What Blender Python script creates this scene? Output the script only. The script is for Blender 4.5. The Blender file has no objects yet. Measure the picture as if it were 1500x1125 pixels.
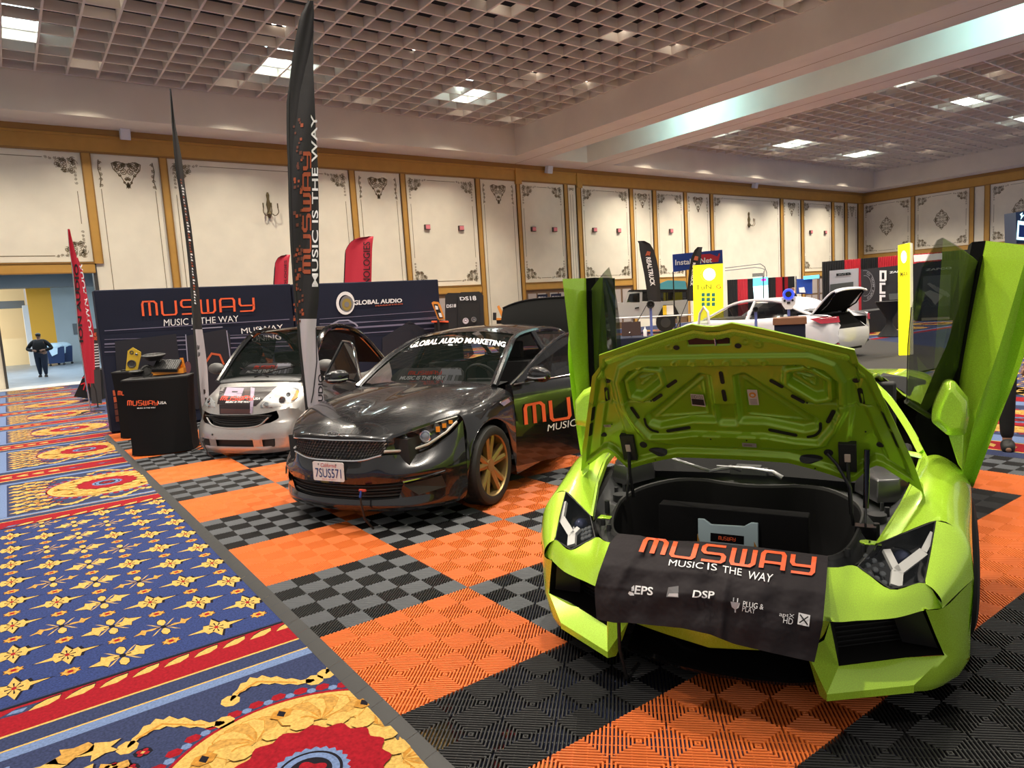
import bpy, bmesh, math, random
from mathutils import Vector, Matrix
from mathutils.bvhtree import BVHTree
S = bpy.context.scene
COL = S.collection
PI = math.pi
# ---------------------------------------------------------------- camera
CM = ((0.80612033, -0.58859362, -0.06105378), (-0.11635647, -0.05650153, -0.99159909), (0.58019926, 0.80645219, -0.11403371))
CC = Vector((-1.14666, -9.00691, 1.67398)); CF = 1017.65
cam = bpy.data.objects.new('camera', bpy.data.cameras.new('camera')); COL.objects.link(cam)
R_ = Matrix(CM); R_ = Matrix((R_[0], -R_[1], -R_[2])).transposed()
cam.matrix_world = Matrix.Translation(CC) @ R_.to_4x4()
cam.data.sensor_width = 36; cam.data.lens = CF / 1500 * 36; cam.data.clip_end = 300; cam.data.clip_start = .05
S.camera = cam
# ---------------------------------------------------------------- exposure, world, large lights
S.view_settings.view_transform = 'Standard'; S.view_settings.look = 'None'; S.view_settings.gamma = 1
S.view_settings.use_curve_mapping = False
S.view_settings.exposure = 0.22
W = bpy.data.worlds.new('world'); S.world = W; W.use_nodes = True
W.node_tree.nodes['Background'].inputs[0].default_value = (1.0, .93, .86, 1)
W.node_tree.nodes['Background'].inputs[1].default_value = .42
def lamp(name, kind, loc, power, color=(1, .93, .84), size=.1, spot=None, to=None, blend=.6, shape=None, sy=None):
    d = bpy.data.lights.new(name, kind); d.energy = power; d.color = color
    if kind == 'AREA':
        d.size = size
        if sy: d.shape = 'RECTANGLE'; d.size_y = sy
    else: d.shadow_soft_size = size
    if spot: d.spot_size = math.radians(spot); d.spot_blend = blend
    o = bpy.data.objects.new(name, d); COL.objects.link(o); o.location = loc
    if to is not None: o.rotation_euler = (Vector(to) - Vector(loc)).to_track_quat('-Z', 'Y').to_euler()
    return o
# ---------------------------------------------------------------- materials
MT = {}
def mat(n, col, rough=.5, metal=0, spec=.5, coat=0, emit=None, es=1, noise=None, bump=None, alpha=None, trans=0, sheen=0, flake=0, ior=None):
    if n in MT: return MT[n]
    m = bpy.data.materials.new(n); m.use_nodes = True; nt = m.node_tree; b = nt.nodes['Principled BSDF']
    c = (*col, 1); b.inputs['Base Color'].default_value = c
    b.inputs['Roughness'].default_value = rough; b.inputs['Metallic'].default_value = metal
    b.inputs['Specular IOR Level'].default_value = spec
    b.inputs['Coat Weight'].default_value = coat; b.inputs['Coat Roughness'].default_value = .03
    if ior: b.inputs['IOR'].default_value = ior
    if sheen: b.inputs['Sheen Weight'].default_value = sheen; b.inputs['Sheen Roughness'].default_value = .5
    if trans: b.inputs['Transmission Weight'].default_value = trans
    if alpha is not None: b.inputs['Alpha'].default_value = alpha
    if emit: b.inputs['Emission Color'].default_value = (*emit, 1); b.inputs['Emission Strength'].default_value = es
    tc = nt.nodes.new('ShaderNodeTexCoord')
    if noise:
        sc, amt = noise[:2]; det = noise[2] if len(noise) > 2 else 4
        n1 = nt.nodes.new('ShaderNodeTexNoise'); n1.inputs['Scale'].default_value = sc; n1.inputs['Detail'].default_value = det
        mr = nt.nodes.new('ShaderNodeMapRange'); mr.inputs['From Min'].default_value = .3; mr.inputs['From Max'].default_value = .7
        mr.inputs['To Min'].default_value = 1 - amt; mr.inputs['To Max'].default_value = 1 + amt
        mx = nt.nodes.new('ShaderNodeMix'); mx.data_type = 'RGBA'; mx.blend_type = 'MULTIPLY'; mx.inputs['Factor'].default_value = 1
        mx.inputs[6].default_value = c
        nt.links.new(tc.outputs['Object'], n1.inputs['Vector']); nt.links.new(n1.outputs['Fac'], mr.inputs['Value'])
        nt.links.new(mr.outputs['Result'], mx.inputs[7]); nt.links.new(mx.outputs[2], b.inputs['Base Color'])
    if bump:
        sc, st = bump[:2]
        n2 = nt.nodes.new('ShaderNodeTexNoise'); n2.inputs['Scale'].default_value = sc; n2.inputs['Detail'].default_value = 3
        bp = nt.nodes.new('ShaderNodeBump'); bp.inputs['Strength'].default_value = st; bp.inputs['Distance'].default_value = bump[2] if len(bump) > 2 else .01
        nt.links.new(tc.outputs['Object'], n2.inputs['Vector']); nt.links.new(n2.outputs['Fac'], bp.inputs['Height']); nt.links.new(bp.outputs['Normal'], b.inputs['Normal'])
    if flake:
        v = nt.nodes.new('ShaderNodeTexVoronoi'); v.inputs['Scale'].default_value = 900
        mr = nt.nodes.new('ShaderNodeMapRange'); mr.inputs['To Min'].default_value = rough - flake; mr.inputs['To Max'].default_value = rough + flake
        nt.links.new(tc.outputs['Object'], v.inputs['Vector']); nt.links.new(v.outputs['Color'], mr.inputs['Value']); nt.links.new(mr.outputs['Result'], b.inputs['Roughness'])
    MT[n] = m
    return m
def glass(n, col, a, rough=.02):
    return mat(n, col, rough, alpha=a, spec=.6)
# ---------------------------------------------------------------- mesh builder
class MB:
    def __init__(s): s.v = []; s.f = []; s.m = []
    def add(s, vs, fs, m=0):
        b = len(s.v); s.v += [tuple(p) for p in vs]; s.f += [tuple(i + b for i in f) for f in fs]; s.m += [m] * len(fs); return s
    def poly(s, p, m=0): return s.add(p, [range(len(p))], m)
    def box(s, x0, x1, y0, y1, z0, z1, m=0, M=None):
        v = [Vector((x, y, z)) for z in (z0, z1) for y in (y0, y1) for x in (x0, x1)]
        if M is not None: v = [M @ p for p in v]
        return s.add(v, [(0, 2, 3, 1), (4, 5, 7, 6), (0, 1, 5, 4), (2, 6, 7, 3), (0, 4, 6, 2), (1, 3, 7, 5)], m)
    def prism(s, p, d, m=0, cap=True):
        n = len(p); d = Vector(d); q = [Vector(a) + d for a in p]
        f = [(i, (i + 1) % n, n + (i + 1) % n, n + i) for i in range(n)]
        if cap: f += [tuple(range(n))[::-1], tuple(range(n, 2 * n))]
        return s.add([Vector(a) for a in p] + q, f, m)
    def grid(s, rows, m=0, close=False, flip=False):
        n = len(rows[0]); v = [p for r in rows for p in r]; f = []
        for i in range(len(rows) - 1):
            for j in range(n if close else n - 1):
                a, b = i * n + j, i * n + (j + 1) % n; q = (a, b, b + n, a + n)
                f.append(q[::-1] if flip else q)
        return s.add(v, f, m)
    def loft(s, rings, m=0, cap=True):
        n = len(rings[0]); s.grid(rings, m, True); b = len(s.v) - n * len(rings)
        if cap:
            s.f += [tuple(range(b, b + n))[::-1], tuple(range(len(s.v) - n, len(s.v)))]; s.m += [m, m]
        return s
    def tube(s, path, r, n=8, m=0, cap=True, flat=1.0):
        P = [Vector(p) for p in path]; rings = []; up = None
        for i, p in enumerate(P):
            t = (P[min(i + 1, len(P) - 1)] - P[max(i - 1, 0)]).normalized()
            if up is None: up = t.orthogonal().normalized()
            up = (up - t * up.dot(t));  up = up.normalized() if up.length > 1e-6 else t.orthogonal().normalized()
            w = t.cross(up); rr = r[i] if isinstance(r, (list, tuple)) else r
            rings.append([p + (up * math.cos(a) * flat + w * math.sin(a)) * rr for a in [2 * PI * k / n for k in range(n)]])
        return s.loft(rings, m, cap)
    def cyl(s, a, b, r, r2=None, n=24, m=0, cap=True):
        a, b = Vector(a), Vector(b); t = (b - a).normalized(); u = t.orthogonal().normalized(); w = t.cross(u)
        R = [[p + (u * math.cos(2 * PI * k / n) + w * math.sin(2 * PI * k / n)) * q for k in range(n)] for p, q in ((a, r), (b, r if r2 is None else r2))]
        return s.loft(R, m, cap)
    def lathe(s, prof, o=(0, 0, 0), ax=(0, 0, 1), n=32, m=0, cap=True):
        o = Vector(o); t = Vector(ax).normalized(); u = t.orthogonal().normalized(); w = t.cross(u)
        return s.loft([[o + t * h + (u * math.cos(2 * PI * k / n) + w * math.sin(2 * PI * k / n)) * max(r, 1e-4) for k in range(n)] for r, h in prof], m, cap)
    def sphere(s, c, r, n=16, m=0, sc=(1, 1, 1)):
        c = Vector(c); R = []
        for i in range(1, n):
            a = PI * i / n; R.append([c + Vector((r * sc[0] * math.sin(a) * math.cos(2 * PI * k / n), r * sc[1] * math.sin(a) * math.sin(2 * PI * k / n), r * sc[2] * math.cos(a))) for k in range(n)])
        return s.loft(R[::-1], m)
    def mirror(s, ax=1):
        n = len(s.v); s.v += [tuple(-c if k == ax else c for k, c in enumerate(p)) for p in s.v]
        k = len(s.f); s.f += [tuple(i + n for i in f[::-1]) for f in s.f[:k]]; s.m += s.m[:k]; return s
    def xf(s, M): s.v = [tuple(M @ Vector(p)) for p in s.v]; return s
    def mesh(s, name, mats, ang=35):
        me = bpy.data.meshes.new(name); me.from_pydata(s.v, [], s.f); me.update()
        for mm in (mats if isinstance(mats, (list, tuple)) else [mats]): me.materials.append(mm)
        me.polygons.foreach_set('material_index', s.m)
        if ang: me.shade_smooth(); me.set_sharp_from_angle(angle=math.radians(ang))
        return me
def obj(name, mb, mats, parent=None, ang=35, loc=None, bev=0, sub=0, label=None, merge=False, seg=2):
    me = mb.mesh(name, mats, ang) if isinstance(mb, MB) else mb
    if merge:
        bm = bmesh.new(); bm.from_mesh(me); bmesh.ops.remove_doubles(bm, verts=bm.verts, dist=1e-4); bmesh.ops.recalc_face_normals(bm, faces=bm.faces); bm.to_mesh(me); bm.free()
        if ang: me.set_sharp_from_angle(angle=math.radians(ang))
    o = bpy.data.objects.new(name, me); COL.objects.link(o)
    if parent: o.parent = parent
    if loc: o.location = loc
    if bev:
        b = o.modifiers.new('b', 'BEVEL'); b.width = bev; b.segments = seg; b.limit_method = 'ANGLE'; b.angle_limit = math.radians(30); b.harden_normals = False
    if sub:
        b = o.modifiers.new('s', 'SUBSURF'); b.levels = sub; b.render_levels = sub
    if label: o['label'] = label
    return o
def tag(o, label, cat, group=None):
    o['label'] = label; o['category'] = cat
    if group: o['group'] = group
    return o
def thing(name, label, cat, loc=(0, 0, 0), rz=0, group=None):
    o = bpy.data.objects.new(name, None); COL.objects.link(o); o.location = loc; o.rotation_euler = (0, 0, rz)
    o.empty_display_size = .1
    return tag(o, label, cat, group)
def struct(name, mb, mats, ang=35, **k):
    o = obj(name, mb, mats, ang=ang, **k); o['kind'] = 'structure'; return o
def stuff(o): o['kind'] = 'stuff'; return o
def dup(root, loc=None, rz=None, label=None, group=None):
    r = root.copy(); COL.objects.link(r)
    if loc is not None: r.location = loc
    if rz is not None: r.rotation_euler = (0, 0, rz)
    if label: r['label'] = label
    if group: r['group'] = group
    for ch in list(root.children):
        c = ch.copy(); COL.objects.link(c); c.parent = r
        for g in list(ch.children):
            d = g.copy(); COL.objects.link(d); d.parent = c
    return r
# ---------------------------------------------------------------- survey helpers: sight line through a picture point met with a known plane
def ray(q):
    a, b = (q[0] - 750) / CF, (q[1] - 562.5) / CF
    return Vector([CM[0][i] * a + CM[1][i] * b + CM[2][i] for i in range(3)])
def on(q, x=None, y=None, z=None, d=None):
    r = ray(q)
    if d is not None: return CC + r * d
    k, c = (0, x) if x is not None else ((1, y) if y is not None else (2, z))
    return CC + r * ((c - CC[k]) / r[k])
def onpl(q, p0, n):
    r = ray(q); n = Vector(n); return CC + r * ((Vector(p0) - CC).dot(n) / r.dot(n))
class Frame:
    def __init__(s, deg, o):
        t = math.radians(deg); s.t = t; s.o = Vector((o[0], o[1], 0)); s.F = Vector((math.cos(t), math.sin(t), 0)); s.L = Vector((-math.sin(t), math.cos(t), 0))
        c = CC - s.o; s.c = Vector((c.dot(s.F), c.dot(s.L), c.z))
    def dir(s, q): r = ray(q); return Vector((r.dot(s.F), r.dot(s.L), r.z))
    def at(s, q, x=None, y=None, z=None):
        r = s.dir(q); k, c = (0, x) if x is not None else ((1, y) if y is not None else (2, z))
        return s.c + r * ((c - s.c[k]) / r[k])
    def hit(s, q, bvh, off=.003):
        r = s.dir(q).normalized(); h = bvh.ray_cast(s.c, r)
        return (h[0] - r * off) if h[0] is not None else None
def bvh_of(*mbs):
    v = []; f = []
    for m in mbs:
        b = len(v); v += [Vector(p) for p in m.v]; f += [tuple(i + b for i in q) for q in m.f]
    return BVHTree.FromPolygons(v, f)
def lerp(a, b, t): return a + (b - a) * t
def interp(tab, x):
    if x <= tab[0][0]: return tab[0][1]
    for (a, b), (c, d) in zip(tab, tab[1:]):
        if x <= c: return b + (d - b) * (x - a) / (c - a)
    return tab[-1][1]
def sm(t): t = max(0, min(1, t)); return t * t * (3 - 2 * t)
# ---------------------------------------------------------------- lettering
_tx = {}
def text2d(s, bold=.0, shear=0):
    k = (s, bold, shear)
    if k in _tx: return _tx[k]
    c = bpy.data.curves.new('t', 'FONT'); c.body = s; c.size = 1; c.offset = bold; c.shear = shear; c.resolution_u = 3; c.fill_mode = 'FRONT'
    o = bpy.data.objects.new('t', c); COL.objects.link(o); dg = bpy.context.evaluated_depsgraph_get()
    me = bpy.data.meshes.new_from_object(o.evaluated_get(dg)); v = [(p.co.x, p.co.y) for p in me.vertices]; f = [tuple(p.vertices) for p in me.polygons]
    bpy.data.objects.remove(o); bpy.data.curves.remove(c); bpy.data.meshes.remove(me)
    if v:
        x0 = min(p[0] for p in v); x1 = max(p[0] for p in v); y0 = min(p[1] for p in v); y1 = max(p[1] for p in v)
        v = [((p[0] - x0) / (x1 - x0), (p[1] - y0) / (y1 - y0)) for p in v]
    _tx[k] = (v, f); return _tx[k]
def bil(c, u, v):   # c = bottom-left, bottom-right, top-right, top-left
    return tuple((c[0][i] * (1 - u) + c[1][i] * u) * (1 - v) + (c[3][i] * (1 - u) + c[2][i] * u) * v for i in range(len(c[0])))
def put_text(mb, s, fn, m=0, bold=0, shear=0):
    v, f = text2d(s, bold, shear); P = [fn(*p) for p in v]
    if any(p is None for p in P):
        ok = [p is not None for p in P]; P = [p if p is not None else (0, 0, 0) for p in P]; f = [q for q in f if all(ok[i] for i in q)]
    mb.add(P, f, m); return mb
def rect_fn(o, ux, uy): # lower-left corner, width vector, height vector
    o, ux, uy = Vector(o), Vector(ux), Vector(uy); return lambda u, v: o + ux * u + uy * v
def stroke(mb, pts, w, fn, m=0, sub=1):
    P = [Vector(p) for p in pts]; Q = []
    for a, b in zip(P, P[1:]):
        for k in range(sub): Q.append(a.lerp(b, k / sub))
    Q.append(P[-1]); L = []; Rr = []
    for i, p in enumerate(Q):
        t0 = (Q[i] - Q[i - 1]).normalized() if i else None; t1 = (Q[i + 1] - Q[i]).normalized() if i < len(Q) - 1 else None
        t = (t0 or t1) if not (t0 and t1) else (t0 + t1).normalized(); n = Vector((-t.y, t.x))
        k = 1 / max(.5, abs(n.dot(Vector((-(t1 or t0).y, (t1 or t0).x))))); L.append(p + n * w / 2 * k); Rr.append(p - n * w / 2 * k)
    A = [fn(*p) for p in L]; B = [fn(*p) for p in Rr]
    for i in range(len(A) - 1):
        q = (A[i], A[i + 1], B[i + 1], B[i])
        if all(p is not None for p in q): mb.poly(q, m)
# block letters of the booth logo, drawn as rounded strokes in a 1 x 1 box per letter
_r = .16
LOGO = {'M': [[(0, 0), (0, .84), (.08, 1), (.84, 1), (1, .84), (1, 0)], [(.5, 1), (.5, 0)]],
        'U': [[(0, 1), (0, .12), (.1, 0), (.9, 0), (1, .12), (1, 1)]],
        'S': [[(1, 1), (.12, 1), (0, .88), (0, .62), (.12, .5), (.88, .5), (1, .38), (1, .12), (.88, 0), (0, 0)]],
        'W': [[(0, 1), (0, .16), (.08, 0), (.84, 0), (1, .16), (1, 1)], [(.5, 0), (.5, 1)]],
        'A': [[(0, 0), (0, .86), (.1, 1), (.9, 1), (1, .86), (1, 0)], [(0, .38), (1, .38)]],
        'Y': [[(0, 1), (0, .55), (.1, .42), (1, .42)], [(1, 1), (1, .14), (.9, 0), (0, 0)]]}
def put_logo(mb, fn, m=0, w=.022, sub=3, word='MUSWAY', slant=0):
    lw = .125; gap = .05; x = 0; tot = len(word) * lw + (len(word) - 1) * gap
    for ch in word:
        for st in LOGO[ch]:
            stroke(mb, [((x + p[0] * lw) / tot, p[1]) for p in st], 1, lambda u, v: None) if 0 else None
            asp = 5.3
            def g(u, v, x=x): return fn(u / asp / 1.0, v)
            pts = [((x + p[0] * lw) / tot * asp + slant * p[1], p[1]) for p in st]
            stroke(mb, pts, w * asp, lambda u, v: fn((u) / asp, v), m, sub)
        x += lw + gap
    return mb
ORANGE = mat('logo_orange', (.85, .12, .035), .55)
WHITE = mat('print_white', (.8, .8, .82), .6)
BLACK = mat('black_plastic', (.012, .012, .013), .45)
# ================================================================ ROOM
WY = 18.0; WX = 51.3; ZC = 8.2; ZG = 9.33
ivory = mat('wall_ivory', (.80, .73, .59), .8, noise=(1.2, .05), bump=(60, .1, .004))
gold = mat('wall_gold', (.50, .27, .055), .5, noise=(3, .06))
goldd = mat('wall_gold_dark', (.30, .15, .03), .5)
orn = mat('ornament_brown', (.20, .15, .075), .6)
plas = mat('ceiling_plaster', (.70, .61, .53), .85, noise=(.6, .04))
soff = mat('soffit_plaster', (.76, .67, .57), .85, noise=(.8, .05))
gridm = mat('ceiling_grid', (.74, .64, .54), .7)
dark = mat('plenum_dark', (.006, .006, .008), .9)
brown = mat('door_brown', (.16, .09, .045), .5)
def px_x(q, Y=WY): return on(q, y=Y).x
def px_y(q, X=WX): return on(q, x=X).y
PTOP = 7.45
pan = [(-12, 114.7, 3.9), (129.9, 229.9, .3), (242, 508.2, .3), (517.3, 583.5, .3), (591.5, 694, 2.65), (701, 754, .3), (759.5, 824, 2.65), (829.5, 842, .3), (849, 920, 2.65), (925.5, 954, .3),
       (959.5, 1000, 2.65), (1004.5, 1038.5, .3), (1043, 1141.5, .3), (1146, 1172, .3), (1176, 1217, 2.65), (1220.5, 1236, .3), (1240, 1255.5, .3)]
def top_px(x): return 200.5 + x * .0755
panels = []
for a, b, z in pan:
    xa = px_x((a, top_px(a))) if a > 0 else -3.6; xb = px_x((b, top_px(b))); panels.append((xa, xb, z))
# wall_back : plain wall with the service opening at the left
OX0, OX1, OZ = -1.28, 1.52, 3.86
m = MB(); T = .35
m.box(-16, OX0, WY, WY + T, 0, 9.4); m.box(OX0, OX1, WY, WY + T, OZ, 9.4); m.box(OX1, WX + T, WY, WY + T, 0, 9.4)
struct('wall_back', m, [ivory], 0)
m = MB(); m.box(WX, WX + T, -16, WY + T, 0, 9.4); struct('wall_right', m, [ivory], 0)
# gold rails and stiles, panels stand proud
def rail(m, x0, x1, z0, z1, face='b', d=.05, mi=0):
    if face == 'b': m.box(x0, x1, WY - d, WY, z0, z1, mi)
    else: m.box(WX - d, WX, x0, x1, z0, z1, mi)
def stile(m, a, b, z0, z1, face='b'):
    rail(m, a, b, z0, z1, face, .06); w = min(.035, (b - a) * .12)
    for s in (a, b - w): rail(m, s, s + w, z0, z1, face, .085, 1)
m = MB(); rail(m, -16, WX, PTOP, ZC, 'b', .06)
m.box(-16, WX, WY - .16, WY, 8.02, ZC, 1); m.box(-16, WX, WY - .10, WY, 7.94, 8.02, 0); m.box(-16, WX, WY - .085, WY, PTOP - .02, PTOP + .04, 1)
prev = None
for (xa, xb, z) in panels:
    if prev is not None: stile(m, prev, xa, 0 if prev > 1.6 else 3.85, PTOP)
    if z > 1:
        rail(m, xa - .02, xb + .02, z - .34, z, 'b', .055); rail(m, xa, xb, z - .03, z + .01, 'b', .08, 1); rail(m, xa, xb, z - .36, z - .32, 'b', .08, 1)
    prev = xb
stile(m, prev, WX, 0, PTOP)
for px in (757, 846): # square piers under the two beams
    x = px_x((px, 255)); m.box(x - .17, x + .17, WY - .14, WY, 7.3, ZC, 0)
struct('trim_1', m, [gold, goldd], 30)
rp = [(1264.5, 1334.7), (1340.8, 1420.8), (1428, 1443), (1451.5, 1545), (1552, 1640)]
rpan = []
for a, b in rp: rpan.append((px_y((a, 289 - (a - 1264) * .15)), px_y((b, 289 - (b - 1264) * .15))))
m = MB(); rail(m, -16, WY, PTOP, ZC, 'r', .06); m.box(WX - .16, WX, -16, WY, 8.02, ZC, 1); m.box(WX - .085, WX, -16, WY, PTOP - .02, PTOP + .04, 1)
prev = WY
for i, (ya, yb) in enumerate(rpan):
    stile(m, ya, prev, 0, PTOP, 'r')
    rail(m, yb, ya, 3.3, 3.72, 'r', .055); rail(m, yb, ya, 3.69, 3.74, 'r', .08, 1); prev = yb
stile(m, -16, prev, 0, PTOP, 'r')
struct('trim_2', m, [gold, goldd], 30)
# painted scrollwork
random.seed(4)
def scroll(m, fn, c, r, a0, turns, d=1, w=.018, lead=0):
    pts = []; n = int(10 * turns)
    for k in range(n + 1):
        t = k / n; a = a0 + d * t * turns * 2 * PI; rr = r * (1 - .8 * t); pts.append((c[0] + rr * math.cos(a), c[1] + rr * math.sin(a)))
    stroke(m, pts, w, fn)
    e = pts[-1]; k = [(e[0] + w * 1.1 * math.cos(q), e[1] + w * 1.1 * math.sin(q)) for q in (0, 1.05, 2.1, 3.14, 4.2, 5.2)]; m.poly([fn(*p) for p in k])
def leaf(m, fn, c, a, l, w):
    d = (math.cos(a), math.sin(a)); n = (-d[1], d[0])
    q = [(c[0], c[1]), (c[0] + d[0] * l * .4 + n[0] * w, c[1] + d[1] * l * .4 + n[1] * w), (c[0] + d[0] * l, c[1] + d[1] * l), (c[0] + d[0] * l * .4 - n[0] * w, c[1] + d[1] * l * .4 - n[1] * w)]
    m.poly([fn(*p) for p in q])
random.seed(11)
CORN = []
for i in range(30):
    u = random.random(); v = random.random()
    if u * .9 + v * .9 > 1.0: continue
    CORN.append((.08 + u * .62, .08 + v * .62, .055 + .05 * random.random(), random.random() * 6.28, random.choice((-1, 1))))
def corner(m, F, sx, sy, s=1):
    fn = lambda u, v: F(u * sx * s, v * sy * s)
    for (u, v, r, a, d) in CORN: scroll(m, fn, (u, v), r, a, 1.3, d, .014)
    for k in range(7):
        scroll(m, fn, (.12 + .12 * k, .07 + .02 * (k % 2)), .05, k, 1.2, 1 if k % 2 else -1, .014); scroll(m, fn, (.07 + .02 * (k % 2), .12 + .12 * k), .05, k, 1.2, -1 if k % 2 else 1, .014)
    for c in ((.14, .14), (.42, .40), (.36, .46), (.5, .3)):
        for a in (.4, .9, 1.4, 2.0, 3.6): leaf(m, fn, c, a + c[0], .09, .015)
def cartouche(m, F, cx, top, s):
    for sx in (-1, 1):
        fn = lambda u, v: F(cx + u * sx * s, top - v * s)
        for (u, v, r, t, d) in ((.2, .2, .17, 2.8, 1), (.12, .38, .12, 2, -1), (.3, .3, .1, 1, 1), (.08, .14, .08, 3, 1), (.05, .62, .07, 1.5, -1), (.1, .75, .05, 0, 1), (.36, .12, .08, 3, -1), (.22, .5, .07, 0, 1), (.2, .2, .09, 0, -1)): scroll(m, fn, (u, v), r, 4.7, t * .35 + .9, d, .026)
        for a in (1.2, 1.6, 2.0): leaf(m, fn, (.0, .6 + .1 * a), a, .18, .03)
        stroke(m, [(.0, .1), (.3, .03), (.46, .1), (.42, .3), (.2, .55), (.0, .95)], .028, fn)
def sidecurl(m, F, x, top, sx):
    fn = lambda u, v: F(x + u * sx, top - v)
    stroke(m, [(.06, 0), (.02, .3), (.08, .6), (.02, .9)], .03, fn)
    for k in range(5): scroll(m, fn, (.08, .1 + .18 * k), .06, k, 1.1, 1 if k % 2 else -1, .02)
def sheetfn(face):
    if face == 'b': return lambda ox, oz: (lambda u, v: (ox + u, WY - .006, oz + v))
    return lambda oy, oz: (lambda u, v: (WX - .006, oy - u, oz + v))
m = MB(); G = sheetfn('b')
for i, (xa, xb, z) in enumerate(panels):
    w = xb - xa; F0 = G(0, 0)
    if w < .5: continue
    zt = PTOP - .2; zb = max(z + .2, .5); ins = .2
    if i in (1, 3, 5, 9, 11, 13, 15, 16):
        cartouche(m, F0, (xa + xb) / 2, zt - .0, min(.95, w * .55)); sidecurl(m, F0, xa + .15, zt, 1); sidecurl(m, F0, xb - .15, zt, -1)
        for x in (xa + .2, xb - .2): stroke(m, [(x, zt - .95), (x, zb)], .022, F0)
        stroke(m, [(xa + .2, zb), (xb - .2, zb)], .022, F0)
    else:
        s = 1.0 if w > 2 else w / 2.1
        for (x, sx) in ((xa + .12, 1), (xb - .12, -1)):
            corner(m, lambda u, v, x=x: (x + u, WY - .006, zt + .05 + v), sx, -1, s)
            if z > 1: corner(m, lambda u, v, x=x: (x + u, WY - .006, zb - .05 + v), sx, 1, s)
        stroke(m, [(xa + 1.05 * s, zt - .02), (xb - 1.05 * s, zt - .02)], .022, F0)
        for x in (xa + .2, xb - .2): stroke(m, [(x, zt - 1.05 * s), (x, zb + (1.05 * s if z > 1 else 0))], .022, F0)
        if z > 1: stroke(m, [(xa + 1.05 * s, zb + .02), (xb - 1.05 * s, zb + .02)], .022, F0)
struct('trim_3', m, [orn], 0)
m = MB()
for i, (ya, yb) in enumerate(rpan):
    w = ya - yb
    if i == 2: continue
    zt = PTOP - .2; zb = 3.92
    for (y, sx) in ((ya - .12, 1), (yb + .12, -1)):
        corner(m, lambda u, v, y=y: (WX - .006, y - u, zt + .05 + v), sx, -1, 1.0); corner(m, lambda u, v, y=y: (WX - .006, y - u, zb - .05 + v), sx, 1, 1.0)
    F0 = lambda u, v: (WX - .006, u, v)
    for z in (zt, zb): stroke(m, [(ya - 1.1, z), (yb + 1.1, z)], .022, F0)
    for y in (ya - .2, yb + .2): stroke(m, [(y, zt - 1.1), (y, zb + 1.1)], .022, F0)
    cy = (ya + yb) / 2
    for sx in (-1, 1):
        for sz in (-1, 1):
            fn = lambda u, v: (WX - .006, cy + u * sx, 5.62 + v * sz)
            for (u, v, r, d) in ((.12, .14, .12, 1), (.3, .1, .09, -1), (.12, .4, .09, 1), (.38, .04, .06, 1), (.05, .55, .06, -1), (.22, .28, .08, -1)): scroll(m, fn, (u, v), r, 1, 1.4, d, .025)
            stroke(m, [(0, .68), (.1, .5), (.3, .38), (.36, .2), (.5, .0)], .03, fn)
struct('trim_4', m, [orn], 0)
# door recesses under the short panels
for i, (xa, xb, z) in enumerate(panels):
    if 2 < z < 3:
        m = MB(); m.box(xa, xb, WY - .03, WY - .01, 0, z - .36, 1)
        w = (xb - xa) / 2; n = 0
        for k in range(2):
            x0 = xa + k * w
            for (u0, u1, v0, v1) in ((.1, .46, .15, .45), (.54, .9, .15, .45), (.1, .46, .5, .92), (.54, .9, .5, .92)):
                m.box(x0 + u0 * w, x0 + u1 * w, WY - .045, WY - .03, v0 * 2.3, v1 * 2.3, 0)
        o = struct('door_%d' % (i + 1), m, [mat('door_panel', (.42, .36, .33), .6), brown], 30)
# ---------------------------------------------------------------- ceiling: soffits, beams, coffers
BX0, BX1, BY1 = -9.3, 18.06, 16.26     # bay over the cars
m = MB()
H = ZG + 1.6
def slab(x0, x1, y0, y1): m.box(x0, x1, y0, y1, ZC, H)
slab(-16, 53, 16.4, 18.5); slab(-16, BX0 - .1, -12, 16.4)
slab(18.1, 19.85, -12, 16.4); slab(22.4, 24.1, -12, 16.4); slab(49.7, 53, -12, 16.4)
slab(19.85, 22.4, -12, -9)
m.box(19.85, 22.4, -9, 16.4, ZG + .7, H)
for x in (19.1, 23.2): m.box(x - .012, x + .012, -12, WY, ZC - .004, ZC + .01, 1)
struct('ceiling', m, [soff, goldd], 0)
def coffers(name, x0, x1, y0, y1, px, label=None):
    m = MB(); w = .028; h = .26
    nx = int(round((x1 - x0) / px)); ny = int(round((y1 - y0) / px))
    for i in range(nx + 1): x = x1 - i * px; m.box(x - w, x + w, y0, y1, ZG, ZG + h)
    for j in range(ny + 1): y = y1 - j * px; m.box(x0, x1, y - w, y + w, ZG + .002, ZG + h)
    m.box(x0 - .3, x1 + .3, y0 - .3, y1 + .3, ZG + 1.3, ZG + 1.35, 1)
    for i in range(0, nx, 3): # pipes and ducts in the dark void
        m.cyl((x1 - i * px - .4, y0, ZG + .95), (x1 - i * px - .4, y1, ZG + .95), .04, n=6, m=1)
    struct(name, m, [gridm, dark], 0)
coffers('ceiling.001', BX0 - .0 - .14, BX1, -8, BY1, .8)
coffers('ceiling.002', 24.15, 49.6, -8, BY1, .8)
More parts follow.
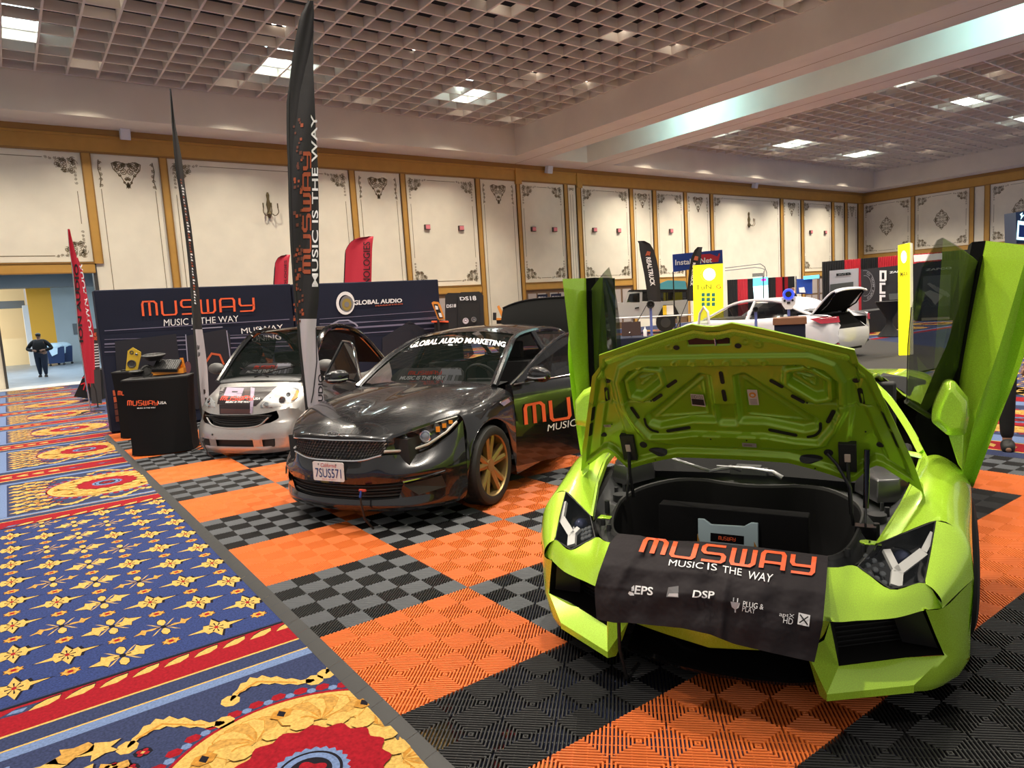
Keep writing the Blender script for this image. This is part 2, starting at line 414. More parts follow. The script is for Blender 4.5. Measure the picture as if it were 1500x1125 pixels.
# ---------------------------------------------------------------- floor: woven carpet
cb = mat('carpet_blue', (.022, .036, .125), .95, spec=.08, noise=(90, .4), bump=(400, .4, .003), sheen=.04)
cn = mat('carpet_navy', (.024, .032, .08), .95, spec=.08, noise=(90, .35), sheen=.05)
cl = mat('carpet_light_blue', (.11, .16, .30), .95, spec=.08, noise=(90, .25), sheen=.05)
cg = mat('carpet_gold', (.38, .21, .05), .95, spec=.08, noise=(60, .3), sheen=.04)
cy = mat('carpet_yellow', (.45, .29, .08), .95, spec=.08, noise=(80, .25), sheen=.04)
cr = mat('carpet_red', (.22, .005, .012), .95, spec=.08, noise=(70, .25), sheen=.04)
ck = mat('carpet_black', (.01, .009, .014), .95, spec=.08)
co = mat('carpet_ochre', (.36, .17, .03), .95, spec=.08, noise=(60, .25))
CMS = [cb, cn, cl, cg, cy, cr, ck, co]
B_, N_, L_, G_, Y_, R_d, K_, O_ = range(8)
m = MB()
def flat(pts, mi, lev, T=lambda x, y: (x, y)): m.poly([(*T(*p), .00012 * lev) for p in pts], mi)
def strip(x0, x1, y0, y1, mi, lev): flat([(x0, y0), (x1, y0), (x1, y1), (x0, y1)], mi, lev)
m.poly([(-16, -16, 0), (WX, -16, 0), (WX, WY, 0), (-16, WY, 0)], N_)
def star(T, s, core=True):
    pts = []
    R = [(2.0, .16), (1, .5), (.95, .0)]
    ang = [0, 22, 38, 60, 90, 120, 142, 158]
    out = [(1.15, .0), (.42, .14), (.48, .28), (.24, .24), (.0, .62)]
    q = [(1.15, 0), (.5, .1), (.42, .3), (.2, .24), (.0, .62), (-.2, .24), (-.42, .3), (-.5, .1), (-1.15, 0), (-.5, -.1), (-.42, -.3), (-.2, -.24), (0, -.62), (.2, -.24), (.42, -.3), (.5, -.1)]
    m_ = [(p[0] * s * 1.12 + .008, p[1] * s * 1.12) for p in q]
    flat(m_, K_, 3, T); flat([(p[0] * s, p[1] * s) for p in q], Y_, 4, T)
    for a in range(8):
        t = a * PI / 4; l = .3 * s
        flat([(0, 0), (math.cos(t - .12) * l, math.sin(t - .12) * l), (math.cos(t + .12) * l, math.sin(t + .12) * l)], K_, 5, T)
    flat([(.09 * s * math.cos(k * PI / 4), .09 * s * math.sin(k * PI / 4)) for k in range(8)], R_d, 6, T)
def smallf(T, s):
    n = 16; flat([(s * (.5 if k % 2 else .36) * 1.25 * math.cos(k * PI / 8) , s * (.5 if k % 2 else .36) * .7 * math.sin(k * PI / 8)) for k in range(n)], K_, 3, T)
    flat([(s * (.46 if k % 2 else .32) * 1.25 * math.cos(k * PI / 8), s * (.46 if k % 2 else .32) * .7 * math.sin(k * PI / 8)) for k in range(n)], O_, 4, T)
    for k in range(8):
        t = k * PI / 4; flat([(s * .33 * math.cos(t) + s * .09 * math.cos(a) * 1.2, s * .2 * math.sin(t) + s * .06 * math.sin(a)) for a in (0, 1.57, 3.14, 4.7)], Y_, 5, T)
    flat([(s * .17 * math.cos(k * PI / 4), s * .11 * math.sin(k * PI / 4)) for k in range(8)], R_d, 6, T)
def bigf(T, s, kind):
    for sy in (1, -1): # round petals
        q = [(0, .08), (-.18, .3), (-.16, .5), (0, .62), (.16, .5), (.18, .3)]; flat([(a * s * 1.15, b * s * sy * 1.06) for a, b in q], K_, 3, T); flat([(a * s, b * s * sy) for a, b in q], Y_, 4, T)
    for sx in (1, -1):
        q = [(.12, .06), (.45, .16), (.60, .42), (.74, .26), (1.25, .10), (.8, -.06), (.74, -.30), (.58, -.2), (.4, -.2), (.12, -.08)] if kind else [(.1, -.05), (.5, .06), (.72, .0), (.85, .26), (.98, .1), (1.3, .12), (.98, -.06), (.88, -.2), (.7, -.1), (.4, -.08)]
        flat([(a * s * sx * 1.03, b * s * sx * 1.12) for a, b in q], K_, 3, T); flat([(a * s * sx, b * s * sx) for a, b in q], Y_ if kind else G_, 4, T)
        q = [(.08, .02), (.4, .36), (.62, .5), (.34, .22)]; flat([(a * s * sx, b * s) for a, b in q], Y_, 4, T); flat([(a * s * sx, -b * s) for a, b in q], Y_, 4, T)
        q = [(.02, .0), (.3, .06), (.34, -.02)]; flat([(a * s * sx, b * s * sx) for a, b in q], K_, 5, T)
    flat([(.13 * s * math.cos(k * PI / 4), .13 * s * math.sin(k * PI / 4)) for k in range(8)], K_, 6, T)
def field(x0, x1, y0, y1, ox=-1.31, oy=-4.52, sx=.232, sy=-.2245, far=False):
    strip(x0, x1, y0, y1, B_, 1)
    i0, i1 = int((x0 - ox) / sx) - 1, int((x1 - ox) / sx) + 2; j0, j1 = int((y1 - oy) / sy) - 1, int((y0 - oy) / sy) + 2
    for i in range(i0, i1):
        for j in range(j0, j1):
            x, y = ox + i * sx, oy + j * sy
            if not (x0 + .09 < x < x1 - .09 and y0 + .07 < y < y1 - .07): continue
            T = lambda u, v, x=x, y=y: (x + u, y + v * 1.6)
            if (i + j) % 2: smallf(T, .085)
            elif far: star(T, .13)
            elif i % 8 == 2: bigf(T, .125, 1)
            elif i % 8 in (1, 3) and (j - i) % 4 == 2: bigf(T, .12, 0)
            else: star(T, .13)
def blob(T, pts, mi, lev): flat(pts, mi, lev, T)
def medallion(cx, cy0, R=.56, lod=1):
    T = lambda u, v: (cx + u, cy0 + v)
    n = 48
    ring = lambda r, mi, lev, k=0, a=.0: flat([(r * (1 + a * math.cos(k * 2 * PI * i / 96)) * math.cos(2 * PI * i / 96), r * (1 + a * math.cos(k * 2 * PI * i / 96)) * math.sin(2 * PI * i / 96)) for i in range(96)], mi, lev, T)
    for i in range(40):
        a = 2 * PI * i / 40 + .03; c = (R * 1.1 * math.cos(a), R * 1.1 * math.sin(a))
        flat([(c[0] + .034 * math.cos(k * PI / 3), c[1] + .03 * math.sin(k * PI / 3)) for k in range(6)], R_d, 4, T)
        a += PI / 40; c = (R * 1.07 * math.cos(a), R * 1.07 * math.sin(a)); flat([(c[0] + .022 * math.cos(k * PI / 3), c[1] + .022 * math.sin(k * PI / 3)) for k in range(6)], L_, 3, T)
    ring(R * 1.03, R_d, 5); ring(R, Y_, 6)
    ring(R * .66, O_, 7, 8, .1); ring(R * .64, Y_, 8, 16, .06); ring(R * .52, R_d, 62, 16, .05)
    ring(R * .26, L_, 64, 24, .05); ring(R * .22, K_, 65); ring(R * .2, L_, 66); ring(R * .15, K_, 67); ring(R * .1, R_d, 68, 4, .2); ring(R * .04, K_, 69)
    for i in range(8): # hibiscus heads
        a = 2 * PI * i / 8 + .3; c = (R * .62 * math.cos(a), R * .62 * math.sin(a))
        for k in range(7):
            b = a + (k - 3) * .42; l = R * .33; w = .085
            d = (math.cos(b), math.sin(b)); nn = (-d[1], d[0])
            for mi, lv, f, ww in ((O_, 9 + 3 * k + i % 2 * 22, 1.0, 1.06), (G_ if k % 2 else Y_, 10 + 3 * k + i % 2 * 22, .97, 1.0), (O_, 11 + 3 * k + i % 2 * 22, .5, .3)):
                flat([(c[0], c[1])] + [(c[0] + d[0] * l * f * t + nn[0] * w * ww * R * q, c[1] + d[1] * l * f * t + nn[1] * w * ww * R * q) for t, q in ((.45, 1), (.8, 1.2), (1, .5), (1, -.5), (.8, -1.2), (.45, -1))], mi, lv, T)
            if k % 2: flat([(c[0], c[1]), (c[0] + d[0] * l * .6 + nn[0] * .008, c[1] + d[1] * l * .6 + nn[1] * .008), (c[0] + d[0] * l * .6 - nn[0] * .008, c[1] + d[1] * l * .6 - nn[1] * .008)], R_d, 12 + 3 * k + i % 2 * 22, T)
        a2 = a + PI / 8; c = (R * .82 * math.cos(a2), R * .82 * math.sin(a2))
        flat([(c[0] + .05 * math.cos(k * PI / 3), c[1] + .04 * math.sin(k * PI / 3)) for k in range(6)], O_, 56, T); flat([(c[0] + .02 * math.cos(k * PI / 2), c[1] + .03 * math.sin(k * PI / 2)) for k in range(4)], K_, 57, T)
        for da in (-.17, .17):
            c = (R * .60 * math.cos(a2 + da), R * .60 * math.sin(a2 + da)); flat([(c[0] + .052 * math.cos(k * PI / 4), c[1] + .045 * math.sin(k * PI / 4)) for k in range(8)], Y_, 58 + (da > 0), T)
def acanthus(T, L, w, mi=Y_, lev=4): # curling leaf scroll from 0 to L along u
    top = []; bot = []
    n = 14
    for k in range(n + 1):
        t = k / n; y = w * 1.6 * math.sin(t * PI * 1.5) ; h = w * (.25 + .75 * math.sin(PI * t) ) * (1.25 if k % 2 else .7)
        top.append((L * t, y + h)); bot.append((L * t, y - h * .6))
    sh = [(a + .008, b - .010) for a, b in top + bot[::-1]]; flat(sh, K_, lev, T); flat(top + bot[::-1], mi, lev + 1, T)
    flat([(L * t, w * 1.6 * math.sin(t * PI * 1.5) + q * w * .12) for t, q in ((.1, 1), (.4, 1.5), (.8, 1), (.8, -1), (.4, -1), (.1, -1))], O_, lev + 2, T)
    for c in (0, L): flat([(c + w * .9 * math.cos(k * PI / 4), w * 1.6 * math.sin(c / L * PI * 1.5) + w * .9 * math.sin(k * PI / 4)) for k in range(8)], mi, lev + 1, T)
def rosette(T, s=.03):
    flat([(s * 1.25 * (1.1 if k % 2 else .95) * math.cos(k * PI / 4 + .4), s * 1.25 * math.sin(k * PI / 4 + .4)) for k in range(8)], K_, 4, T)
    for k in range(4):
        a = k * PI / 2 + .78; flat([(s * .6 * math.cos(a) + s * .42 * math.cos(b), s * .6 * math.sin(a) + s * .42 * math.sin(b)) for b in (0, 1.05, 2.1, 3.14, 4.2, 5.2)], R_d, 5, T)
    flat([(s * .35 * math.cos(k * PI / 2), s * .35 * math.sin(k * PI / 2)) for k in range(4)], Y_, 6, T)
def medcell(cy0, x0=-1.33, cx=-.42, x1=.4, half=.85):
    strip(x0, x1 + .6, cy0 - half, cy0 + half, N_, 2); strip(-16, x0, cy0 - half, cy0 + half, L_, 2)
    medallion(cx, cy0)
    for sy in (1, -1):
        for k in range(3):
            T = lambda u, v, k=k, sy=sy: (cx - .52 + k * .42 + u * .85, cy0 + sy * (.66 + .07 * (k % 2) + v)); acanthus(T, .42, .055)
        for sxx in (-1, 1):
            for (a, b) in ((.60, .42), (.66, .36), (.56, .50), (.70, .44), (.62, .56), (.74, .3), (.5, .58)): rosette(lambda u, v, a=a, b=b: (cx + sxx * a * .95 + u, cy0 + sy * b + v), .028)
    for k in range(9): # leafy border down the left end
        y = cy0 - .72 + .18 * k
        for q in range(3):
            c = (x0 + .10 + .10 * q, y + .05 * (q % 2)); s = .08
            pts = [(c[0] + s * (1.1 if j % 2 else .45 + .3 * (j % 3)) * math.cos(j * PI / 5 + k * 1.3 + q), c[1] + s * (.9 if j % 2 else .5) * math.sin(j * PI / 5 + k * 1.3 + q)) for j in range(10)]
            flat([(a + .008, b - .008) for a, b in pts], K_, 4); flat(pts, (Y_, G_)[(k + q) % 2], 5)
def leafband(x0, x1, ya, yb, gy, step=.14, lev=3, double=False): # red band with gold leaves
    strip(x0, x1, ya, yb, R_d, lev - 1); n = int((x1 - x0) / step)
    for k in range(n):
        x = x0 + k * step
        if (k // 7) % 3 == 2:
            if k % 2 == 0: flat([(x + .02, gy - .02), (x + .1, gy - .035), (x + .2, gy - .02), (x + .22, gy + .02), (x + .1, gy + .03)], N_, lev); flat([(x + .06, gy - .01), (x + .12, gy - .02), (x + .14, gy + .01), (x + .08, gy + .015)], L_, lev + 1)
            continue
        for sg in ((1, -1) if double else (1,)):
            q = [(0, -.035), (.03, .0), (.075, .025), (.13, .03), (.12, -.005), (.075, -.035)]
            flat([(x + a + .006, gy + sg * (b + .035 * double) + .012) for a, b in q], K_, lev); flat([(x + a, gy + sg * (b + .035 * double)) for a, b in q], Y_, lev + 1)
XR = 1.2
field(-16 if 0 else -4.2, XR, -5.15, -1.52)
def stripes(x0, x1, s, y): # from the field edge outwards (s = direction)
    def st(a, b, mi, lev=2): strip(x0, x1, min(y + s * a, y + s * b), max(y + s * a, y + s * b), mi, lev)
    st(-.01, .012, K_, 4); leafband(max(x0, -4.2), x1, min(y, y + s * .26), max(y, y + s * .26), y + s * .06)
    st(.26, .275, Y_, 3); st(.275, .39, N_); st(.39, .402, Y_, 3); st(.402, .47, L_)
stripes(-16, XR, -1, -5.17); stripes(-16, XR, 1, -1.5)
medcell(-6.55); medcell(-9.4)
for k in range(0, 7):
    c = -.19 + 2.75 * k; medcell(c)
    y0, y1 = c + .85, c + 1.9
    strip(-16, XR, y0, y0 + .1, L_, 3); strip(-16, XR, y0 + .1, y1 - .1, N_, 3); strip(-16, XR, y1 - .1, y1, L_, 3)
    leafband(-3, XR, c + 1.16, c + 1.58, c + 1.37, .16, 5, True)
    strip(-16, XR, c + 1.12, c + 1.16, Y_, 4); strip(-16, XR, c + 1.58, c + 1.62, Y_, 4)
# right-hand part of the hall
strip(6.2, 11, -16, 18, N_, 1)
def vband(x0, x1, mi, lev): strip(x0, x1, -12, 17.5, mi, lev)
vband(6.2, 6.5, N_, 2); vband(6.52, 6.9, R_d, 3); vband(6.49, 6.52, Y_, 3); vband(6.9, 6.93, Y_, 3); vband(6.93, 7.25, L_, 2)
for k in range(60):
    y = -9 + k * .18; flat([(6.62, y), (6.7, y + .1), (6.82, y + .12), (6.74, y + .02)], Y_, 4)
    if k % 9 in (2, 3): flat([(6.6, y), (6.8, y), (6.8, y + .16), (6.6, y + .16)], N_, 5)
for k in range(8):
    medallion(8.2, -8.4 + 2.4 * k, .75)
    for (a, b) in ((-.8, 1.1), (.8, 1.1), (0, 1.2)):
        acanthus(lambda u, v, k=k, a=a, b=b: (8.2 + a + u - .3, -8.4 + 2.4 * k + b + v), .6, .07)
vband(9.3, 9.6, L_, 2); vband(9.62, 10.0, R_d, 2)
field(10.2, 17.5, -9, 1, far=True)
for k in range(5): 
    strip(10, 34, 1.3 + 2.8 * k, 1.6 + 2.8 * k, R_d, 2); strip(10, 34, 1.6 + 2.8 * k, 1.75 + 2.8 * k, L_, 2)
    for q in range(8): medallion(11.5 + 2.6 * q, 2.9 + 2.8 * k, .85)
fl = struct('floor', m, CMS, 0, loc=(0, 0, -.02))
# raised threshold and the service corridor behind the opening
m = MB(); m.box(-3, OX1 + .1, 17.0, 18.36, -.02, -.008); struct('floor.001', m, [mat('threshold_concrete', (.55, .53, .50), .7, noise=(3, .2))], 0)
cor = mat('corridor_floor', (.20, .24, .28), .35, noise=(1.5, .15)); cw = mat('corridor_wall', (.42, .50, .55), .7, noise=(1, .05)); cyl_ = mat('corridor_yellow', (.85, .45, .04), .6)
cream = mat('corridor_cream', (.75, .60, .36), .7)
m = MB(); m.box(-14, 8, 18.35, 46, -.06, -.014); struct('floor.002', m, [cor], 0)
m = MB(); m.box(-14, 8, 18.36, 46, 5.2, 5.3); struct('ceiling.003', m, [mat('corridor_ceiling', (.30, .34, .36), .8)], 0)
m = MB(); m.box(3.2, 3.4, 18.36, 40, 0, 5.2); m.box(-12, -11.8, 18.36, 40, 0, 5.2)
xb_ = on((77, 450), y=36).x; xy_ = on((41, 450), y=36).x
m.box(xb_, 3.2, 36, 36.2, 0, 5.2); m.box(-12, xy_, 40, 40.2, 0, 5.2, 1); m.box(-12, 3.2, 33.6, 34.6, 4.0, 5.2, 3)
m.box(xy_, xb_, 36, 36.3, 0, 4.4, 2); m.box(-12, xy_, 38.4, 38.6, .0, 1.5, 1); m.box(-12, xy_ - .1, 37, 37.2, 3.1, 3.5, 3); m.box(xy_ - .25, xy_, 36, 36.4, 0, 3.2, 4)
for k in range(5): m.box(-12, 3.2, 22 + 3 * k, 22.25 + 3 * k, 4.85, 5.2, 3); m.cyl((-12, 23 + 3 * k, 4.7), (3.2, 23 + 3 * k, 4.7), .06, n=6, m=3)
m.box(1.9, 2.6, 35.95, 36, 1.5, 2.1, 3)
m.v = [(a, b, c - .02) for a, b, c in m.v]
struct('wall_corridor', m, [cw, cream, cyl_, mat('corridor_steel', (.12, .14, .16), .5), WHITE], 0)
m = MB(); m.box(OX0 - .03, OX0 + .04, WY - .03, WY + .4, 0, OZ); m.box(OX1 - .06, OX1 + .05, WY - .04, WY + .4, 0, OZ + .06); m.box(OX0 - .6, OX1 + .05, WY - .04, WY + .4, OZ - .05, OZ + .06)
struct('trim_5', m, [mat('opening_frame', (.05, .045, .04), .5)], 0)
# ================================================================ ribbed tile flooring
B = .924; q_ = B / 6
tor = mat('tile_orange', (.62, .145, .030), .42, spec=.4); tgr = mat('tile_gray', (.105, .112, .124), .42, spec=.45); tbk = mat('tile_black', (.010, .010, .011), .4, spec=.5)
TY0, TY1, TX1 = -6.468, 4 * B, 6.16
tiles = [MB(), MB(), MB()]
def tcol(i, j): # sub-square column (x), row (towards the camera, 0 at Y=0)
    x = (i + .5) * q_; y = -(j + .5) * q_
    if y < -7.084 - .616: return 2 if y > -8.6 else 2
    if x < 4.93 + .616 and y < -7.084: return 0
    if x > 4.93 + .616: return 1
    if x > 4.93: return 0
    if y < TY0: return 2
    if x > 28 * q_ - .01: return 1
    return 0 if ((i // 6) + (j // 6)) % 2 == 0 else 1
HT = .02; ND = 14
def subsq(m, x0, y0, par, near):
    s = q_; st = 2 * s / ND; w = st * .29
    # ribs run along one diagonal: x+y=c (par 0) or x-y=c (par 1)
    for k in range(ND):
        c = (k + .5) * st
        for_z = []
        def ends(c):
            a = (max(0, c - s), min(s, c)); b = (min(s, c), max(0, c - s)); return a, b
        pr = []
        for cc, z in ((c - w, HT * .1), (c - w, HT - .003), (c - w * .5, HT), (c + w * .5, HT), (c + w, HT - .003), (c + w, HT * .1)):
            a, b = ends(min(2 * s - .0005, max(.0005, cc)))
            if par: a, b = (b[0], s - b[1]), (a[0], s - a[1])
            pr.append(((x0 + a[0], y0 + a[1], z), (x0 + b[0], y0 + b[1], z)))
        m.add([p[0] for p in pr] + [p[1] for p in pr], [(i, i + 6, i + 7, i + 1) if not par else (i + 1, i + 7, i + 6, i) for i in range(5)], 0)
    for k in range(4): # lower bridges across the ribs
        c = (k + .5) * 2 * s / 4; w2 = .003
        a0, b0 = ends(max(.0005, c - w2)); a1, b1 = ends(min(2 * s - .0005, c + w2)); P = [a0, b0, b1, a1]
        if not par: P = [(x, s - y) for x, y in P]; P = P[::-1]
        m.add([(x0 + x, y0 + y, HT - .0045) for x, y in P], [(3, 2, 1, 0)], 0)
for i in range(int(round(TX1 / q_))):
    for j in range(-24, 62):
        y0 = -(j + 1) * q_; x0 = i * q_
        d = math.hypot(x0 - CC.x, y0 - CC.y)
        c = tcol(i, j)
        if c == 1 and (i + j) % 2: c = 2  # gray blocks: every other sub-square coloured black to imitate shaded rib gaps
        subsq(tiles[c], x0, y0, (i + j) % 2, d < 5)
tf = thing('tile_flooring', 'orange, gray and black checkered ribbed tile flooring laid over the carpet under the three cars', 'flooring')
for mb, mm in zip(tiles, (tor, tgr, tbk)):
    obj('tile_field', mb, [mm], tf, ang=0, loc=(0, 0, -HT))
m = MB(); ys = [TY1 + .07, -9.6]; edg = mat('edge_rubber', (.018, .018, .019), .5, bump=(300, .2, .002))
def ramp(p0, p1, n, w=.075):
    p0, p1, n = Vector(p0), Vector(p1), Vector(n); K = int((p1 - p0).length / .154)
    for k in range(K):
        a = p0.lerp(p1, k / K); b = p0.lerp(p1, (k + 1) / K - .0015 / (p1 - p0).length)
        m.grid([[a + n * w + Vector((0, 0, .001)), b + n * w + Vector((0, 0, .001))], [a + n * w * .8 + Vector((0, 0, .006)), b + n * w * .8 + Vector((0, 0, .006))], [a + n * w * .15 + Vector((0, 0, HT)), b + n * w * .15 + Vector((0, 0, HT))], [a + Vector((0, 0, HT)), b + Vector((0, 0, HT))], [a + Vector((0, 0, 0)), b + Vector((0, 0, 0))]])
ramp((0, -9.55, 0), (0, TY1, 0), (-1, 0, 0)); ramp((0, TY1, 0), (TX1, TY1, 0), (0, 1, 0)); ramp((TX1, TY1, 0), (TX1, -9.55, 0), (1, 0, 0))
obj('edge_ramp', m, [edg], tf, ang=20, label='black rubber edge ramp', loc=(0, 0, -HT))
# ================================================================ ceiling lights
lens_w = mat('lamp_lens', (1, .95, .85), .5, emit=(1, .93, .80), es=8)
lens_c = mat('lamp_panel', (.8, 1, 1), .5, emit=(.70, .95, 1.0), es=5)
can = mat('lamp_can', (.03, .03, .03), .5)
def downlight(x, y, sx=.3, two=True, pw=130, cone=118):
    z = ZG + .33
    t = thing('ceiling_downlight', '', 'ceiling light', (x, y, z), 0)
    m = MB(); m.box(-.13, sx + .13, -.13, .13, .02, .12); obj('housing', m, [can], t)
    for k in range(2 if two else 1):
        m = MB(); m.cyl((k * sx, 0, .03), (k * sx, 0, -.012), .085, .078, 20); obj('lens', m, [lens_w], t)
    lamp('downlight_beam', 'SPOT', (x + sx / 2, y, ZG - .06), pw * 11, (1, .90, .75), .09, cone, (x + sx / 2, y, 0), 1.0)
    return t
NX = ['in the first bay, nearest the service opening', 'second row from the service opening', 'third row', 'fourth row', 'last row before the beam']
gx = [-2.7, 1.5, 5.76, 10.08, 14.38, 16.92]; gy = [14.95, 10.63, 6.35, 2.05, -2.25, -6.5]
rn = ['first', 'second', 'third', 'fourth', 'fifth', 'sixth']
cn_ = ['far left', 'left', 'centre-left behind the tall black flag', 'centre', 'centre-right', 'beside the first beam']
for i, x in enumerate(gx):
    for j, y in enumerate(gy):
        t = downlight(x, y, cone=84 if i == 5 else 118, two=not (i == 3 and j in (1,)))
        t['label'] = 'round twin downlight, %s column, %s row' % (cn_[i], rn[j]); t['group'] = 'downlights in the near coffered bay'
def panel(x, y, w, d, lab, grp, pw=60):
    t = thing('ceiling_light_panel', lab, 'ceiling light', (x, y, ZG + .5), 0, grp)
    m = MB(); m.box(-w / 2 - .03, w / 2 + .03, -d / 2 - .03, d / 2 + .03, .01, .08); obj('housing', m, [can], t)
    m = MB(); m.box(-w / 2, w / 2, -d / 2, d / 2, -.01, .01); obj('diffuser', m, [lens_c], t)
    lamp('panel_glow', 'AREA', (x, y, ZG + .3), pw * .5, (.72, .95, 1), w * .95, to=(x, y, 0), sy=d * .95, shape=1)
k = 0
for x, c in ((-.15, 'left'), (6.75, 'centre-left'), (13.65, 'centre-right')):
    for y, r in ((13.1, 'by the panelled wall'),):
        panel(x, y, 1.1, .55, 'cold white light panel above the coffers, %s, %s' % (c, r), 'cold white panels in the near bay', 70)
fx = [26.2, 31.0, 35.8, 40.6, 45.4]; fy = [15.0, 11.0, 6.7, 2.4, -2]
for i, x in enumerate(fx):
    for j, y in enumerate(fy):
        t = downlight(x, y, pw=230); t['label'] = 'twin downlight in far bay, %s from the beam, %s from the back wall' % (('first', 'second', 'third', 'fourth', 'fifth')[i], ('first', 'second', 'third', 'fourth', 'fifth')[j]); t['group'] = 'downlights in the far coffered bay'
for x, c in ((27.5, 'nearest the beam'), (34.5, 'in the middle'), (41.5, 'farthest, near the corner')):
    for y, r in ((13.2, 'by the back wall'), (4.6, 'over the hall')):
        panel(x, y, 1.6, .8, 'cold white light panel above the far bay coffers, %s, %s' % (c, r), 'cold white panels in the far bay', 90)
# cold lamps hidden in the slot between the beams wash its far face
for y, s in ((9.5, 'first'), (-1.5, 'second')):
    t = thing('slot_lamp', 'cold lamp in the slot between the two beams, %s from the back wall' % s, 'ceiling light', (20.15, y, ZC + .9), 0, 'slot lamps')
    m = MB(); m.box(-.08, .08, -.5, .5, -.03, .05); obj('housing', m, [can], t)
    m = MB(); m.box(-.06, .1, -.48, .48, -.045, -.03); obj('tube', m, [lens_c], t)
    lamp('slot_glow', 'AREA', (20.25, y, ZC + .82), 130, (.42, .90, 1), .3, to=(22.4, y, ZC + .3), sy=2.2, shape=1)
# ================================================================ green sports car
def cr1(p0, p1, p2, p3, t):
    return .5 * ((2 * p1) + (p2 - p0) * t + (2 * p0 - 5 * p1 + 4 * p2 - p3) * t * t + (3 * p1 - p0 - 3 * p2 + p3) * t ** 3)
def crline(P, n, lin=False):
    P = [Vector(p) for p in P]; out = []
    for i in range(len(P) - 1):
        a = P[i - 1] if i else P[0] * 2 - P[1]; d = P[i + 2] if i + 2 < len(P) else P[-1] * 2 - P[-2]
        for k in range(n): t = k / n; out.append(P[i].lerp(P[i + 1], t) if lin else cr1(a, P[i], P[i + 1], d, t))
    out.append(P[-1]); return out
def patch(rows, nu=4, nv=4, lu=False, lv=False):
    R = [crline(r, nu, lu) for r in rows]; cols = [crline([r[j] for r in R], nv, lv) for j in range(len(R[0]))]
    return [[cols[j][i] for j in range(len(cols))] for i in range(len(cols[0]))]
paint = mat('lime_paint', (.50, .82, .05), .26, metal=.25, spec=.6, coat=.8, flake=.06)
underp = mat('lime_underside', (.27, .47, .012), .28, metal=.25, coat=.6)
blk = mat('gloss_black', (.006, .006, .007), .12, coat=.5)
mblk = mat('matte_black', (.012, .012, .012), .6)
felt = mat('black_felt', (.006, .006, .0065), .95, spec=.1, bump=(500, .4, .002))
gry = mat('gray_plastic', (.055, .057, .06), .38, bump=(700, .15, .001))
gry2 = mat('dark_gray_plastic', (.022, .023, .025), .45)
silv = mat('silver', (.6, .6, .62), .25, metal=1)
lens = glass('clear_lens', (.05, .06, .07), .10, .02)
tint = glass('tinted_glass', (.012, .018, .015), .70, .03)
tintg = glass('green_tinted_glass', (.008, .014, .010), .50, .03)
drl = mat('light_guide', (.62, .62, .60), .35)
rubber = mat('rubber', (.014, .014, .014), .7)
lam = Frame(205.859, (1.188, -7.175))
car = thing('sports_car', 'lime green sports car with front lid raised and both doors swung upward', 'car', lam.o, lam.t)
P3 = lambda *a: Vector(a)
body = MB()
rows = [
 [(-.098, .61, .65), (-.19, .715, .682), (-.276, .814, .705), (-.27, .875, .685), (-.25, .925, .61), (-.22, .938, .50), (-.2, .93, .36), (-.18, .91, .22)],
 [(-.42, .700, .728), (-.45, .765, .752), (-.48, .835, .76), (-.49, .895, .735), (-.49, .945, .66), (-.48, .955, .58), (-.46, .95, .40), (-.44, .935, .22)],
 [(-.70, .758, .778), (-.72, .80, .80), (-.74, .86, .805), (-.75, .92, .78), (-.75, .965, .73), (-.75, .975, .70), (-.75, .975, .685), (-.75, .97, .68)],
 [(-.98, .79, .798), (-1., .83, .825), (-1., .875, .82), (-1., .93, .78), (-1., .975, .72), (-1., .985, .69), (-1., .985, .672), (-1., .98, .665)],
 [(-1.15, .80, .80), (-1.2, .83, .83), (-1.22, .87, .82), (-1.23, .915, .77), (-1.23, .96, .68), (-1.23, .975, .52), (-1.21, .97, .34), (-1.19, .96, .18)]]
body.grid(patch(rows, 4, 5))
# strip outboard of the headlight and bumper corner
T_, O_t, Bt, Lw, U_ = P3(-.276, .814, .705), P3(-.008, .763, .541), P3(.063, .649, .528), P3(.033, .536, .592), P3(-.098, .61, .65)
rows = [[(-.276, .814, .705), (-.27, .875, .685), (-.25, .925, .61), (-.22, .938, .50)],
        [(-.14, .79, .625), (-.14, .835, .61), (-.13, .875, .56), (-.12, .89, .49)],
        [(-.008, .763, .541), (.0, .79, .525), (.0, .815, .49), (.0, .82, .455)]]
body.grid(patch(rows, 4, 5), flip=False)
# bumper upper panel: from lamp and bay edge down to the crease over the intake
IOT = P3(.015, .765, .452); CI = P3(.19, .45, .405); CN = P3(.262, .0, .43)
rows = [[(.10, 0, .612), (.11, .25, .607), (.095, .45, .60), (.033, .536, .592), (.063, .649, .528), (-.008, .763, .541), (.0, .82, .455)],
        [(.19, 0, .56), (.19, .25, .55), (.16, .45, .53), (.12, .53, .515), (.085, .655, .50), (.01, .765, .50), (-.03, .83, .46)],
        [(.262, 0, .46), (.245, .25, .45), (.20, .45, .43), (.17, .54, .435), (.11, .665, .44), (.03, .765, .452), (-.04, .835, .44)]]
R1 = patch(rows, 5, 4); body.grid(R1)
# centre chin between the fins
rows = [[(.262, 0, .46), (.245, .25, .45), (.20, .45, .43)], [(.25, 0, .36), (.22, .22, .35), (.165, .42, .345)], [(.185, 0, .235), (.15, .2, .245), (.125, .36, .262)]]
body.grid(patch(rows, 4, 4))
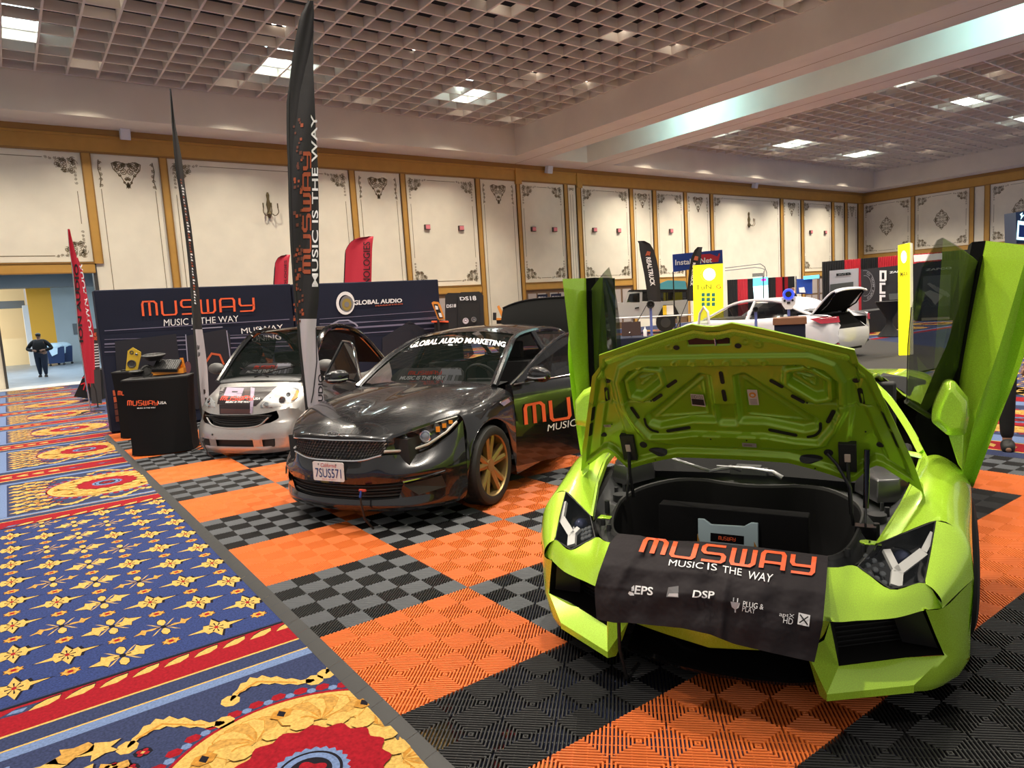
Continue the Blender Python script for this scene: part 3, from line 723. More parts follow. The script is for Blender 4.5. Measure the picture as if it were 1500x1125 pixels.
# side cheek behind the intake down to the lip
rows = [[(.03, .765, .452), (-.01, .825, .453), (-.12, .89, .485), (-.22, .938, .50)],
        [(-.01, .80, .34), (-.07, .86, .33), (-.15, .905, .32), (-.22, .93, .30)],
        [(-.055, .832, .245), (-.1, .875, .22), (-.16, .905, .19), (-.23, .93, .17)]]
body.grid(patch(rows, 3, 3))
rows = [[(-.055, .832, .245), (-.1, .875, .22), (-.16, .905, .19), (-.23, .93, .17), (-.44, .935, .2)], [(.05, .728, .158), (-.02, .80, .14), (-.12, .86, .12), (-.22, .90, .11), (-.44, .915, .12)], [(.04, .722, .125), (-.03, .79, .11), (-.13, .85, .10), (-.23, .89, .10), (-.44, .90, .11)]]
body.grid(patch(rows, 3, 2, False, True))
body.grid(patch([[(-.22, .938, .50), (-.22, .93, .30), (-.23, .93, .17)], [(-.48, .955, .52), (-.455, .945, .3), (-.44, .935, .2)]], 2, 2))
# lip plate and inner fin
LI, LO, FI, OL = P3(.198, .438, .138), P3(.05, .728, .158), P3(.10, .474, .208), P3(-.055, .832, .245)
FO = P3(-.03, .70, .222)
body.poly([LI, LO, FO, FI]); body.poly([LO, OL, FO])
body.poly([LI, LI - P3(0, 0, .028), LO - P3(0, 0, .030), LO])
body.poly([LI, FI, P3(.13, .45, .40), P3(.20, .45, .425), P3(.18, .43, .345), P3(.125, .36, .262)])
body.poly([LI, P3(.125, .36, .262), P3(.10, .37, .25), P3(.17, .41, .112), LI - P3(0, 0, .028)])
# flange folded down along the bay
fl_ = [(-.098, .61, .65), (-.42, .700, .728), (-.70, .758, .778), (-.98, .79, .798), (-1.15, .80, .80)]
body.grid([[Vector(p) for p in fl_], [Vector(p) + P3(0, -.012, -.004) for p in fl_], [Vector(p) + P3(0, -.016, -.035) for p in fl_]])
# sills, rear haunch, rear quarter, tail
rows = [[(-1.19, .96, .18), (-1.21, .97, .30), (-1.2, .96, .40)], [(-2.7, .98, .16), (-2.7, .99, .30), (-2.7, .93, .42)]]
body.grid(patch(rows, 3, 4))
rows = [
 [(-2.35, .50, 1.08), (-2.4, .62, 1.03), (-2.45, .74, .90), (-2.5, .86, .82), (-2.6, .95, .66), (-2.65, .97, .40), (-2.7, .97, .18)],
 [(-2.9, .46, 1.03), (-2.9, .62, .985), (-2.95, .78, .95), (-3.0, .93, .90), (-3.05, 1.0, .74), (-3.08, 1.01, .62), (-3.1, 1.01, .60)],
 [(-3.5, .42, .97), (-3.5, .6, .955), (-3.5, .80, .955), (-3.5, .96, .90), (-3.5, 1.01, .78), (-3.5, 1.015, .74), (-3.5, 1.01, .73)],
 [(-4.0, .40, .90), (-4.0, .6, .90), (-4.0, .78, .90), (-4.02, .92, .86), (-4.04, .985, .72), (-4.05, .985, .50), (-4.05, .97, .30)],
 [(-4.45, .38, .86), (-4.45, .6, .86), (-4.44, .76, .85), (-4.4, .88, .80), (-4.36, .93, .68), (-4.34, .93, .48), (-4.32, .92, .28)]]
body.grid(patch(rows, 4, 5))
body.poly([(-4.45, 0, .86), (-4.45, .6, .86), (-4.4, .88, .80), (-4.36, .93, .68), (-4.34, .93, .48), (-4.32, .92, .28), (-4.4, 0, .26)])
body.grid(patch([[(-2.35, 0, 1.10), (-2.35, .25, 1.10), (-2.35, .50, 1.08)], [(-2.9, 0, 1.06), (-2.9, .25, 1.05), (-2.9, .46, 1.03)], [(-3.5, 0, .99), (-3.5, .25, .98), (-3.5, .42, .97)], [(-4.45, 0, .88), (-4.45, .25, .87), (-4.45, .38, .86)]], 3, 3))
# roof and screen pillars
body.grid(patch([[(-1.90, 0, 1.115), (-1.90, .3, 1.105), (-1.92, .52, 1.065)], [(-2.1, 0, 1.136), (-2.1, .32, 1.12), (-2.12, .56, 1.07)], [(-2.35, 0, 1.10), (-2.35, .3, 1.09), (-2.35, .52, 1.06)]], 4, 4))
pl = [(-1.10, .80, .80), (-1.3, .745, .89), (-1.6, .655, 1.0), (-1.92, .56, 1.065), (-2.15, .575, 1.07), (-2.38, .60, 1.03), (-2.6, .66, .93)]
body.tube(crline(pl, 4), .016, 8)
body.grid([[Vector(p) + P3(.01, -.022, .0) for p in crline(pl[:4], 4)], [Vector(p) + P3(.01, .0, .02) for p in crline(pl[:4], 4)], [Vector(p) + P3(-.012, .012, .0) for p in crline(pl[:4], 4)]])
# wing in front of door, corner by the screen
body.poly([(-1.15, .80, .80), (-1.10, .80, .80), (-1.02, .66, .835), (-1.0, .64, .83), (-.98, .79, .798)])
body.mirror()
obj('body', body, [paint], car, ang=38, merge=True)
# dark engine-side scoop openings
for s in (1, -1):
    m = MB()
    m.poly([(-2.52, s * .86, .81), (-2.50, s * .74, .90), (-2.92, s * .79, .965), (-3.0, s * .90, .92)]); m.poly([(-2.45, s * .60, 1.02), (-2.5, s * .75, .90), (-2.9, s * .78, .956), (-2.8, s * .62, 1.0)])
    obj('air_scoop', m, [mblk], car, loc=(0, 0, .012), ang=0, label='black side air scoop')
# grille boxes of the front intakes
for s, nm in ((1, 'a'), (-1, 'b')):
    m = MB()
    o4 = [P3(.19, .45, .43), P3(.03, .765, .452), P3(-.055, .832, .245), P3(-.03, .70, .222), P3(.10, .474, .208)]
    bk = [p + P3(-.16, -.01, .0) for p in o4]
    m.prism([p + P3(-.004, 0, 0) for p in o4], (-.16, -.01, 0), 0, False); m.poly(bk)
    m.poly([o4[1] + P3(-.03, -.012, -.01), o4[2] + P3(-.03, -.02, .01), o4[2] + P3(-.06, -.14, .0), o4[1] + P3(-.06, -.12, -.02)], 1)
    for k in range(9):
        a = bk[0].lerp(bk[4], (k + .5) / 9); b = bk[1].lerp(bk[3], (k + .5) / 9); m.tube([a + P3(.02, 0, 0), b + P3(.02, 0, 0)], .003, 4, 1)
    if s < 0: m.v = [(x, -y, z) for x, y, z in m.v]; m.f = [f[::-1] for f in m.f]
    obj('air_intake', m, [mblk, gry2], car, ang=0)
# lower black splitter
m = MB()
sp = [(.05, .40), (.10, .30), (.13, .15), (.14, 0), (.13, -.15), (.10, -.30), (.05, -.40)]
m.grid([[P3(x - .02, y, .11) for x, y in sp], [P3(x, y, .10) for x, y in sp], [P3(x - .005, y, .086) for x, y in sp], [P3(-.3, y, .085) for x, y in sp]])
m.grid([[P3(x - .02, y, .11) for x, y in sp], [P3(-.12, y * 1.0, .17) for x, y in sp], [P3(-.13, y * .95, .30) for x, y in sp]])
m.box(-1.0, -.12, -.72, .72, .07, .12)
obj('splitter', m, [blk], car, ang=30)
m = MB(); m.tube([P3(.185, -.385, .30), P3(.19, -.385, .16), P3(.16, -.37, .012), P3(.02, -.36, .01)], .008, 6)
obj('cable', m, [BLACK], car)
# headlights
def lampside(s):
    f = lambda p: P3(p[0], p[1] * s, p[2]); q = [T_, U_, Lw, Bt, O_t]; L = thing
    cen = sum(q, P3(0, 0, 0)) / 5; n = P3(.55, .35 * s, .75).normalized()
    dp = P3(-.10, -.02, -.06)
    m = MB(); r0 = [f(p) for p in q]; r1 = [f(p + dp * .8 + (cen - p) * .12) for p in q]
    for i in range(5): m.poly([r0[i], r0[(i + 1) % 5], r1[(i + 1) % 5], r1[i]])
    m.poly(r1); hl = obj('headlight', m, [blk], car, ang=0)
    up = P3(.02, 0, .035)
    def at(a, b, k=.35): # a: T->O blend across, b: down
        t = (T_.lerp(O_t, b)).lerp(U_.lerp(Lw, b).lerp(Lw.lerp(Bt, b), b), a); return f(t + dp * k)
    m = MB() # Y-shaped light guide
    def rib(a, b, w, h=.018):
        d = (b - a).normalized(); x = d.cross(n).normalized() * w
        m.prism([a - x, b - x, b + x, a + x], n * h)
    J = at(.50, .80, .45)
    pn = (f(U_) - f(T_)).cross(f(Bt) - f(T_)).normalized(); p0 = f(T_) - pn * math.copysign(.022, pn.z)
    def lq(q): r = lam.dir(q); return lam.c + r * ((p0 - lam.c).dot(pn) / r.dot(pn))
    n = pn * math.copysign(1, pn.z)
    G_ = [lq(q) for q in (((1311, 861), (1313, 840), (1297, 808), (1351, 811), (1365, 784)) if s > 0 else ((839, 801), (840, 786), (850, 776), (825, 762), (829, 738)))]
    rib(G_[0], G_[1], .020); rib(G_[1], G_[2], .014); rib(G_[1], G_[3], .017); rib(G_[3], G_[4], .011)
    obj('light_guide', m, [drl], hl, ang=30)
    m = MB(); c = at(.42, .45, .75); m.sphere(c, .035, 14); obj('projector', m, [mat('projector', (.05, .06, .12), .05, metal=.4)], hl)
    m = MB(); m.cyl(c - n * .02, c + n * .004, .048, .052, 24, cap=False); obj('projector_ring', m, [silv], hl)
    for k in range(9):
        a = .72 + .11 * (k % 3) ; b = .50 + .17 * (k // 3)
        m = MB(); c = lq((1270 + 11 * (k % 3) + 2 * (k // 3), 814 + 9 * (k % 3) * .7 + 13 * (k // 3)) if s > 0 else (853 + 5 * (k % 3), 776 + 6 * (k // 3) - 2 * (k % 3))) - n * .01; m.lathe([(.011, 0), (.013, .006), (.009, .010)], c, n, 10); obj('led_cell', m, [mat('led_cell', (.12, .13, .14), .2, metal=.6)], hl)
    m = MB(); m.poly([f(p + P3(.0, 0, -.001)) for p in q]); obj('lens_cover', m, [lens], hl, ang=0)
    m = MB(); r2 = [f(p + (cen - p) * .045) for p in q]
    for i in range(5): m.poly([f(q[i] + P3(0, 0, .001)), f(q[(i + 1) % 5] + P3(0, 0, .001)), r2[(i + 1) % 5] + P3(0, 0, .002), r2[i] + P3(0, 0, .002)])
    obj('seal', m, [mblk], hl, ang=0)
lampside(1); lampside(-1)
# open front bay: liner, tub, rim
RZ = .655
rimp = [(.03, .0), (.03, .25), (.02, .40), (-.06, .475), (-.22, .52), (-.45, .535), (-.64, .49), (-.80, .38), (-.84, .25), (-.80, .12), (-.78, .0)]
def rimloop(dx=0, sc=1, z=RZ): # closed loop
    a = [(x, y) for x, y in rimp]; b = [(x, -y) for x, y in rimp[-2:0:-1]]; L = crline([(x + dx, y * sc, z) for x, y in a + b + a[:1]], 4)[:-1]; return L
drz = lambda x: -.05 * sm((x + .35) / .35)
m = MB(); o = rimloop(); cx = -.38
inn = lambda k, z: [P3(cx + (p.x - cx) * k, p.y * k, z + drz(p.x)) for p in o]
m.grid([inn(1, RZ - .005), inn(.985, .60), inn(.96, .45), inn(.90, .25), inn(.80, .20)], 0, True); m.poly(inn(.80, .20))
obj('trunk_tub', m, [felt], car, ang=60, label='black felt lined front trunk')
m = MB(); n = len(o)
m.grid([inn(1.0, RZ - .01), inn(1.008, RZ + .008), inn(1.025, RZ + .010), inn(1.04, RZ - .006)], 0, True); obj('trunk_seal', m, [rubber], car)
m = MB() # bay liner around tub
outer = []
for p in o:
    y = p.y; ex = max(0, min(1, (p.x + .98) / 1.08)); yy = .60 + .17 * (1 - ex) if abs(y) > .3 else abs(y) * 1.2
    outer.append(P3(min(.09, max(-.97, cx + (p.x - cx) * 1.32)), math.copysign(min(yy, interp([(-.97, .775), (-.70, .745), (-.42, .69), (-.1, .60), (.09, .44)], cx + (p.x - cx) * 1.32)), y) if abs(y) > .02 else 0, interp([(-.97, .74), (-.7, .70), (-.3, .63), (.0, .575), (.09, .59)], cx + (p.x - cx) * 1.32)))
m.grid([inn(1.03, RZ - .003), [a.lerp(b, .35) - P3(0, 0, .05) for a, b in zip(inn(1.03, RZ), outer)], [a.lerp(b, .7) - P3(0, 0, .045) for a, b in zip(inn(1.03, RZ), outer)], outer], 0, True)
for s in (1, -1):
    for (x, y, r) in ((-.55, .64, .012), (-.30, .60, .014), (-.12, .555, .012), (-.62, .62, .009), (-.05, .50, .012)):
        m.cyl((x, y * s, .60), (x, y * s, .665 if x < -.2 else .63), r, r * .9, 12, 1)
    m.cyl((-.5, s * .60, .58), (-.5, s * .60, .645), .045, .04, 20, 1)
obj('bay_liner', m, [gry, gry2], car, ang=40)
# towers by the screen
for s in (1, -1):
    m = MB(); b = [(-.80, .50), (-.62, .60), (-.66, .70), (-.90, .76), (-.97, .55)]; cxx = (-.80, .62)
    R = [[P3(x, y * s, .66) for x, y in b], [P3(x, y * s, .69) for x, y in b], [P3(cxx[0] + (x - cxx[0]) * .88, (cxx[1] + (y - cxx[1]) * .88) * s, .76) for x, y in b], [P3(cxx[0] + (x - cxx[0]) * .80, (cxx[1] + (y - cxx[1]) * .80) * s, .765) for x, y in b]]
    m.loft(R); obj('tower_cover', m, [mat('tower_metal', (.10, .10, .105), .28, metal=.7)], car, ang=30, bev=.004)
# cowl, windscreen, wipers
m = MB(); m.grid(patch([[(-.80, -.6, .70), (-.84, -.3, .70), (-.86, 0, .70), (-.84, .3, .70), (-.80, .6, .70)], [(-.93, -.66, .76), (-.95, -.3, .765), (-.96, 0, .77), (-.95, .3, .765), (-.93, .66, .76)], [(-1.04, -.70, .80), (-1.07, -.3, .83), (-1.08, 0, .84), (-1.07, .3, .83), (-1.04, .70, .80)]], 4, 3)); obj('cowl', m, [mat('cowl_black', (.012, .012, .013), .75, spec=.12)], car)
m = MB(); m.box(-.885, -.83, -.10, .09, .70, .735); m.box(-.88, -.84, -.07, .06, .735, .75); obj('hinge_block', m, [gry], car, bev=.004)
m = MB(); m.grid(patch([[(-1.06, -.72, .80), (-1.09, -.4, .83), (-1.10, 0, .845), (-1.09, .4, .83), (-1.06, .72, .80)], [(-1.5, -.64, .97), (-1.51, -.35, .995), (-1.52, 0, 1.0), (-1.51, .35, .995), (-1.5, .64, .97)], [(-1.91, -.52, 1.065), (-1.90, -.3, 1.105), (-1.90, 0, 1.115), (-1.90, .3, 1.105), (-1.91, .52, 1.065)]], 4, 4)); obj('windscreen', m, [mat('screen_dark', (.006, .008, .008), .12, alpha=.8, spec=.15)], car, ang=60)
for a, b, c in ((lam.at((1146, 700), z=.80), lam.at((1100, 686), z=.83), lam.at((1050, 683), z=.845)), (lam.at((1085, 688), z=.82), lam.at((1040, 690), z=.83), lam.at((975, 668), z=.86))):
    m = MB(); a, b, c = Vector(a), Vector(b), Vector(c)
    m.tube([a, a.lerp(b, .3) + P3(0, 0, .015), b, c], [.013, .011, .009, .007], 8, flat=.6); w = obj('wiper', m, [mat('wiper_metal', (.25, .25, .26), .35, metal=.8)], car)
# cabin tub, seats
m = MB(); m.box(-2.5, -1.1, -.78, .78, .25, .30); m.box(-1.35, -1.12, -.76, .76, .3, .80); m.box(-2.45, -2.35, -.7, .7, .3, 1.0)
for s in (1, -1): m.box(-2.3, -1.75, s * .38 - .24, s * .38 + .24, .3, .45); m.box(-2.35, -2.1, s * .38 - .24, s * .38 + .24, .4, .98)
obj('cabin', m, [mblk], car, bev=.02)
m = MB(); m.box(-4.3, -.95, -.80, .80, .13, .28); m.box(-4.2, -2.6, -.7, .7, .25, .8); obj('underbody', m, [mblk], car)
# wheels
def wheel(par, x, y, r, w, rim, spokes=5, rimm=None, rr=.74, split=True):
    s = 1 if y > 0 else -1; c = P3(x, y, r); ax = P3(0, s, 0)
    t = MB(); pr = [(r * rr, -w / 2), (r * .95, -w / 2), (r, -w * .36), (r, w * .36), (r * .96, w * .49), (r * .86, w * .54), (r * rr, w * .49)]
    t.lathe(pr, c, ax, 48, 0, False)
    for k in range(60): # tread blocks
        a = 2 * PI * k / 60; u = P3(math.cos(a), 0, math.sin(a)); v = P3(-math.sin(a), 0, math.cos(a))
        t.add([c + u * (r + .002) + v * q * .008 + ax * h for q, h in ((-1, -w * .36), (1, -w * .36), (1, w * .38), (-1, w * .38))], [(0, 1, 2, 3)], 0)
    wh = obj('wheel', t, [rubber], par, ang=40)
    m = MB(); m.lathe([(r * rr, w * .49), (r * rr * .97, w * .44), (r * rr * .93, -w * .4), (r * rr, -w * .45)], c, ax, 48, 0, False)
    for k in range(spokes):
        for dlt in ((-.16, .16) if split else (0,)):
            a0 = 2 * PI * k / spokes + PI / 2; a1 = a0 + dlt * 1.25
            p0 = P3(math.cos(a0 + dlt * .4) * r * .10, 0, math.sin(a0 + dlt * .4) * r * .10); p1 = P3(math.cos(a1) * r * rr * .97, 0, math.sin(a1) * r * rr * .97)
            d = (p1 - p0).normalized(); nn = d.cross(ax)
            for h0, h1, w0, w1 in ((w * .30, w * .40, .032, .026),):
                q = [p0 - nn * w0, p1 - nn * w1, p1 + nn * w1, p0 + nn * w0]
                A = [c + v + ax * (h0 if i in (0, 3) else h1) for i, v in enumerate(q)]; Bq = [v - ax * .04 for v in A]
                m.add(A + Bq, [(0, 1, 2, 3), (0, 4, 5, 1), (3, 2, 6, 7), (4, 7, 6, 5)]); e = [c + p0 + ax * (h0 + .012), c + p1 + ax * (h1 + .008)]; m.add([A[0], A[1], e[1], e[0], A[3], A[2]], [(0, 1, 2, 3), (3, 2, 5, 4)])
    m.lathe([(r * .17, w * .25), (r * .16, w * .36), (r * .08, w * .37), (.001, w * .37)], c, ax, 24)
    obj('rim', m, [rim], wh, ang=30)
    m = MB(); m.lathe([(r * .5, 0), (r * .5, .02), (.02, .02)], c, ax, 32); obj('brake_disc', m, [mat('brake_metal', (.25, .22, .2), .35, metal=.9)], wh)
for s in (1, -1):
    wheel(car, -.86, s * .86, .34, .25, mblk); wheel(car, -3.56, s * .86, .355, .32, mblk)
# ---- raised lid
def HX(z): d = z - .784; return -.399 + .42 * d + .097 * d * d
def hd(q):
    r = lam.dir(q); a, b = 1., 5.
    for _ in range(50):
        t = (a + b) / 2; p = lam.c + r * t
        if p.x > HX(p.z): a = t
        else: b = t
    return p.y, p.z
HT_ = [(0, 1.530), (.03, 1.532), (.081, 1.543), (.2, 1.512), (.527, 1.416), (.540, 1.36), (.587, 1.313), (.66, 1.12), (.735, .92), (.775, .784)]
HB_ = [(0, .897), (.13, .896), (.25, .893), (.33, .873), (.43, .842), (.50, .814), (.52, .822), (.548, .858), (.575, .888), (.60, .902), (.625, .896), (.67, .861), (.73, .818), (.775, .782)]
def sdpoly(p, V):
    d = 1e9; ins = False; n = len(V)
    for i in range(n):
        a, b = V[i], V[(i + 1) % n]; ex, ey = b[0] - a[0], b[1] - a[1]; wx, wy = p[0] - a[0], p[1] - a[1]
        t = max(0, min(1, (wx * ex + wy * ey) / (ex * ex + ey * ey))); dx, dy = wx - ex * t, wy - ey * t; d = min(d, dx * dx + dy * dy)
        if (a[1] > p[1]) != (b[1] > p[1]) and p[0] < (b[0] - a[0]) * (p[1] - a[1]) / (b[1] - a[1]) + a[0]: ins = not ins
    d = math.sqrt(d); return -d if ins else d
PL1 = [(-.6, 1.392), (.36, 1.385), (.45, 1.345), (.485, 1.27), (.485, 1.14), (.44, 1.04), (.40, .975), (.30, .955), (-.6, .955)]
PL2 = [(-.6, 1.345), (.33, 1.345), (.41, 1.325), (.46, 1.27), (.46, 1.14), (.43, 1.06), (.375, .985), (.28, .99), (.16, 1.01), (-.6, 1.015)]
TRI = [(.055, 1.285), (.095, 1.295), (.375, 1.085), (.37, 1.045), (.32, 1.03), (.16, 1.065), (.055, 1.065)]
TR2 = [(.09, 1.262), (.335, 1.065), (.09, 1.09)]
OVL = [(.275, 1.262), (.28, 1.31), (.35, 1.318), (.42, 1.27), (.42, 1.2), (.375, 1.19)]
OV2 = [(.31, 1.285), (.375, 1.27), (.375, 1.235)]
LAT = [(-.115, 1.44), (.055, 1.44), (.06, 1.48), (.04, 1.505), (-.08, 1.505), (-.12, 1.48)]
EDG = [(.56, 1.30), (.535, 1.24), (.575, 1.13), (.62, 1.0), (.65, .90), (.60, .93), (.52, .88), (.49, 1.0), (.51, 1.15), (.505, 1.28)]
def relief(y, z):
    a = abs(y); top = interp(HT_, a); bot = interp(HB_, a)
    e = min(top - z, z - bot, (.775 - a) * 1.2 if z < 1.2 else 9); e2 = min(top - z, (interp([(.784, .775), (.92, .735), (1.12, .66), (1.313, .587), (1.36, .540), (1.416, .527)], z) - a) if z < 1.416 else 9)
    h = -.018 * sm((min(e2, z - bot) - .022) / .018)
    h += .012 * sm((.012 - sdpoly((a, z), PL1)) / .014)
    h -= .022 * sm((.006 - sdpoly((a, z), PL2)) / .012)
    h -= .026 * sm((.010 - sdpoly((a, z), TRI)) / .022)
    h += .004 * sm((.006 - abs(sdpoly((a, z), TR2))) / .004)
    h += .016 * sm((.030 - sdpoly((a, z), OVL)) / .012) - .034 * sm((.006 - sdpoly((a, z), OVL)) / .02)
    h += .005 * sm((.005 - abs(sdpoly((a, z), OV2))) / .004)
    h -= .020 * sm((.004 - sdpoly((y, z), LAT)) / .012)
    h -= .008 * sm((.002 - sdpoly((a, z), EDG)) / .014)
    if a < .05 and 1.04 < z < 1.155: h -= .018 * sm((.05 - a) / .02) * sm((1.155 - z) / .008) * sm((z - 1.04) / .03)
    for c in (-.185, -.11, -.036, .038, .11, .184): # stamped dimples
        d = math.hypot(y - c, z - 1.363); h += .005 * sm((.017 - d) / .008) - .004 * sm((.011 - d) / .006)
    for c, zz in ((.12, 1.452), (.17, 1.437), (-.2, 1.432)):
        d = math.hypot(y - c, z - zz); h += .004 * sm((.018 - d) / .008) - .004 * sm((.012 - d) / .006)
    if abs(z - 1.165) < .004 and a > .33: h -= .003
    return h * 1.3
def hp(y, z, off=0): # point on the inner face, lifted towards the viewer side by off
    s = .42 + .194 * (z - .784); n = P3(1, 0, -s).normalized(); k = .02 * (abs(y) / .775) ** 2
    return P3(HX(z), y, z) + n * (off + relief(y, z))
NU, NV = 230, 140; R = []; Rb = []
us = [-.775 + 1.55 * i / NU for i in range(NU + 1)]
for br in (.081, .527, .540, .587, .52): # line columns up with the outline corners
    for sg in (1, -1):
        k = min(range(len(us)), key=lambda i: abs(us[i] - br * sg)); us[k] = br * sg
for j in range(NV + 1):
    r = []; rb = []
    for u in us:
        a = abs(u); t = interp(HT_, a); b = interp(HB_, a); z = b + (t - b) * j / NV; r.append(hp(u, z)); q = hp(u, z, 0); s = .5
        rb.append(P3(HX(z), u, z) + P3(-.02 - .09 * sm(min(j, NV - j) / (NV * .14)), 0, .02 - .05 * j / NV))
    R.append(r); Rb.append(rb)
m = MB(); m.grid(R, 0)
k = len(R)
rim_ = [r[0] for r in R] ; 
m.grid([[p for p in R[-1]], [p + P3(-.012, 0, .004) for p in R[-1]]], 0); m.grid([[p + P3(-.012, 0, .004) for p in R[0]], [p for p in R[0]]], 0)
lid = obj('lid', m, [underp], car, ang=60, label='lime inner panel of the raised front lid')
m = MB(); m.grid([[p + P3(-.012, 0, .004) for p in r] if j in (0, NV) else Rb[j] for j, r in enumerate(R)], 0, False, True)
obj('lid_skin', m, [paint], lid, ang=60)
def capsule(m, a, b, w, off=.004, mi=0, n=6, cur=None):
    a, b = Vector(a), Vector(b); d = (b - a).normalized(); nn = Vector((-d.y, d.x)); base = math.atan2(d.y, d.x); L = [a, b] if cur is None else None
    P = [b + Vector((math.cos(base + t), math.sin(base + t))) * w for t in [(-.5 + i / n) * PI for i in range(n + 1)]] + [a - Vector((math.cos(base + t), math.sin(base + t))) * w for t in [(-.5 + i / n) * PI for i in range(n + 1)]]
    c = (a + b) / 2; A = [hp(p.x, p.y, off) for p in P]; m.poly(A, mi)
holem = mat('panel_opening', (.006, .008, .003), .6)
for s in (1, -1):
    for a, b, w in (((.205, 1.268), (.245, 1.242), .008), ((.285, 1.198), (.325, 1.172), .008), ((.44, 1.128), (.418, 1.082), .009), ((.542, 1.235), (.550, 1.178), .010), ((.622, 1.146), (.645, 1.08), .006), ((.655, 1.058), (.677, .992), .006), ((.285, 1.012), (.18, 1.034), .008)):
        m = MB(); capsule(m, (a[0] * s, a[1]), (b[0] * s, b[1]), w); obj('slot', m, [holem], lid, ang=0)
    m = MB(); arc = crline([(.388 * s, 1.072, 0), (.385 * s, 1.04, 0), (.365 * s, 1.015, 0), (.335 * s, 1.005, 0)], 4)
    for p, q in zip(arc, arc[1:]): capsule(m, p.xy, q.xy, .006, .0035)
    obj('slot', m, [holem], lid, ang=0)
    for (y, z, r) in ((.613, .982, .014), (.415, .940, .019), (.528, 1.271, .013)):
        m = MB(); c = Vector((y * s, z)); m.poly([hp(c.x + r * math.cos(t * PI / 8), c.y + r * .9 * math.sin(t * PI / 8), .003) for t in range(16)]); obj('grommet', m, [mblk], lid, ang=0)
    m = MB(); m.poly([hp(.345 * s + .048 * math.cos(t * PI / 8), .912 + .017 * math.sin(t * PI / 8), .004) for t in range(16)]); obj('grommet', m, [mblk], lid, ang=0)
    for (y, z) in ((.56, 1.04), (.34, 1.165), (.31, 1.35), (.72, .83), (.08, .995), (.36, .875)):
        m = MB(); m.poly([hp(y * s + .004 * math.cos(t * PI / 4), z + .004 * math.sin(t * PI / 4), .003) for t in range(8)]); obj('bolt_hole', m, [holem], lid, ang=0)
for a, b in (((0, 1.304), (.002, 1.262)), ((0, 1.218), (.002, 1.178))):
    m = MB(); capsule(m, a, b, .009); obj('slot', m, [holem], lid, ang=0)
for y, z in ((-.17, 1.432), (.09, 1.433)):
    m = MB(); m.poly([hp(y + .014 * math.cos(t * PI / 8), z + .011 * math.sin(t * PI / 8), .003) for t in range(16)]); obj('grommet', m, [mblk], lid, ang=0)
m = MB(); m.poly([hp(y, z, .002) for y, z in LAT], 1); m.poly([hp(y, z, .006) for y, z in ((-.03, 1.478), (.03, 1.478), (.03, 1.512), (-.03, 1.512))], 2)
m.poly([hp(y, z, .008) for y, z in ((-.10, 1.444), (-.075, 1.446), (-.085, 1.478), (-.095, 1.476))], 0); m.tube([hp(-.005, 1.47, .01), hp(-.002, 1.495, .02), hp(.0, 1.44, .012)], .004, 6)
obj('latch_plate', m, [silv, mat('latch_dark', (.05, .022, .018), .35, metal=.3), mblk], lid, ang=0, label='dark latch plate with silver striker')
def sticker(cs, parts):
    m = MB(); m.poly([hp(y, z, .010) for y, z in cs], 0); F = lambda u, v: bil(cs, u, v)
    for (u0, u1, v0, v1, mi) in parts: m.poly([hp(*F(u, v), .012) for u, v in ((u0, v0), (u1, v0), (u1, v1), (u0, v1))], mi)
    return m
pap = mat('paper_label', (.62, .50, .40), .6); red_ = mat('label_red', (.5, .05, .03), .6)
L1 = [(-.158, 1.130), (-.095, 1.124), (-.098, 1.184), (-.156, 1.188)]
m = sticker(L1, [(.05, .95, .12, .62, 1)]); put_text(m, 'EID123', lambda u, v: hp(*bil(L1, .08 + u * .84, .7 + v * .25), .014), 1); obj('label', m, [pap, BLACK], lid, ang=0)
L1 = [(.098, 1.137), (.140, 1.137), (.138, 1.209), (.096, 1.211)]
m = sticker(L1, []); m.poly([hp(.117 + .015 * math.cos(k * PI / 6), 1.186 + .013 * math.sin(k * PI / 6), .012) for k in range(12)], 1); m.poly([hp(.117 + .008 * math.cos(k * PI / 6), 1.186 + .006 * math.sin(k * PI / 6), .014) for k in range(12)], 0)
for k in range(4): m.poly([hp(*bil(L1, u, .08 + .09 * k + v), .012) for u, v in ((.15, 0), (.85, 0), (.85, .03), (.15, .03))], 2)
obj('label', m, [pap, mat('label_orange', (.7, .25, .02), .6), mat('label_ink', (.2, .15, .12), .6)], lid, ang=0)
for L1 in ([(.060, .968), (.122, .966), (.122, .986), (.060, .988)], [(-.60, 1.028), (-.565, 1.028), (-.565, 1.044), (-.60, 1.045)]):
    obj('label', sticker(L1, [(.1, .7, .3, .7, 1)]), [mat('label_gray', (.30, .27, .22), .5), mat('label_ink', (.2, .15, .12), .6)], lid, ang=0)
for s in (1, -1): # hinges, gas struts, harness
    m = MB(); b = hp(.49 * s, .93, .0)
    m.box(-.012, .02, -.035, .035, -.075, .07, 0, Matrix.Translation(b) @ Matrix.Rotation(.40, 4, 'Y')); m.tube([b + P3(.01, 0, -.02), P3(-.36, .495 * s, .80), P3(-.42, .50 * s, .66)], .010, 8, flat=.6)
    m.box(.018, .026, -.012, .012, -.02, .02, 1, Matrix.Translation(b) @ Matrix.Rotation(.40, 4, 'Y')); obj('lid_hinge', m, [mblk, pap], lid, bev=.004)
m = MB(); m.cyl(hp(.565, .965, .015), P3(-.33, .56, .72), .012, n=12); m.cyl(P3(-.33, .56, .72), P3(-.27, .555, .50), .005, n=8); m.box(-.30, -.25, .52, .60, .47, .66); obj('gas_strut', m, [blk], lid, label='black gas strut')
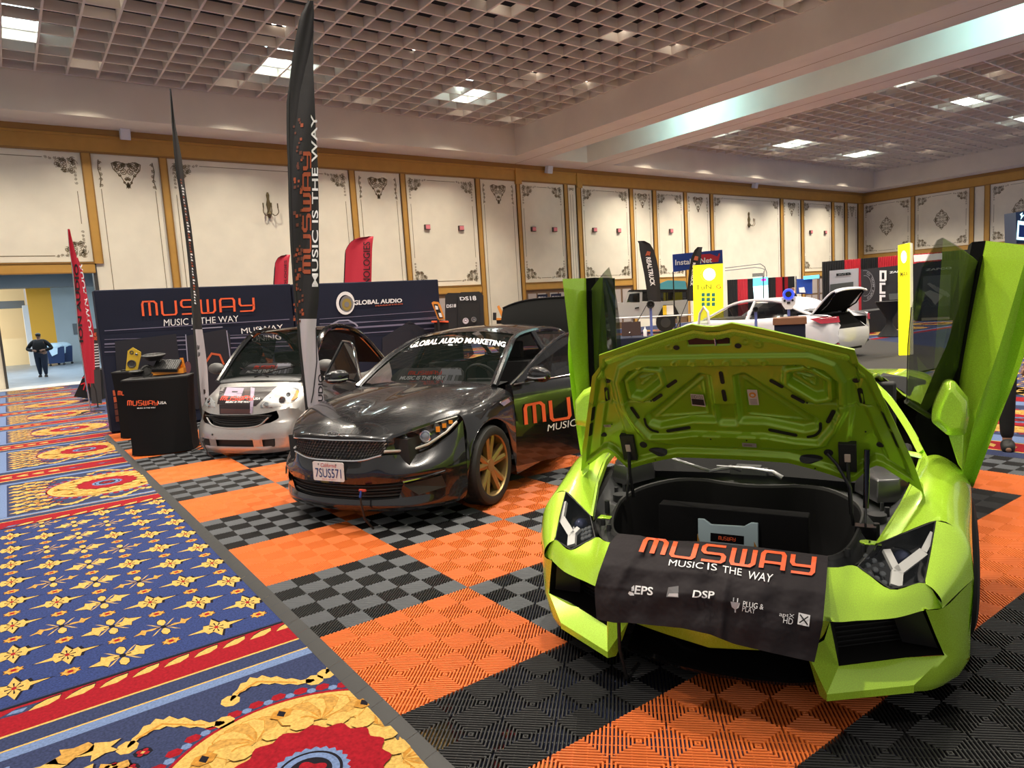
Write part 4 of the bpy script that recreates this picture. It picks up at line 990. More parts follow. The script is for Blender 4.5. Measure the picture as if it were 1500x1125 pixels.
m = MB(); m.tube([hp(.41, .94, .01), hp(.45, .90, .03), P3(-.34, .50, .80), P3(-.33, .505, .70), P3(-.36, .51, .63)], .007, 8); obj('harness', m, [BLACK], lid); m = MB(); m.tube([P3(-.38, -.50, .80), P3(-.36, -.51, .72), P3(-.37, -.52, .65)], .007, 8); obj('harness', m, [BLACK], lid)
for s in (1, -1):
    m = MB(); c = P3(-.14, .57 * s, .63); m.box(-.025, .025, -.012, .012, 0, .006, 0, Matrix.Translation(c)); m.cyl(c + P3(0, -.012 * s, 0), c + P3(0, -.012 * s, .007), .018, n=12); m.box(-.02, .02, 0, .05, .0, .006, 0, Matrix.Translation(c)); obj('tab', m, [paint], car, bev=.002)
# amplifier box in the trunk
bx = thing('amplifier_box', 'black board box with a silver amplifier set in the green car front trunk', 'speaker box', lam.o + lam.F * -.32 + P3(0, 0, .24), lam.t)
m = MB(); m.add([(-.06, -.335, 0), (.06, -.335, 0), (.06, .335, 0), (-.06, .335, 0), (-.06, -.335, .43), (.02, -.335, .43), (.02, .335, .425), (-.06, .335, .425)], [(0, 3, 2, 1), (4, 5, 6, 7), (0, 1, 5, 4), (2, 3, 7, 6), (1, 2, 6, 5), (3, 0, 4, 7)]); obj('panel', m, [felt], bx, ang=0, bev=.004)
def bf(y, h, off=.0): return P3(.06 - .04 * h / .43 + .002 + off, y, h)
def lp(q): p = lam.at(q, x=-.27); return p.y, p.z - .24
a0, a1 = lp((1022, 761)), lp((1110, 768))
shp = [(a0[0], a0[1]), (a0[0] + .028, a0[1]), (a0[0] + .06, a0[1] - .022), (a1[0] - .06, a1[1] - .020), (a1[0] - .03, a1[1]), (a1[0], a1[1]), (a1[0], a1[1] - .22), (a0[0], a0[1] - .22)]
m = MB(); m.prism([bf(y, h, 0) for y, h in shp][::-1], (.02, 0, .004)); amp = obj('amplifier', m, [mat('brushed_silver', (.45, .58, .64), .35, metal=.25)], bx, ang=0, bev=.003)
m = MB(); cs = [lp((1041, 792)), lp((1090, 797)), lp((1090, 785)), lp((1041, 780))]; m.poly([bf(y, h, .0215) for y, h in cs]); obj('display', m, [blk], amp, ang=0)
m = MB(); put_logo(m, lambda u, v: bf(*bil(cs, .25 + u * .5, .3 + v * .4), .0225), 0, .022); obj('lettering', m, [ORANGE], amp, ang=0)
for s, (a, b) in ((1, ((1022, 782), (1028, 800))), (-1, ((1105, 793), (1112, 806)))):
    m = MB(); y0, h0 = lp(a); y1, h1 = lp(b); m.prism([bf(y, h, .0) for y, h in ((y0, h0), (y1, h1), (y1, h1 - .1), (y0, h0 - .1))], (.024, 0, 0)); obj('trim_plate', m, [mat('amber_trim', (.6, .28, .04), .3, metal=.5)], amp)
m = MB(); m.box(.1, .14, -.45, -.40, .12, .2); obj('connector', m, [gry2], bx); 
# ---- doors
def door(s, B, Sx, M_, Lx, G, Kp, mir, arm):
    d = thing
    dm = MB(); Bc, Sc, Mc, Lc = [crline(q, 4) for q in (B, Sx, M_, Lx)]
    n = min(map(len, (Bc, Sc, Mc, Lc)))
    def res(q):  return crline(q, 4) if len(q) == 4 else q
    midc = [a.lerp(b, .5) + P3(-.03, -.02 * s, 0) for a, b in zip(Sc, Mc)]
    back = [p + P3(-.42, -.06 * s, 0) for p in Lc]; inb = [p + P3(-.45, -.02 * s, 0) for p in Bc]
    bulge = [a.lerp(b, .5) + P3(.012, 0, 0) for a, b in zip(Bc, Sc)]
    o_ = dm.grid([Bc, bulge, Sc, midc, Mc, Lc, back], 0); dm.grid([back, inb], 0)
    top = [Bc[-1], bulge[-1], Sc[-1], midc[-1], Mc[-1], Lc[-1], back[-1], inb[-1]]; dm.poly(top)
    dd = obj('door', dm, [paint], car, ang=28, merge=True, label='lime door swung up')
    im = MB(); im.grid([[p + P3(.002, 0, 0) for p in Bc], [p + P3(-.02, -.05 * s, 0) for p in Bc], [p + P3(-.42, -.03 * s, 0) for p in Bc]], 0); im.poly(Kp)
    im.prism(Kp, (-.05, .02 * s, 0)); obj('door_trim', im, [felt], dd, ang=0)
    gm = MB(); gm.poly(G); gm.poly([Vector(p) + P3(-.004, .004 * s, 0) for p in G][::-1]); obj('window', gm, [tintg], dd, ang=0)
    if s > 0: gm = MB(); gm.tube([G[1], G[0]], .012, 6); gm.tube([G[1], G[2], G[3]], .003, 4); obj('window_trim', gm, [mblk], dd)
    mm = MB(); f0 = [Vector(p) for p in mir]; c = sum(f0, P3(0, 0, 0)) / len(f0)
    r0 = [c.lerp(p, .72) + P3(.05, 0, 0) for p in f0]; r1 = [p + P3(.01, 0, 0) for p in f0]; r2 = [c.lerp(p, .92) + P3(-.13, 0, 0) for p in f0]
    mm.loft([r0, r1, r2]); mo = obj('mirror', mm, [paint], dd, ang=30, bev=.012, seg=3)
    mm = MB(); mm.prism(arm, (-.05, .01 * s, 0)); obj('mirror_arm', mm, [paint], mo, bev=.004)
at = lam.at
door(1, [(-1.0, .954, .741), (-1.0, .938, 1.0), (-1.0, .955, 1.30), (-1.0, 1.04, 1.83)],
     [at(q, x=-.86) for q in ((1410, 695), (1430, 605), (1462, 515), (1508, 360))],
     [at(q, x=-.97) for q in ((1420, 703), (1456, 605), (1481, 500), (1514, 366))],
     [at(q, x=-.90) for q in ((1425, 715), (1466, 608), (1500, 522), (1545, 372))],
     [at((1362, 610), x=-.9), at((1328, 588), x=-.66), at((1330, 505), x=-.65), at((1335, 450), x=-.63), at((1350, 392), x=-.6), at((1372, 352), x=-.55), at((1380, 348), x=-.56), at((1405, 362), x=-.75), at((1436, 386), x=-.99), at((1404, 560), x=-.99)],
     [at(q, x=-.96) for q in ((1436, 375), (1428, 395), (1403, 455), (1386, 508), (1367, 549), (1350, 590), (1341, 612), (1346, 645), (1358, 668), (1385, 680), (1405, 690), (1401, 560), (1420, 455))],
     [at(q, x=-.75) for q in ((1385, 558), (1397, 556), (1419, 583), (1420, 612), (1415, 637), (1389, 639), (1364, 618), (1366, 602), (1372, 585))],
     [at(q, x=-.80) for q in ((1389, 637), (1411, 637), (1410, 690), (1403, 680))])
door(-1, [(-1.0, -.945, .80), (-1.0, -.94, 1.0), (-1.0, -.945, 1.30), (-1.0, -.935, 1.80)],
     [(-.90, -.965, .78), (-.88, -.975, 1.05), (-.85, -.99, 1.36), (-.80, -1.0, 1.80)],
     [(-.92, -.98, .74), (-.92, -.995, 1.05), (-.92, -1.005, 1.36), (-.90, -1.0, 1.72)],
     [(-.92, -.99, .72), (-.90, -1.01, .98), (-.88, -1.025, 1.36), (-.96, -1.02, 1.62)],
     [at((872, 600), y=-.90), at((909, 600), x=-.67), at((909.7, 502), x=-.67), at((908, 470), x=-.66), at((904, 440), x=-.64), at((898, 410), x=-.6), at((892.6, 391), x=-.55), at((884, 400), x=-.65), at((866, 424), x=-.95)],
     [at(q, x=-.97) for q in ((861, 425), (870, 430), (880, 470), (884, 540), (888, 620), (872, 620), (869, 548), (866, 480))],
     [at(q, x=-.75) for q in ((843, 622), (843, 586), (856, 570), (880, 560), (884, 600), (880, 630))],
     [at(q, x=-.80) for q in ((860, 620), (875, 620), (872, 660), (868, 660))])
# ---- banner draped over the nose
ctop = [(905, 782), (938, 785), (962, 792), (1030, 794), (1100, 801), (1197, 813), (1213, 815)]
cbot = [(874, 908), (900, 913), (922, 913), (960, 917), (1000, 921), (1040, 930), (1075, 944), (1130, 957), (1193, 971)]
cl_ = [(782, 905), (796, 893), (815, 886), (840, 877), (862, 871), (885, 872), (908, 874)]; cr_ = [(815, 1213), (860, 1210), (917, 1205), (971, 1193)]
def clothpt(u, v, lift=0, q=None):
    if q is None:
        tx = lerp(905, 1213, u); bx_ = lerp(874, 1193, u); ty = interp(ctop, tx); by = interp(cbot, bx_)
        y = lerp(ty, by, v); xl = interp(cl_, lerp(782, 908, v)); xr = interp(cr_, lerp(815, 971, v)); q = (lerp(xl, xr, u), y)
    else:
        v = max(0, min(1, (q[1] - interp(ctop, q[0])) / (interp(cbot, q[0]) - interp(ctop, q[0])))); u = (q[0] - lerp(900, 880, v)) / 320
    base = interp([(0, .02), (.06, .10), (.18, .165), (.35, .235), (.6, .285), (1, .305)], v)
    p = lam.at(q, x=.15); yy = p.y
    x = base + .055 * (1 - (yy / .46) ** 2) + (.008 * math.sin(u * 19 + 1.2 * math.sin(v * 4)) + .003 * math.sin(u * 43 + v * 5) + .003 * math.sin(v * 17 + u * 9)) * min(1, v * 2.2) + .016 * math.exp(-((u - .55 - .02 * v) / .018) ** 2) * sm((v - .2) / .3) + .012 * math.exp(-((u - .14 + .08 * v) / .022) ** 2) * sm(v / .2) * sm((.8 - v) / .3)
    return lam.at(q, x=x + lift) + P3(0, 0, .002)
m = MB(); NUc, NVc = 90, 50
m.grid([[clothpt(i / NUc, j / NVc) for i in range(NUc + 1)] for j in range(NVc + 1)])
ban = thing('banner', 'black cloth banner with orange lettering draped over the green car nose', 'banner', lam.o, lam.t)
obj('cloth', m, [mat('banner_cloth', (.020, .016, .019), .8, spec=.3, bump=(7, .6, .04))], ban, ang=80)
def cq(c, li=.004): return lambda u, v: clothpt(0, 0, li + .006, bil(c, u, v))
m = MB(); lc = [(939, 809), (1190, 842), (1193, 816), (947, 789)]; put_logo(m, cq(lc), 0, .028, 5, slant=.0); obj('lettering', m, [ORANGE], ban, ang=0, label='orange lettering')
m = MB()
for s_, c in (('MUSIC', [(979, 829), (1029, 834), (1031, 825), (981, 820)]), ('IS', [(1036, 835), (1050, 837), (1051, 827), (1037, 825)]), ('THE', [(1058, 839), (1086, 844), (1087, 834), (1059, 829)]), ('WAY', [(1094, 848), (1130, 854), (1133, 842), (1097, 837)]),
              ('EPS', [(929, 871), (956, 873), (957, 861), (931, 858)]), ('DSP', [(1014, 876), (1046, 878), (1047, 867), (1016, 865)]), ('PLUG &', [(1088, 889), (1118, 894), (1119, 886), (1089, 881)]), ('PLAY', [(1087, 896), (1106, 900), (1107, 892), (1088, 888)]), ('aptX', [(1141, 905), (1163, 908), (1164, 901), (1142, 897)]), ('HD', [(1147, 913), (1161, 916), (1162, 907), (1148, 905)])):
    put_text(m, s_, cq(c), 0, .02 if s_ in ('EPS', 'DSP') else 0)
def pq(pts, mi=0, li=.004): m.poly([clothpt(0, 0, li + .006, q) for q in pts], mi)
pq([(1170, 898), (1187, 902), (1185, 919), (1168, 915)]); 
for a, b in (((1172, 901), (1183, 916)), ((1184, 904), (1171, 913))): stroke(m, [a, b], 2, lambda u, v: clothpt(0, 0, .016, (u, v)), 1)
pq([(1070, 882), (1084, 884), (1082, 891), (1077, 894), (1072, 890)]); pq([(1074, 876), (1075.5, 876), (1075, 882), (1073.5, 882)]); pq([(1080, 877), (1081.5, 877), (1081, 883), (1079.5, 883)]); pq([(1076, 894), (1078, 894), (1078, 898), (1076, 898)])
pq([(979, 861), (994, 859), (994, 876), (976, 875)], 2); pq([(980, 870), (993, 870), (993, 875), (978, 874)])
pq([(922, 867), (928, 869), (929, 873), (923, 873), (920, 870)]); pq([(925, 861), (929, 858), (929, 866), (925, 867)])
obj('print', m, [WHITE, BLACK, mat('print_gray', (.18, .18, .19), .6)], ban, ang=0, label='white printed logos and slogan')
# ================================================================ charcoal sedan
kia = Frame(208.064, (1.221, -3.616)); XW = -.437
cpaint = mat('charcoal_paint', (.013, .0135, .016), .25, metal=.5, spec=.5, coat=1)
chrome = mat('chrome', (.75, .75, .77), .08, metal=1); bronze = mat('bronze_rim', (.40, .28, .12), .38, metal=.75)
wsg = glass('screen_glass', (.008, .012, .010), .42, .015); darkg = glass('dark_glass', (.006, .006, .007), .88, .015)
seatm = mat('seat_black', (.012, .012, .013), .7)
kc = thing('sedan', 'charcoal four-door sedan with bronze wheels and open front doors on the tiles', 'car', kia.o, kia.t)
B0 = [(.46, 0, .545), (.45, .25, .55), (.41, .43, .59), (.215, .57, .568), (.11, .66, .60), (-.03, .78, .68), (-.135, .84, .775)]
B1 = [(.50, 0, .46), (.485, .25, .46), (.43, .43, .46), (.34, .60, .46), (.21, .73, .47), (.06, .84, .49), (-.055, .895, .50)]
B2 = [(.495, 0, .37), (.475, .25, .37), (.42, .43, .375), (.35, .57, .38), (.21, .73, .40), (.07, .845, .40), (-.05, .90, .40)]
B3 = [(.465, 0, .24), (.45, .25, .24), (.40, .43, .245), (.36, .52, .25), (.22, .73, .26), (.07, .845, .27), (-.045, .90, .27)]
B4 = [(.48, 0, .185), (.46, .25, .185), (.41, .45, .185), (.34, .60, .185), (.21, .75, .185), (.06, .85, .19), (-.045, .885, .20)]
B5 = [(.45, 0, .145), (.43, .25, .145), (.38, .45, .145), (.31, .60, .145), (.18, .75, .15), (.04, .85, .16), (-.045, .875, .18)]
H0 = [(.44, 0, .735), (.43, .25, .737), (.378, .46, .730), (.19, .62, .778), (.02, .72, .806), (-.135, .805, .824)]
H1 = [(.22, 0, .825), (.20, .25, .84), (.13, .46, .835), (.0, .62, .85), (-.12, .71, .862), (-.25, .785, .865)]
H2 = [(-.18, 0, .915), (-.18, .25, .93), (-.22, .46, .925), (-.30, .62, .915), (-.37, .71, .905), (-.45, .775, .893)]
H3 = [(-.58, 0, .965), (-.58, .25, .98), (-.58, .46, .972), (-.60, .62, .955), (-.63, .71, .94), (-.67, .765, .925)]
H4 = [(-.94, 0, 1.0), (-.93, .25, 1.0), (-.91, .46, .99), (-.89, .62, .975), (-.88, .70, .965), (-.87, .75, .955)]
kb = MB(); hg = patch([H0, H1, H2, H3, H4], 5, 6); kb.grid(hg)
kb.grid(patch([H0, [(x + .012, y, z - .022) for x, y, z in H0]][::1], 5, 1))
kb.grid(patch([B0, B1, B2], 5, 4)); kb.grid(patch([B2[3:], B3[3:]], 5, 2, False, True)); kb.grid(patch([B3, B4, B5], 5, 3))
fr_ = [[(-.135, .805, .824), (-.14, .84, .785), (-.12, .878, .67), (-.065, .895, .50), (-.05, .90, .34), (-.045, .885, .19)],
       [(-.25, .785, .865), (-.25, .86, .825), (-.24, .905, .74), (-.2, .925, .66), (-.165, .93, .63), (-.15, .925, .615)],
       [(-.45, .775, .893), (-.44, .86, .868), (-.44, .91, .82), (-.437, .93, .76), (-.437, .935, .735), (-.437, .93, .72)],
       [(-.67, .765, .925), (-.68, .86, .893), (-.70, .915, .84), (-.71, .935, .72), (-.715, .935, .64), (-.72, .93, .625)],
       [(-.87, .75, .955), (-.90, .86, .91), (-.90, .92, .85), (-.90, .94, .66), (-.89, .935, .42), (-.885, .925, .2)]]
kb.grid(patch(fr_, 4, 5))
# behind the front door: B pillar, rear door, quarter, tail
kb.grid(patch([[(-1.98, .88, .96), (-1.98, .925, .86), (-1.98, .94, .6), (-1.98, .925, .2)], [(-2.9, .86, .99), (-2.9, .91, .9), (-2.9, .925, .7), (-2.85, .92, .25)], [(-3.3, .84, 1.0), (-3.3, .90, .93), (-3.25, .92, .82), (-3.24, .92, .70)], [(-3.75, .80, 1.02), (-3.75, .88, .95), (-3.75, .92, .8), (-3.6, .92, .58)], [(-4.25, .68, 1.03), (-4.28, .80, .95), (-4.3, .84, .7), (-4.3, .82, .28)]], 4, 4))
kb.grid(patch([[(-1.73, .585, 1.345), (-1.74, .58, 1.368), (-1.77, .3, 1.405), (-1.79, 0, 1.415)], [(-2.05, .60, 1.375), (-2.05, .595, 1.405), (-2.05, .3, 1.445), (-2.05, 0, 1.455)], [(-2.5, .60, 1.375), (-2.5, .595, 1.40), (-2.5, .3, 1.445), (-2.5, 0, 1.458)], [(-2.95, .58, 1.32), (-2.95, .57, 1.35), (-2.95, .3, 1.40), (-2.95, 0, 1.415)]], 4, 5), 0, False, True)
kb.tube(crline([(-.86, .765, .95), (-1.1, .725, 1.09), (-1.4, .665, 1.24), (-1.73, .60, 1.352), (-2.3, .615, 1.385), (-2.8, .60, 1.345), (-3.2, .62, 1.22), (-3.62, .72, 1.04)], 4), .032, 8)
kb.grid([[Vector(p) + P3(.01, -.045, .006) for p in crline([(-.86, .765, .95), (-1.1, .725, 1.09), (-1.4, .665, 1.24), (-1.73, .60, 1.352)], 4)], [Vector(p) + P3(.0, .0, .032) for p in crline([(-.86, .765, .95), (-1.1, .725, 1.09), (-1.4, .665, 1.24), (-1.73, .60, 1.352)], 4)]])
kb.tube([(-1.98, .88, .96), (-2.02, .76, 1.18), (-2.04, .64, 1.37)], .035, 8)
kb.poly([(-.88, .925, .24), (-2.0, .925, .22), (-2.0, .94, .14), (-.88, .93, .15)]); kb.poly([(-.88, .80, .30), (-2.0, .80, .30), (-2.0, .925, .22), (-.88, .925, .24)])
kb.grid(patch([[(-4.3, .82, .28), (-4.3, .84, .7), (-4.28, .78, .95)], [(-4.42, .5, .28), (-4.44, .5, .7), (-4.38, .5, 1.02)], [(-4.46, 0, .28), (-4.48, 0, .7), (-4.4, 0, 1.03)]], 3, 3))
kb.poly([(-3.62, .70, 1.04), (-3.75, .80, 1.02), (-4.25, .68, 1.03), (-4.2, .62, 1.03), (-3.75, .62, 1.04)])
kb.mirror()
obj('body', kb, [cpaint], kc, ang=40, merge=True)
m = MB(); m.box(-4.3, -.1, -.84, .84, .14, .26); m.box(-.05, .30, -.6, .6, .15, .7); m.box(-.9, -.1, -.62, .62, .2, .75); m.box(-4.2, -3.0, -.6, .6, .2, .6); obj('underbody', m, [mblk], kc)
m = MB(); m.grid(patch([[(-.91, -.70, .965), (-.94, -.35, .99), (-.95, 0, 1.0), (-.94, .35, .99), (-.91, .70, .965)], [(-1.33, -.63, 1.215), (-1.37, -.32, 1.255), (-1.38, 0, 1.265), (-1.37, .32, 1.255), (-1.33, .63, 1.215)], [(-1.74, -.56, 1.36), (-1.78, -.3, 1.398), (-1.79, 0, 1.41), (-1.78, .3, 1.398), (-1.74, .56, 1.36)]], 5, 5)); kws = m
obj('windscreen', m, [wsg], kc, ang=60)
m = MB(); m.grid(patch([[(-2.95, -.5, 1.36), (-2.97, 0, 1.41), (-2.95, .5, 1.36)], [(-3.7, -.62, 1.04), (-3.75, 0, 1.06), (-3.7, .62, 1.04)]], 4, 4)); obj('rear_screen', m, [darkg], kc)
for s in (1, -1):
    m = MB(); m.poly([(-2.05, s * .86, .99), (-3.2, s * .83, 1.0), (-3.3, s * .78, 1.06), (-2.9, s * .62, 1.30), (-2.1, s * .65, 1.34)]); obj('rear_window', m, [darkg], kc, ang=0)
m = MB(); m.box(-2.0, -1.0, -.75, .75, .26, .34); m.add([(-.95, -.70, .93), (-.95, .70, .93), (-1.25, .72, .95), (-1.25, -.72, .95), (-1.25, -.72, .5), (-1.25, .72, .5)], [(0, 1, 2, 3), (3, 2, 5, 4)])
m.box(-3.0, -2.2, -.72, .72, .3, .75)
for s in (1, -1):
    m.box(-1.95, -1.45, s * .37 - .25, s * .37 + .25, .4, .58); m.box(-2.12, -1.95, s * .37 - .25, s * .37 + .25, .5, 1.08); m.box(-2.1, -2.02, s * .37 - .13, s * .37 + .13, 1.1, 1.28)
m.lathe([(.175, 0), (.19, .015), (.175, .03), (.16, .015)], (-1.35, .37, .95), (-.9, 0, .45), 24, cap=False); m.box(-1.36, -1.32, .22, .52, .93, .97)
obj('cabin', m, [seatm], kc, bev=.02)
# grille and lower intake
gt = crline([(x + .004, y, z - .03) for x, y, z in ([(a, -b, c) for a, b, c in H0[2:0:-1]] + H0[:3])], 5); gb = crline([(x + .0, y, z + .004) for x, y, z in ([(a, -b, c) for a, b, c in B0[2:0:-1]] + B0[:3])], 5)
m = MB(); m.grid([[p + P3(-.05, 0, 0) for p in gt], [p + P3(-.06, 0, 0) for p in gb]], 0, False, True)
n_ = len(gt) - 1
def gpt(u, v, off=0):
    i = min(int(u * n_), n_ - 1); f = u * n_ - i; a = gt[i].lerp(gt[i + 1], f); b = gb[i].lerp(gb[i + 1], f); return b.lerp(a, v) + P3(off, 0, 0)
for j in range(7):
    for i in range(30):
        u = (i + .5 + (j % 2) * .5) / 30.5; v = (j + .5) / 7
        if u > 1: continue
        a, b, c = gpt(max(0, u - .014), v + .05, -.012), gpt(u, v - .03, -.004), gpt(min(1, u + .014), v + .05, -.012)
        m.add([a, b, b + P3(-.01, 0, -.010), a + P3(-.01, 0, -.010)], [(0, 1, 2, 3)], 1); m.add([b, c, c + P3(-.01, 0, -.010), b + P3(-.01, 0, -.010)], [(0, 1, 2, 3)], 1)
obj('grille', m, [mblk, mat('grille_bar', (.5, .5, .52), .25, metal=.8)], kc, ang=0)
m = MB(); m.tube(gt, .008, 6); m.tube([p + P3(.006, 0, 0) for p in gb], .009, 6); obj('grille_trim', m, [chrome], kc)
m = MB(); it = crline([(a, -b, c) for a, b, c in B2[3:0:-1]] + B2[:4], 4); ib = crline([(a, -b, c) for a, b, c in B3[3:0:-1]] + B3[:4], 4)
for k in range(6): m.tube([a.lerp(b, k / 5) + P3(-.02 - .01 * (k % 2), 0, 0) for a, b in zip(it, ib)], .008, 6)
m.grid([[p + P3(-.05, 0, 0) for p in it], [p + P3(-.05, 0, 0) for p in ib]], 0, False, True); obj('lower_intake', m, [mblk], kc)
for s in (1, -1):
    m = MB(); f = lambda x, y, z: P3(x, y * s, z)
    m.grid(patch([[f(.392, .455, .705), f(.20, .62, .757), f(.03, .72, .79), f(-.135, .815, .812)], [f(.405, .43, .60), f(.20, .57, .575), f(.10, .67, .61), f(-.12, .815, .79)]], 5, 4)); hl = obj('headlight', m, [lens], kc, ang=60)
    m = MB(); m.grid(patch([[f(.37, .452, .705), f(.17, .61, .757), f(.0, .71, .79), f(-.14, .80, .812)], [f(.34, .44, .655), f(.15, .57, .67), f(.02, .68, .71), f(-.135, .795, .80)], [f(.39, .43, .598), f(.19, .568, .573), f(.09, .668, .608), f(-.125, .813, .788)]], 5, 3)); obj('reflector', m, [mat('lamp_dark', (.10, .10, .11), .18, metal=.8)], hl)
    for (x, y, z) in ((.245, .53, .66), (.12, .64, .69)):
        m = MB(); c = f(x, y, z); m.lathe([(.045, -.02), (.05, .01), (.042, .014), (.040, 0)], c, f(.8, .35, 0), 20); obj('projector_ring', m, [chrome], hl); m = MB(); m.sphere(c, .036, 12); obj('projector', m, [glass('bulb_glass', (.3, .33, .36), .5)], hl)
    m = MB(); m.tube([f(.400, .447, .620), f(.225, .568, .596), f(.128, .668, .628), f(.01, .768, .702), f(-.09, .812, .770)], .009, 6, flat=1.5); m.tube([f(.37, .47, .712), f(.2, .61, .756), f(.03, .715, .79), f(-.12, .80, .808)], .006, 6); obj('light_strip', m, [drl], hl)
    m = MB()
    for k in range(3): m.box(-.016, .016, -.005, .005, -.024 + .004 * k, .018 - .003 * k, 0, Matrix.Translation(f(.045 - .05 * k, .715 + .03 * k, .735 + .02 * k)) @ Matrix.Rotation(-s * .95, 4, 'Z'))
    obj('indicator', m, [mat('amber', (.8, .28, .02), .3)], hl)
    m = MB(); m.tube([f(.385, .585, .385), f(.25, .71, .40), f(.13, .81, .42)], [.007, .009, .010], 6); obj('fog_trim', m, [chrome], kc)
    m = MB(); m.poly([f(.37, .57, .36), f(.16, .79, .395), f(.13, .81, .30), f(.30, .66, .27)]); o = obj('fog_recess', m, [mblk], kc, ang=0, loc=(.006, .006 * s, 0))
    m = MB(); m.poly([f(-.63, .925, .84), f(-.80, .93, .86), f(-.86, .93, .82), f(-.70, .932, .80)]); m.tube([f(-.63, .932, .842), f(-.80, .938, .862), f(-.86, .938, .822)], .004, 5); obj('fender_vent', m, [chrome], kc)
    wheel(kc, XW, s * .83, .338, .225, bronze, 5, rr=.76); wheel(kc, XW - 2.8, s * .83, .338, .225, bronze, 5, rr=.76)
m = MB()
for u0 in (-.045, -.015, .02): 
    pass
put_text(m, 'KIA', lambda u, v: P3(.452 - .02 * v, -.05 + .10 * u, .742 + .028 * v), 0, .01); m.tube([P3(.445, .065 * math.cos(k * PI / 10), .755 + .020 * math.sin(k * PI / 10)) for k in range(21)], .0035, 5); obj('badge', m, [chrome], kc, ang=0)
# licence plate
def pl_(u, v, off=0): return P3(.512 + off - .004 * v, -.175 + .305 * u, .392 + .15 * v)
m = MB(); m.prism([pl_(0, .06), pl_(.03, 0), pl_(.97, 0), pl_(1, .06), pl_(1, .94), pl_(.97, 1), pl_(.03, 1), pl_(0, .94)], (-.006, 0, 0)); lp_ = obj('licence_plate', m, [mat('plate_white', (.72, .68, .68), .45)], kc, ang=0, label='white licence plate')
m = MB(); put_text(m, '7SUS571', lambda u, v: pl_(.08 + .84 * u, .18 + .48 * v, .002), 0, .004); put_text(m, 'California', lambda u, v: pl_(.27 + .5 * u, .74 + .2 * v, .002), 1, 0, .3); put_text(m, 'dmv.ca.gov', lambda u, v: pl_(.28 + .45 * u, .05 + .08 * v, .002), 1)
for u in (.2, .77): m.poly([pl_(u + .02 * math.cos(k), .88 + .04 * math.sin(k), .003) for k in range(6)], 2)
obj('plate_lettering', m, [mat('plate_blue', (.01, .03, .16), .5), mat('plate_red', (.5, .03, .05), .5), BLACK], lp_, ang=0)
m = MB(); m.tube([P3(.50, .30, .30), P3(.53, .30, .33), P3(.535, .29, .26), P3(.52, .30, .12), P3(.46, .33, .02)], .008, 6); m.box(.52, .535, .28, .34, .335, .35, 1); m.tube([P3(.53, .30, .34), P3(.54, .292, .29)], .010, 6, 2); obj('tow_lead', m, [BLACK, red_, mat('blue_wire', (.02, .06, .3), .5)], kc)
# open doors
def sdoor(s, th, hx, hy):
    M = Matrix.Translation((hx, s * hy, 0)) @ Matrix.Rotation(-s * math.radians(th), 4, 'Z')
    f = lambda x, y, z: M @ P3(x, y * s, z)
    dm = MB(); dm.grid(patch([[f(0, -.02, .955), f(.0, .0, .86), f(0, .015, .62), f(.01, .0, .22)], [f(-.55, -.03, .965), f(-.55, .01, .88), f(-.55, .02, .60), f(-.55, .005, .22)], [f(-1.08, -.045, .975), f(-1.08, .0, .88), f(-1.06, .015, .60), f(-1.02, .0, .22)]], 4, 5))
    dm.grid([[f(0, -.02, .955), f(-1.08, -.045, .975)], [f(0, -.12, .95), f(-1.08, -.14, .97)], [f(.01, -.10, .22), f(-1.02, -.10, .22)]])
    for x, q in ((0, 0), (-1.08, 1)): dm.poly([f(x, -.02, .955), f(x, -.12, .95), f(x * .95, -.10, .22), f(x * .95, .0, .22), f(x, .015, .6)])
    frame = [(0.01, -.02, .955), (-.16, -.07, 1.04), (-.40, -.155, 1.17), (-.66, -.25, 1.285), (-.88, -.315, 1.345), (-1.15, -.33, 1.36)]
    d = obj('front_door', dm, [cpaint], kc, ang=40)
    m = MB(); m.tube([f(*p) for p in crline(frame, 3)], .016, 6); m.tube([f(-1.15, -.33, 1.36), f(-1.10, -.05, .97)], .02, 6); obj('window_frame', m, [cpaint], d); m = MB(); m.tube([f(p[0] + .008, p[1] + .012, p[2] + .006) for p in crline(frame, 3)], .006, 5); m.tube([f(-.02, -.012, .962), f(-1.08, -.035, .985)], .006, 5); obj('chrome_strip', m, [chrome], d)
    m = MB(); m.poly([f(*p) for p in frame[:1] + crline(frame, 2) + [(-1.10, -.05, .975)]]); obj('window', m, [darkg], d, ang=0)
    m = MB(); m.poly([f(-.0, -.015, .96), f(-.22, -.08, 1.07), f(-.26, -.025, .965)]); m.prism([f(-.14, -.01, .97), f(-.24, -.01, .97), f(-.24, .08, 1.0), f(-.14, .08, 1.0)], (0, 0, .02)); q = obj('mirror_base', m, [blk], d)
    c = [f(-.14, .06, 1.03), f(-.155, .17, 1.045), f(-.18, .28, 1.03)]
    m = MB(); rings = []
    for t, (r1, r2) in zip((0, .15, .4, .7, .92, 1), ((.03, .035), (.05, .062), (.058, .072), (.052, .066), (.03, .045), (.008, .015))):
        cc = f(-.16 - .04 * t, .055 + .235 * t, 1.045 - .01 * t * t); rings.append([cc + (f(1, 0, 0) - f(0, 0, 0)) * r1 * math.cos(a) + P3(0, 0, r2 * math.sin(a)) for a in [2 * PI * k / 12 for k in range(12)]])
    m.loft(rings); mi_ = obj('mirror', m, [cpaint], d, ang=60); m = MB(); m.tube([f(-.115, .08, 1.018), f(-.125, .17, 1.012), f(-.16, .275, 1.02)], .010, 6); obj('mirror_signal', m, [silv], mi_)
    m = MB(); m.box(-.5, 0, -.012, .012, -.012, .012); 
    return d, f
dr, fR = sdoor(1, 30, -.9, .93); dl, fL = sdoor(-1, 62, -1.02, .86)
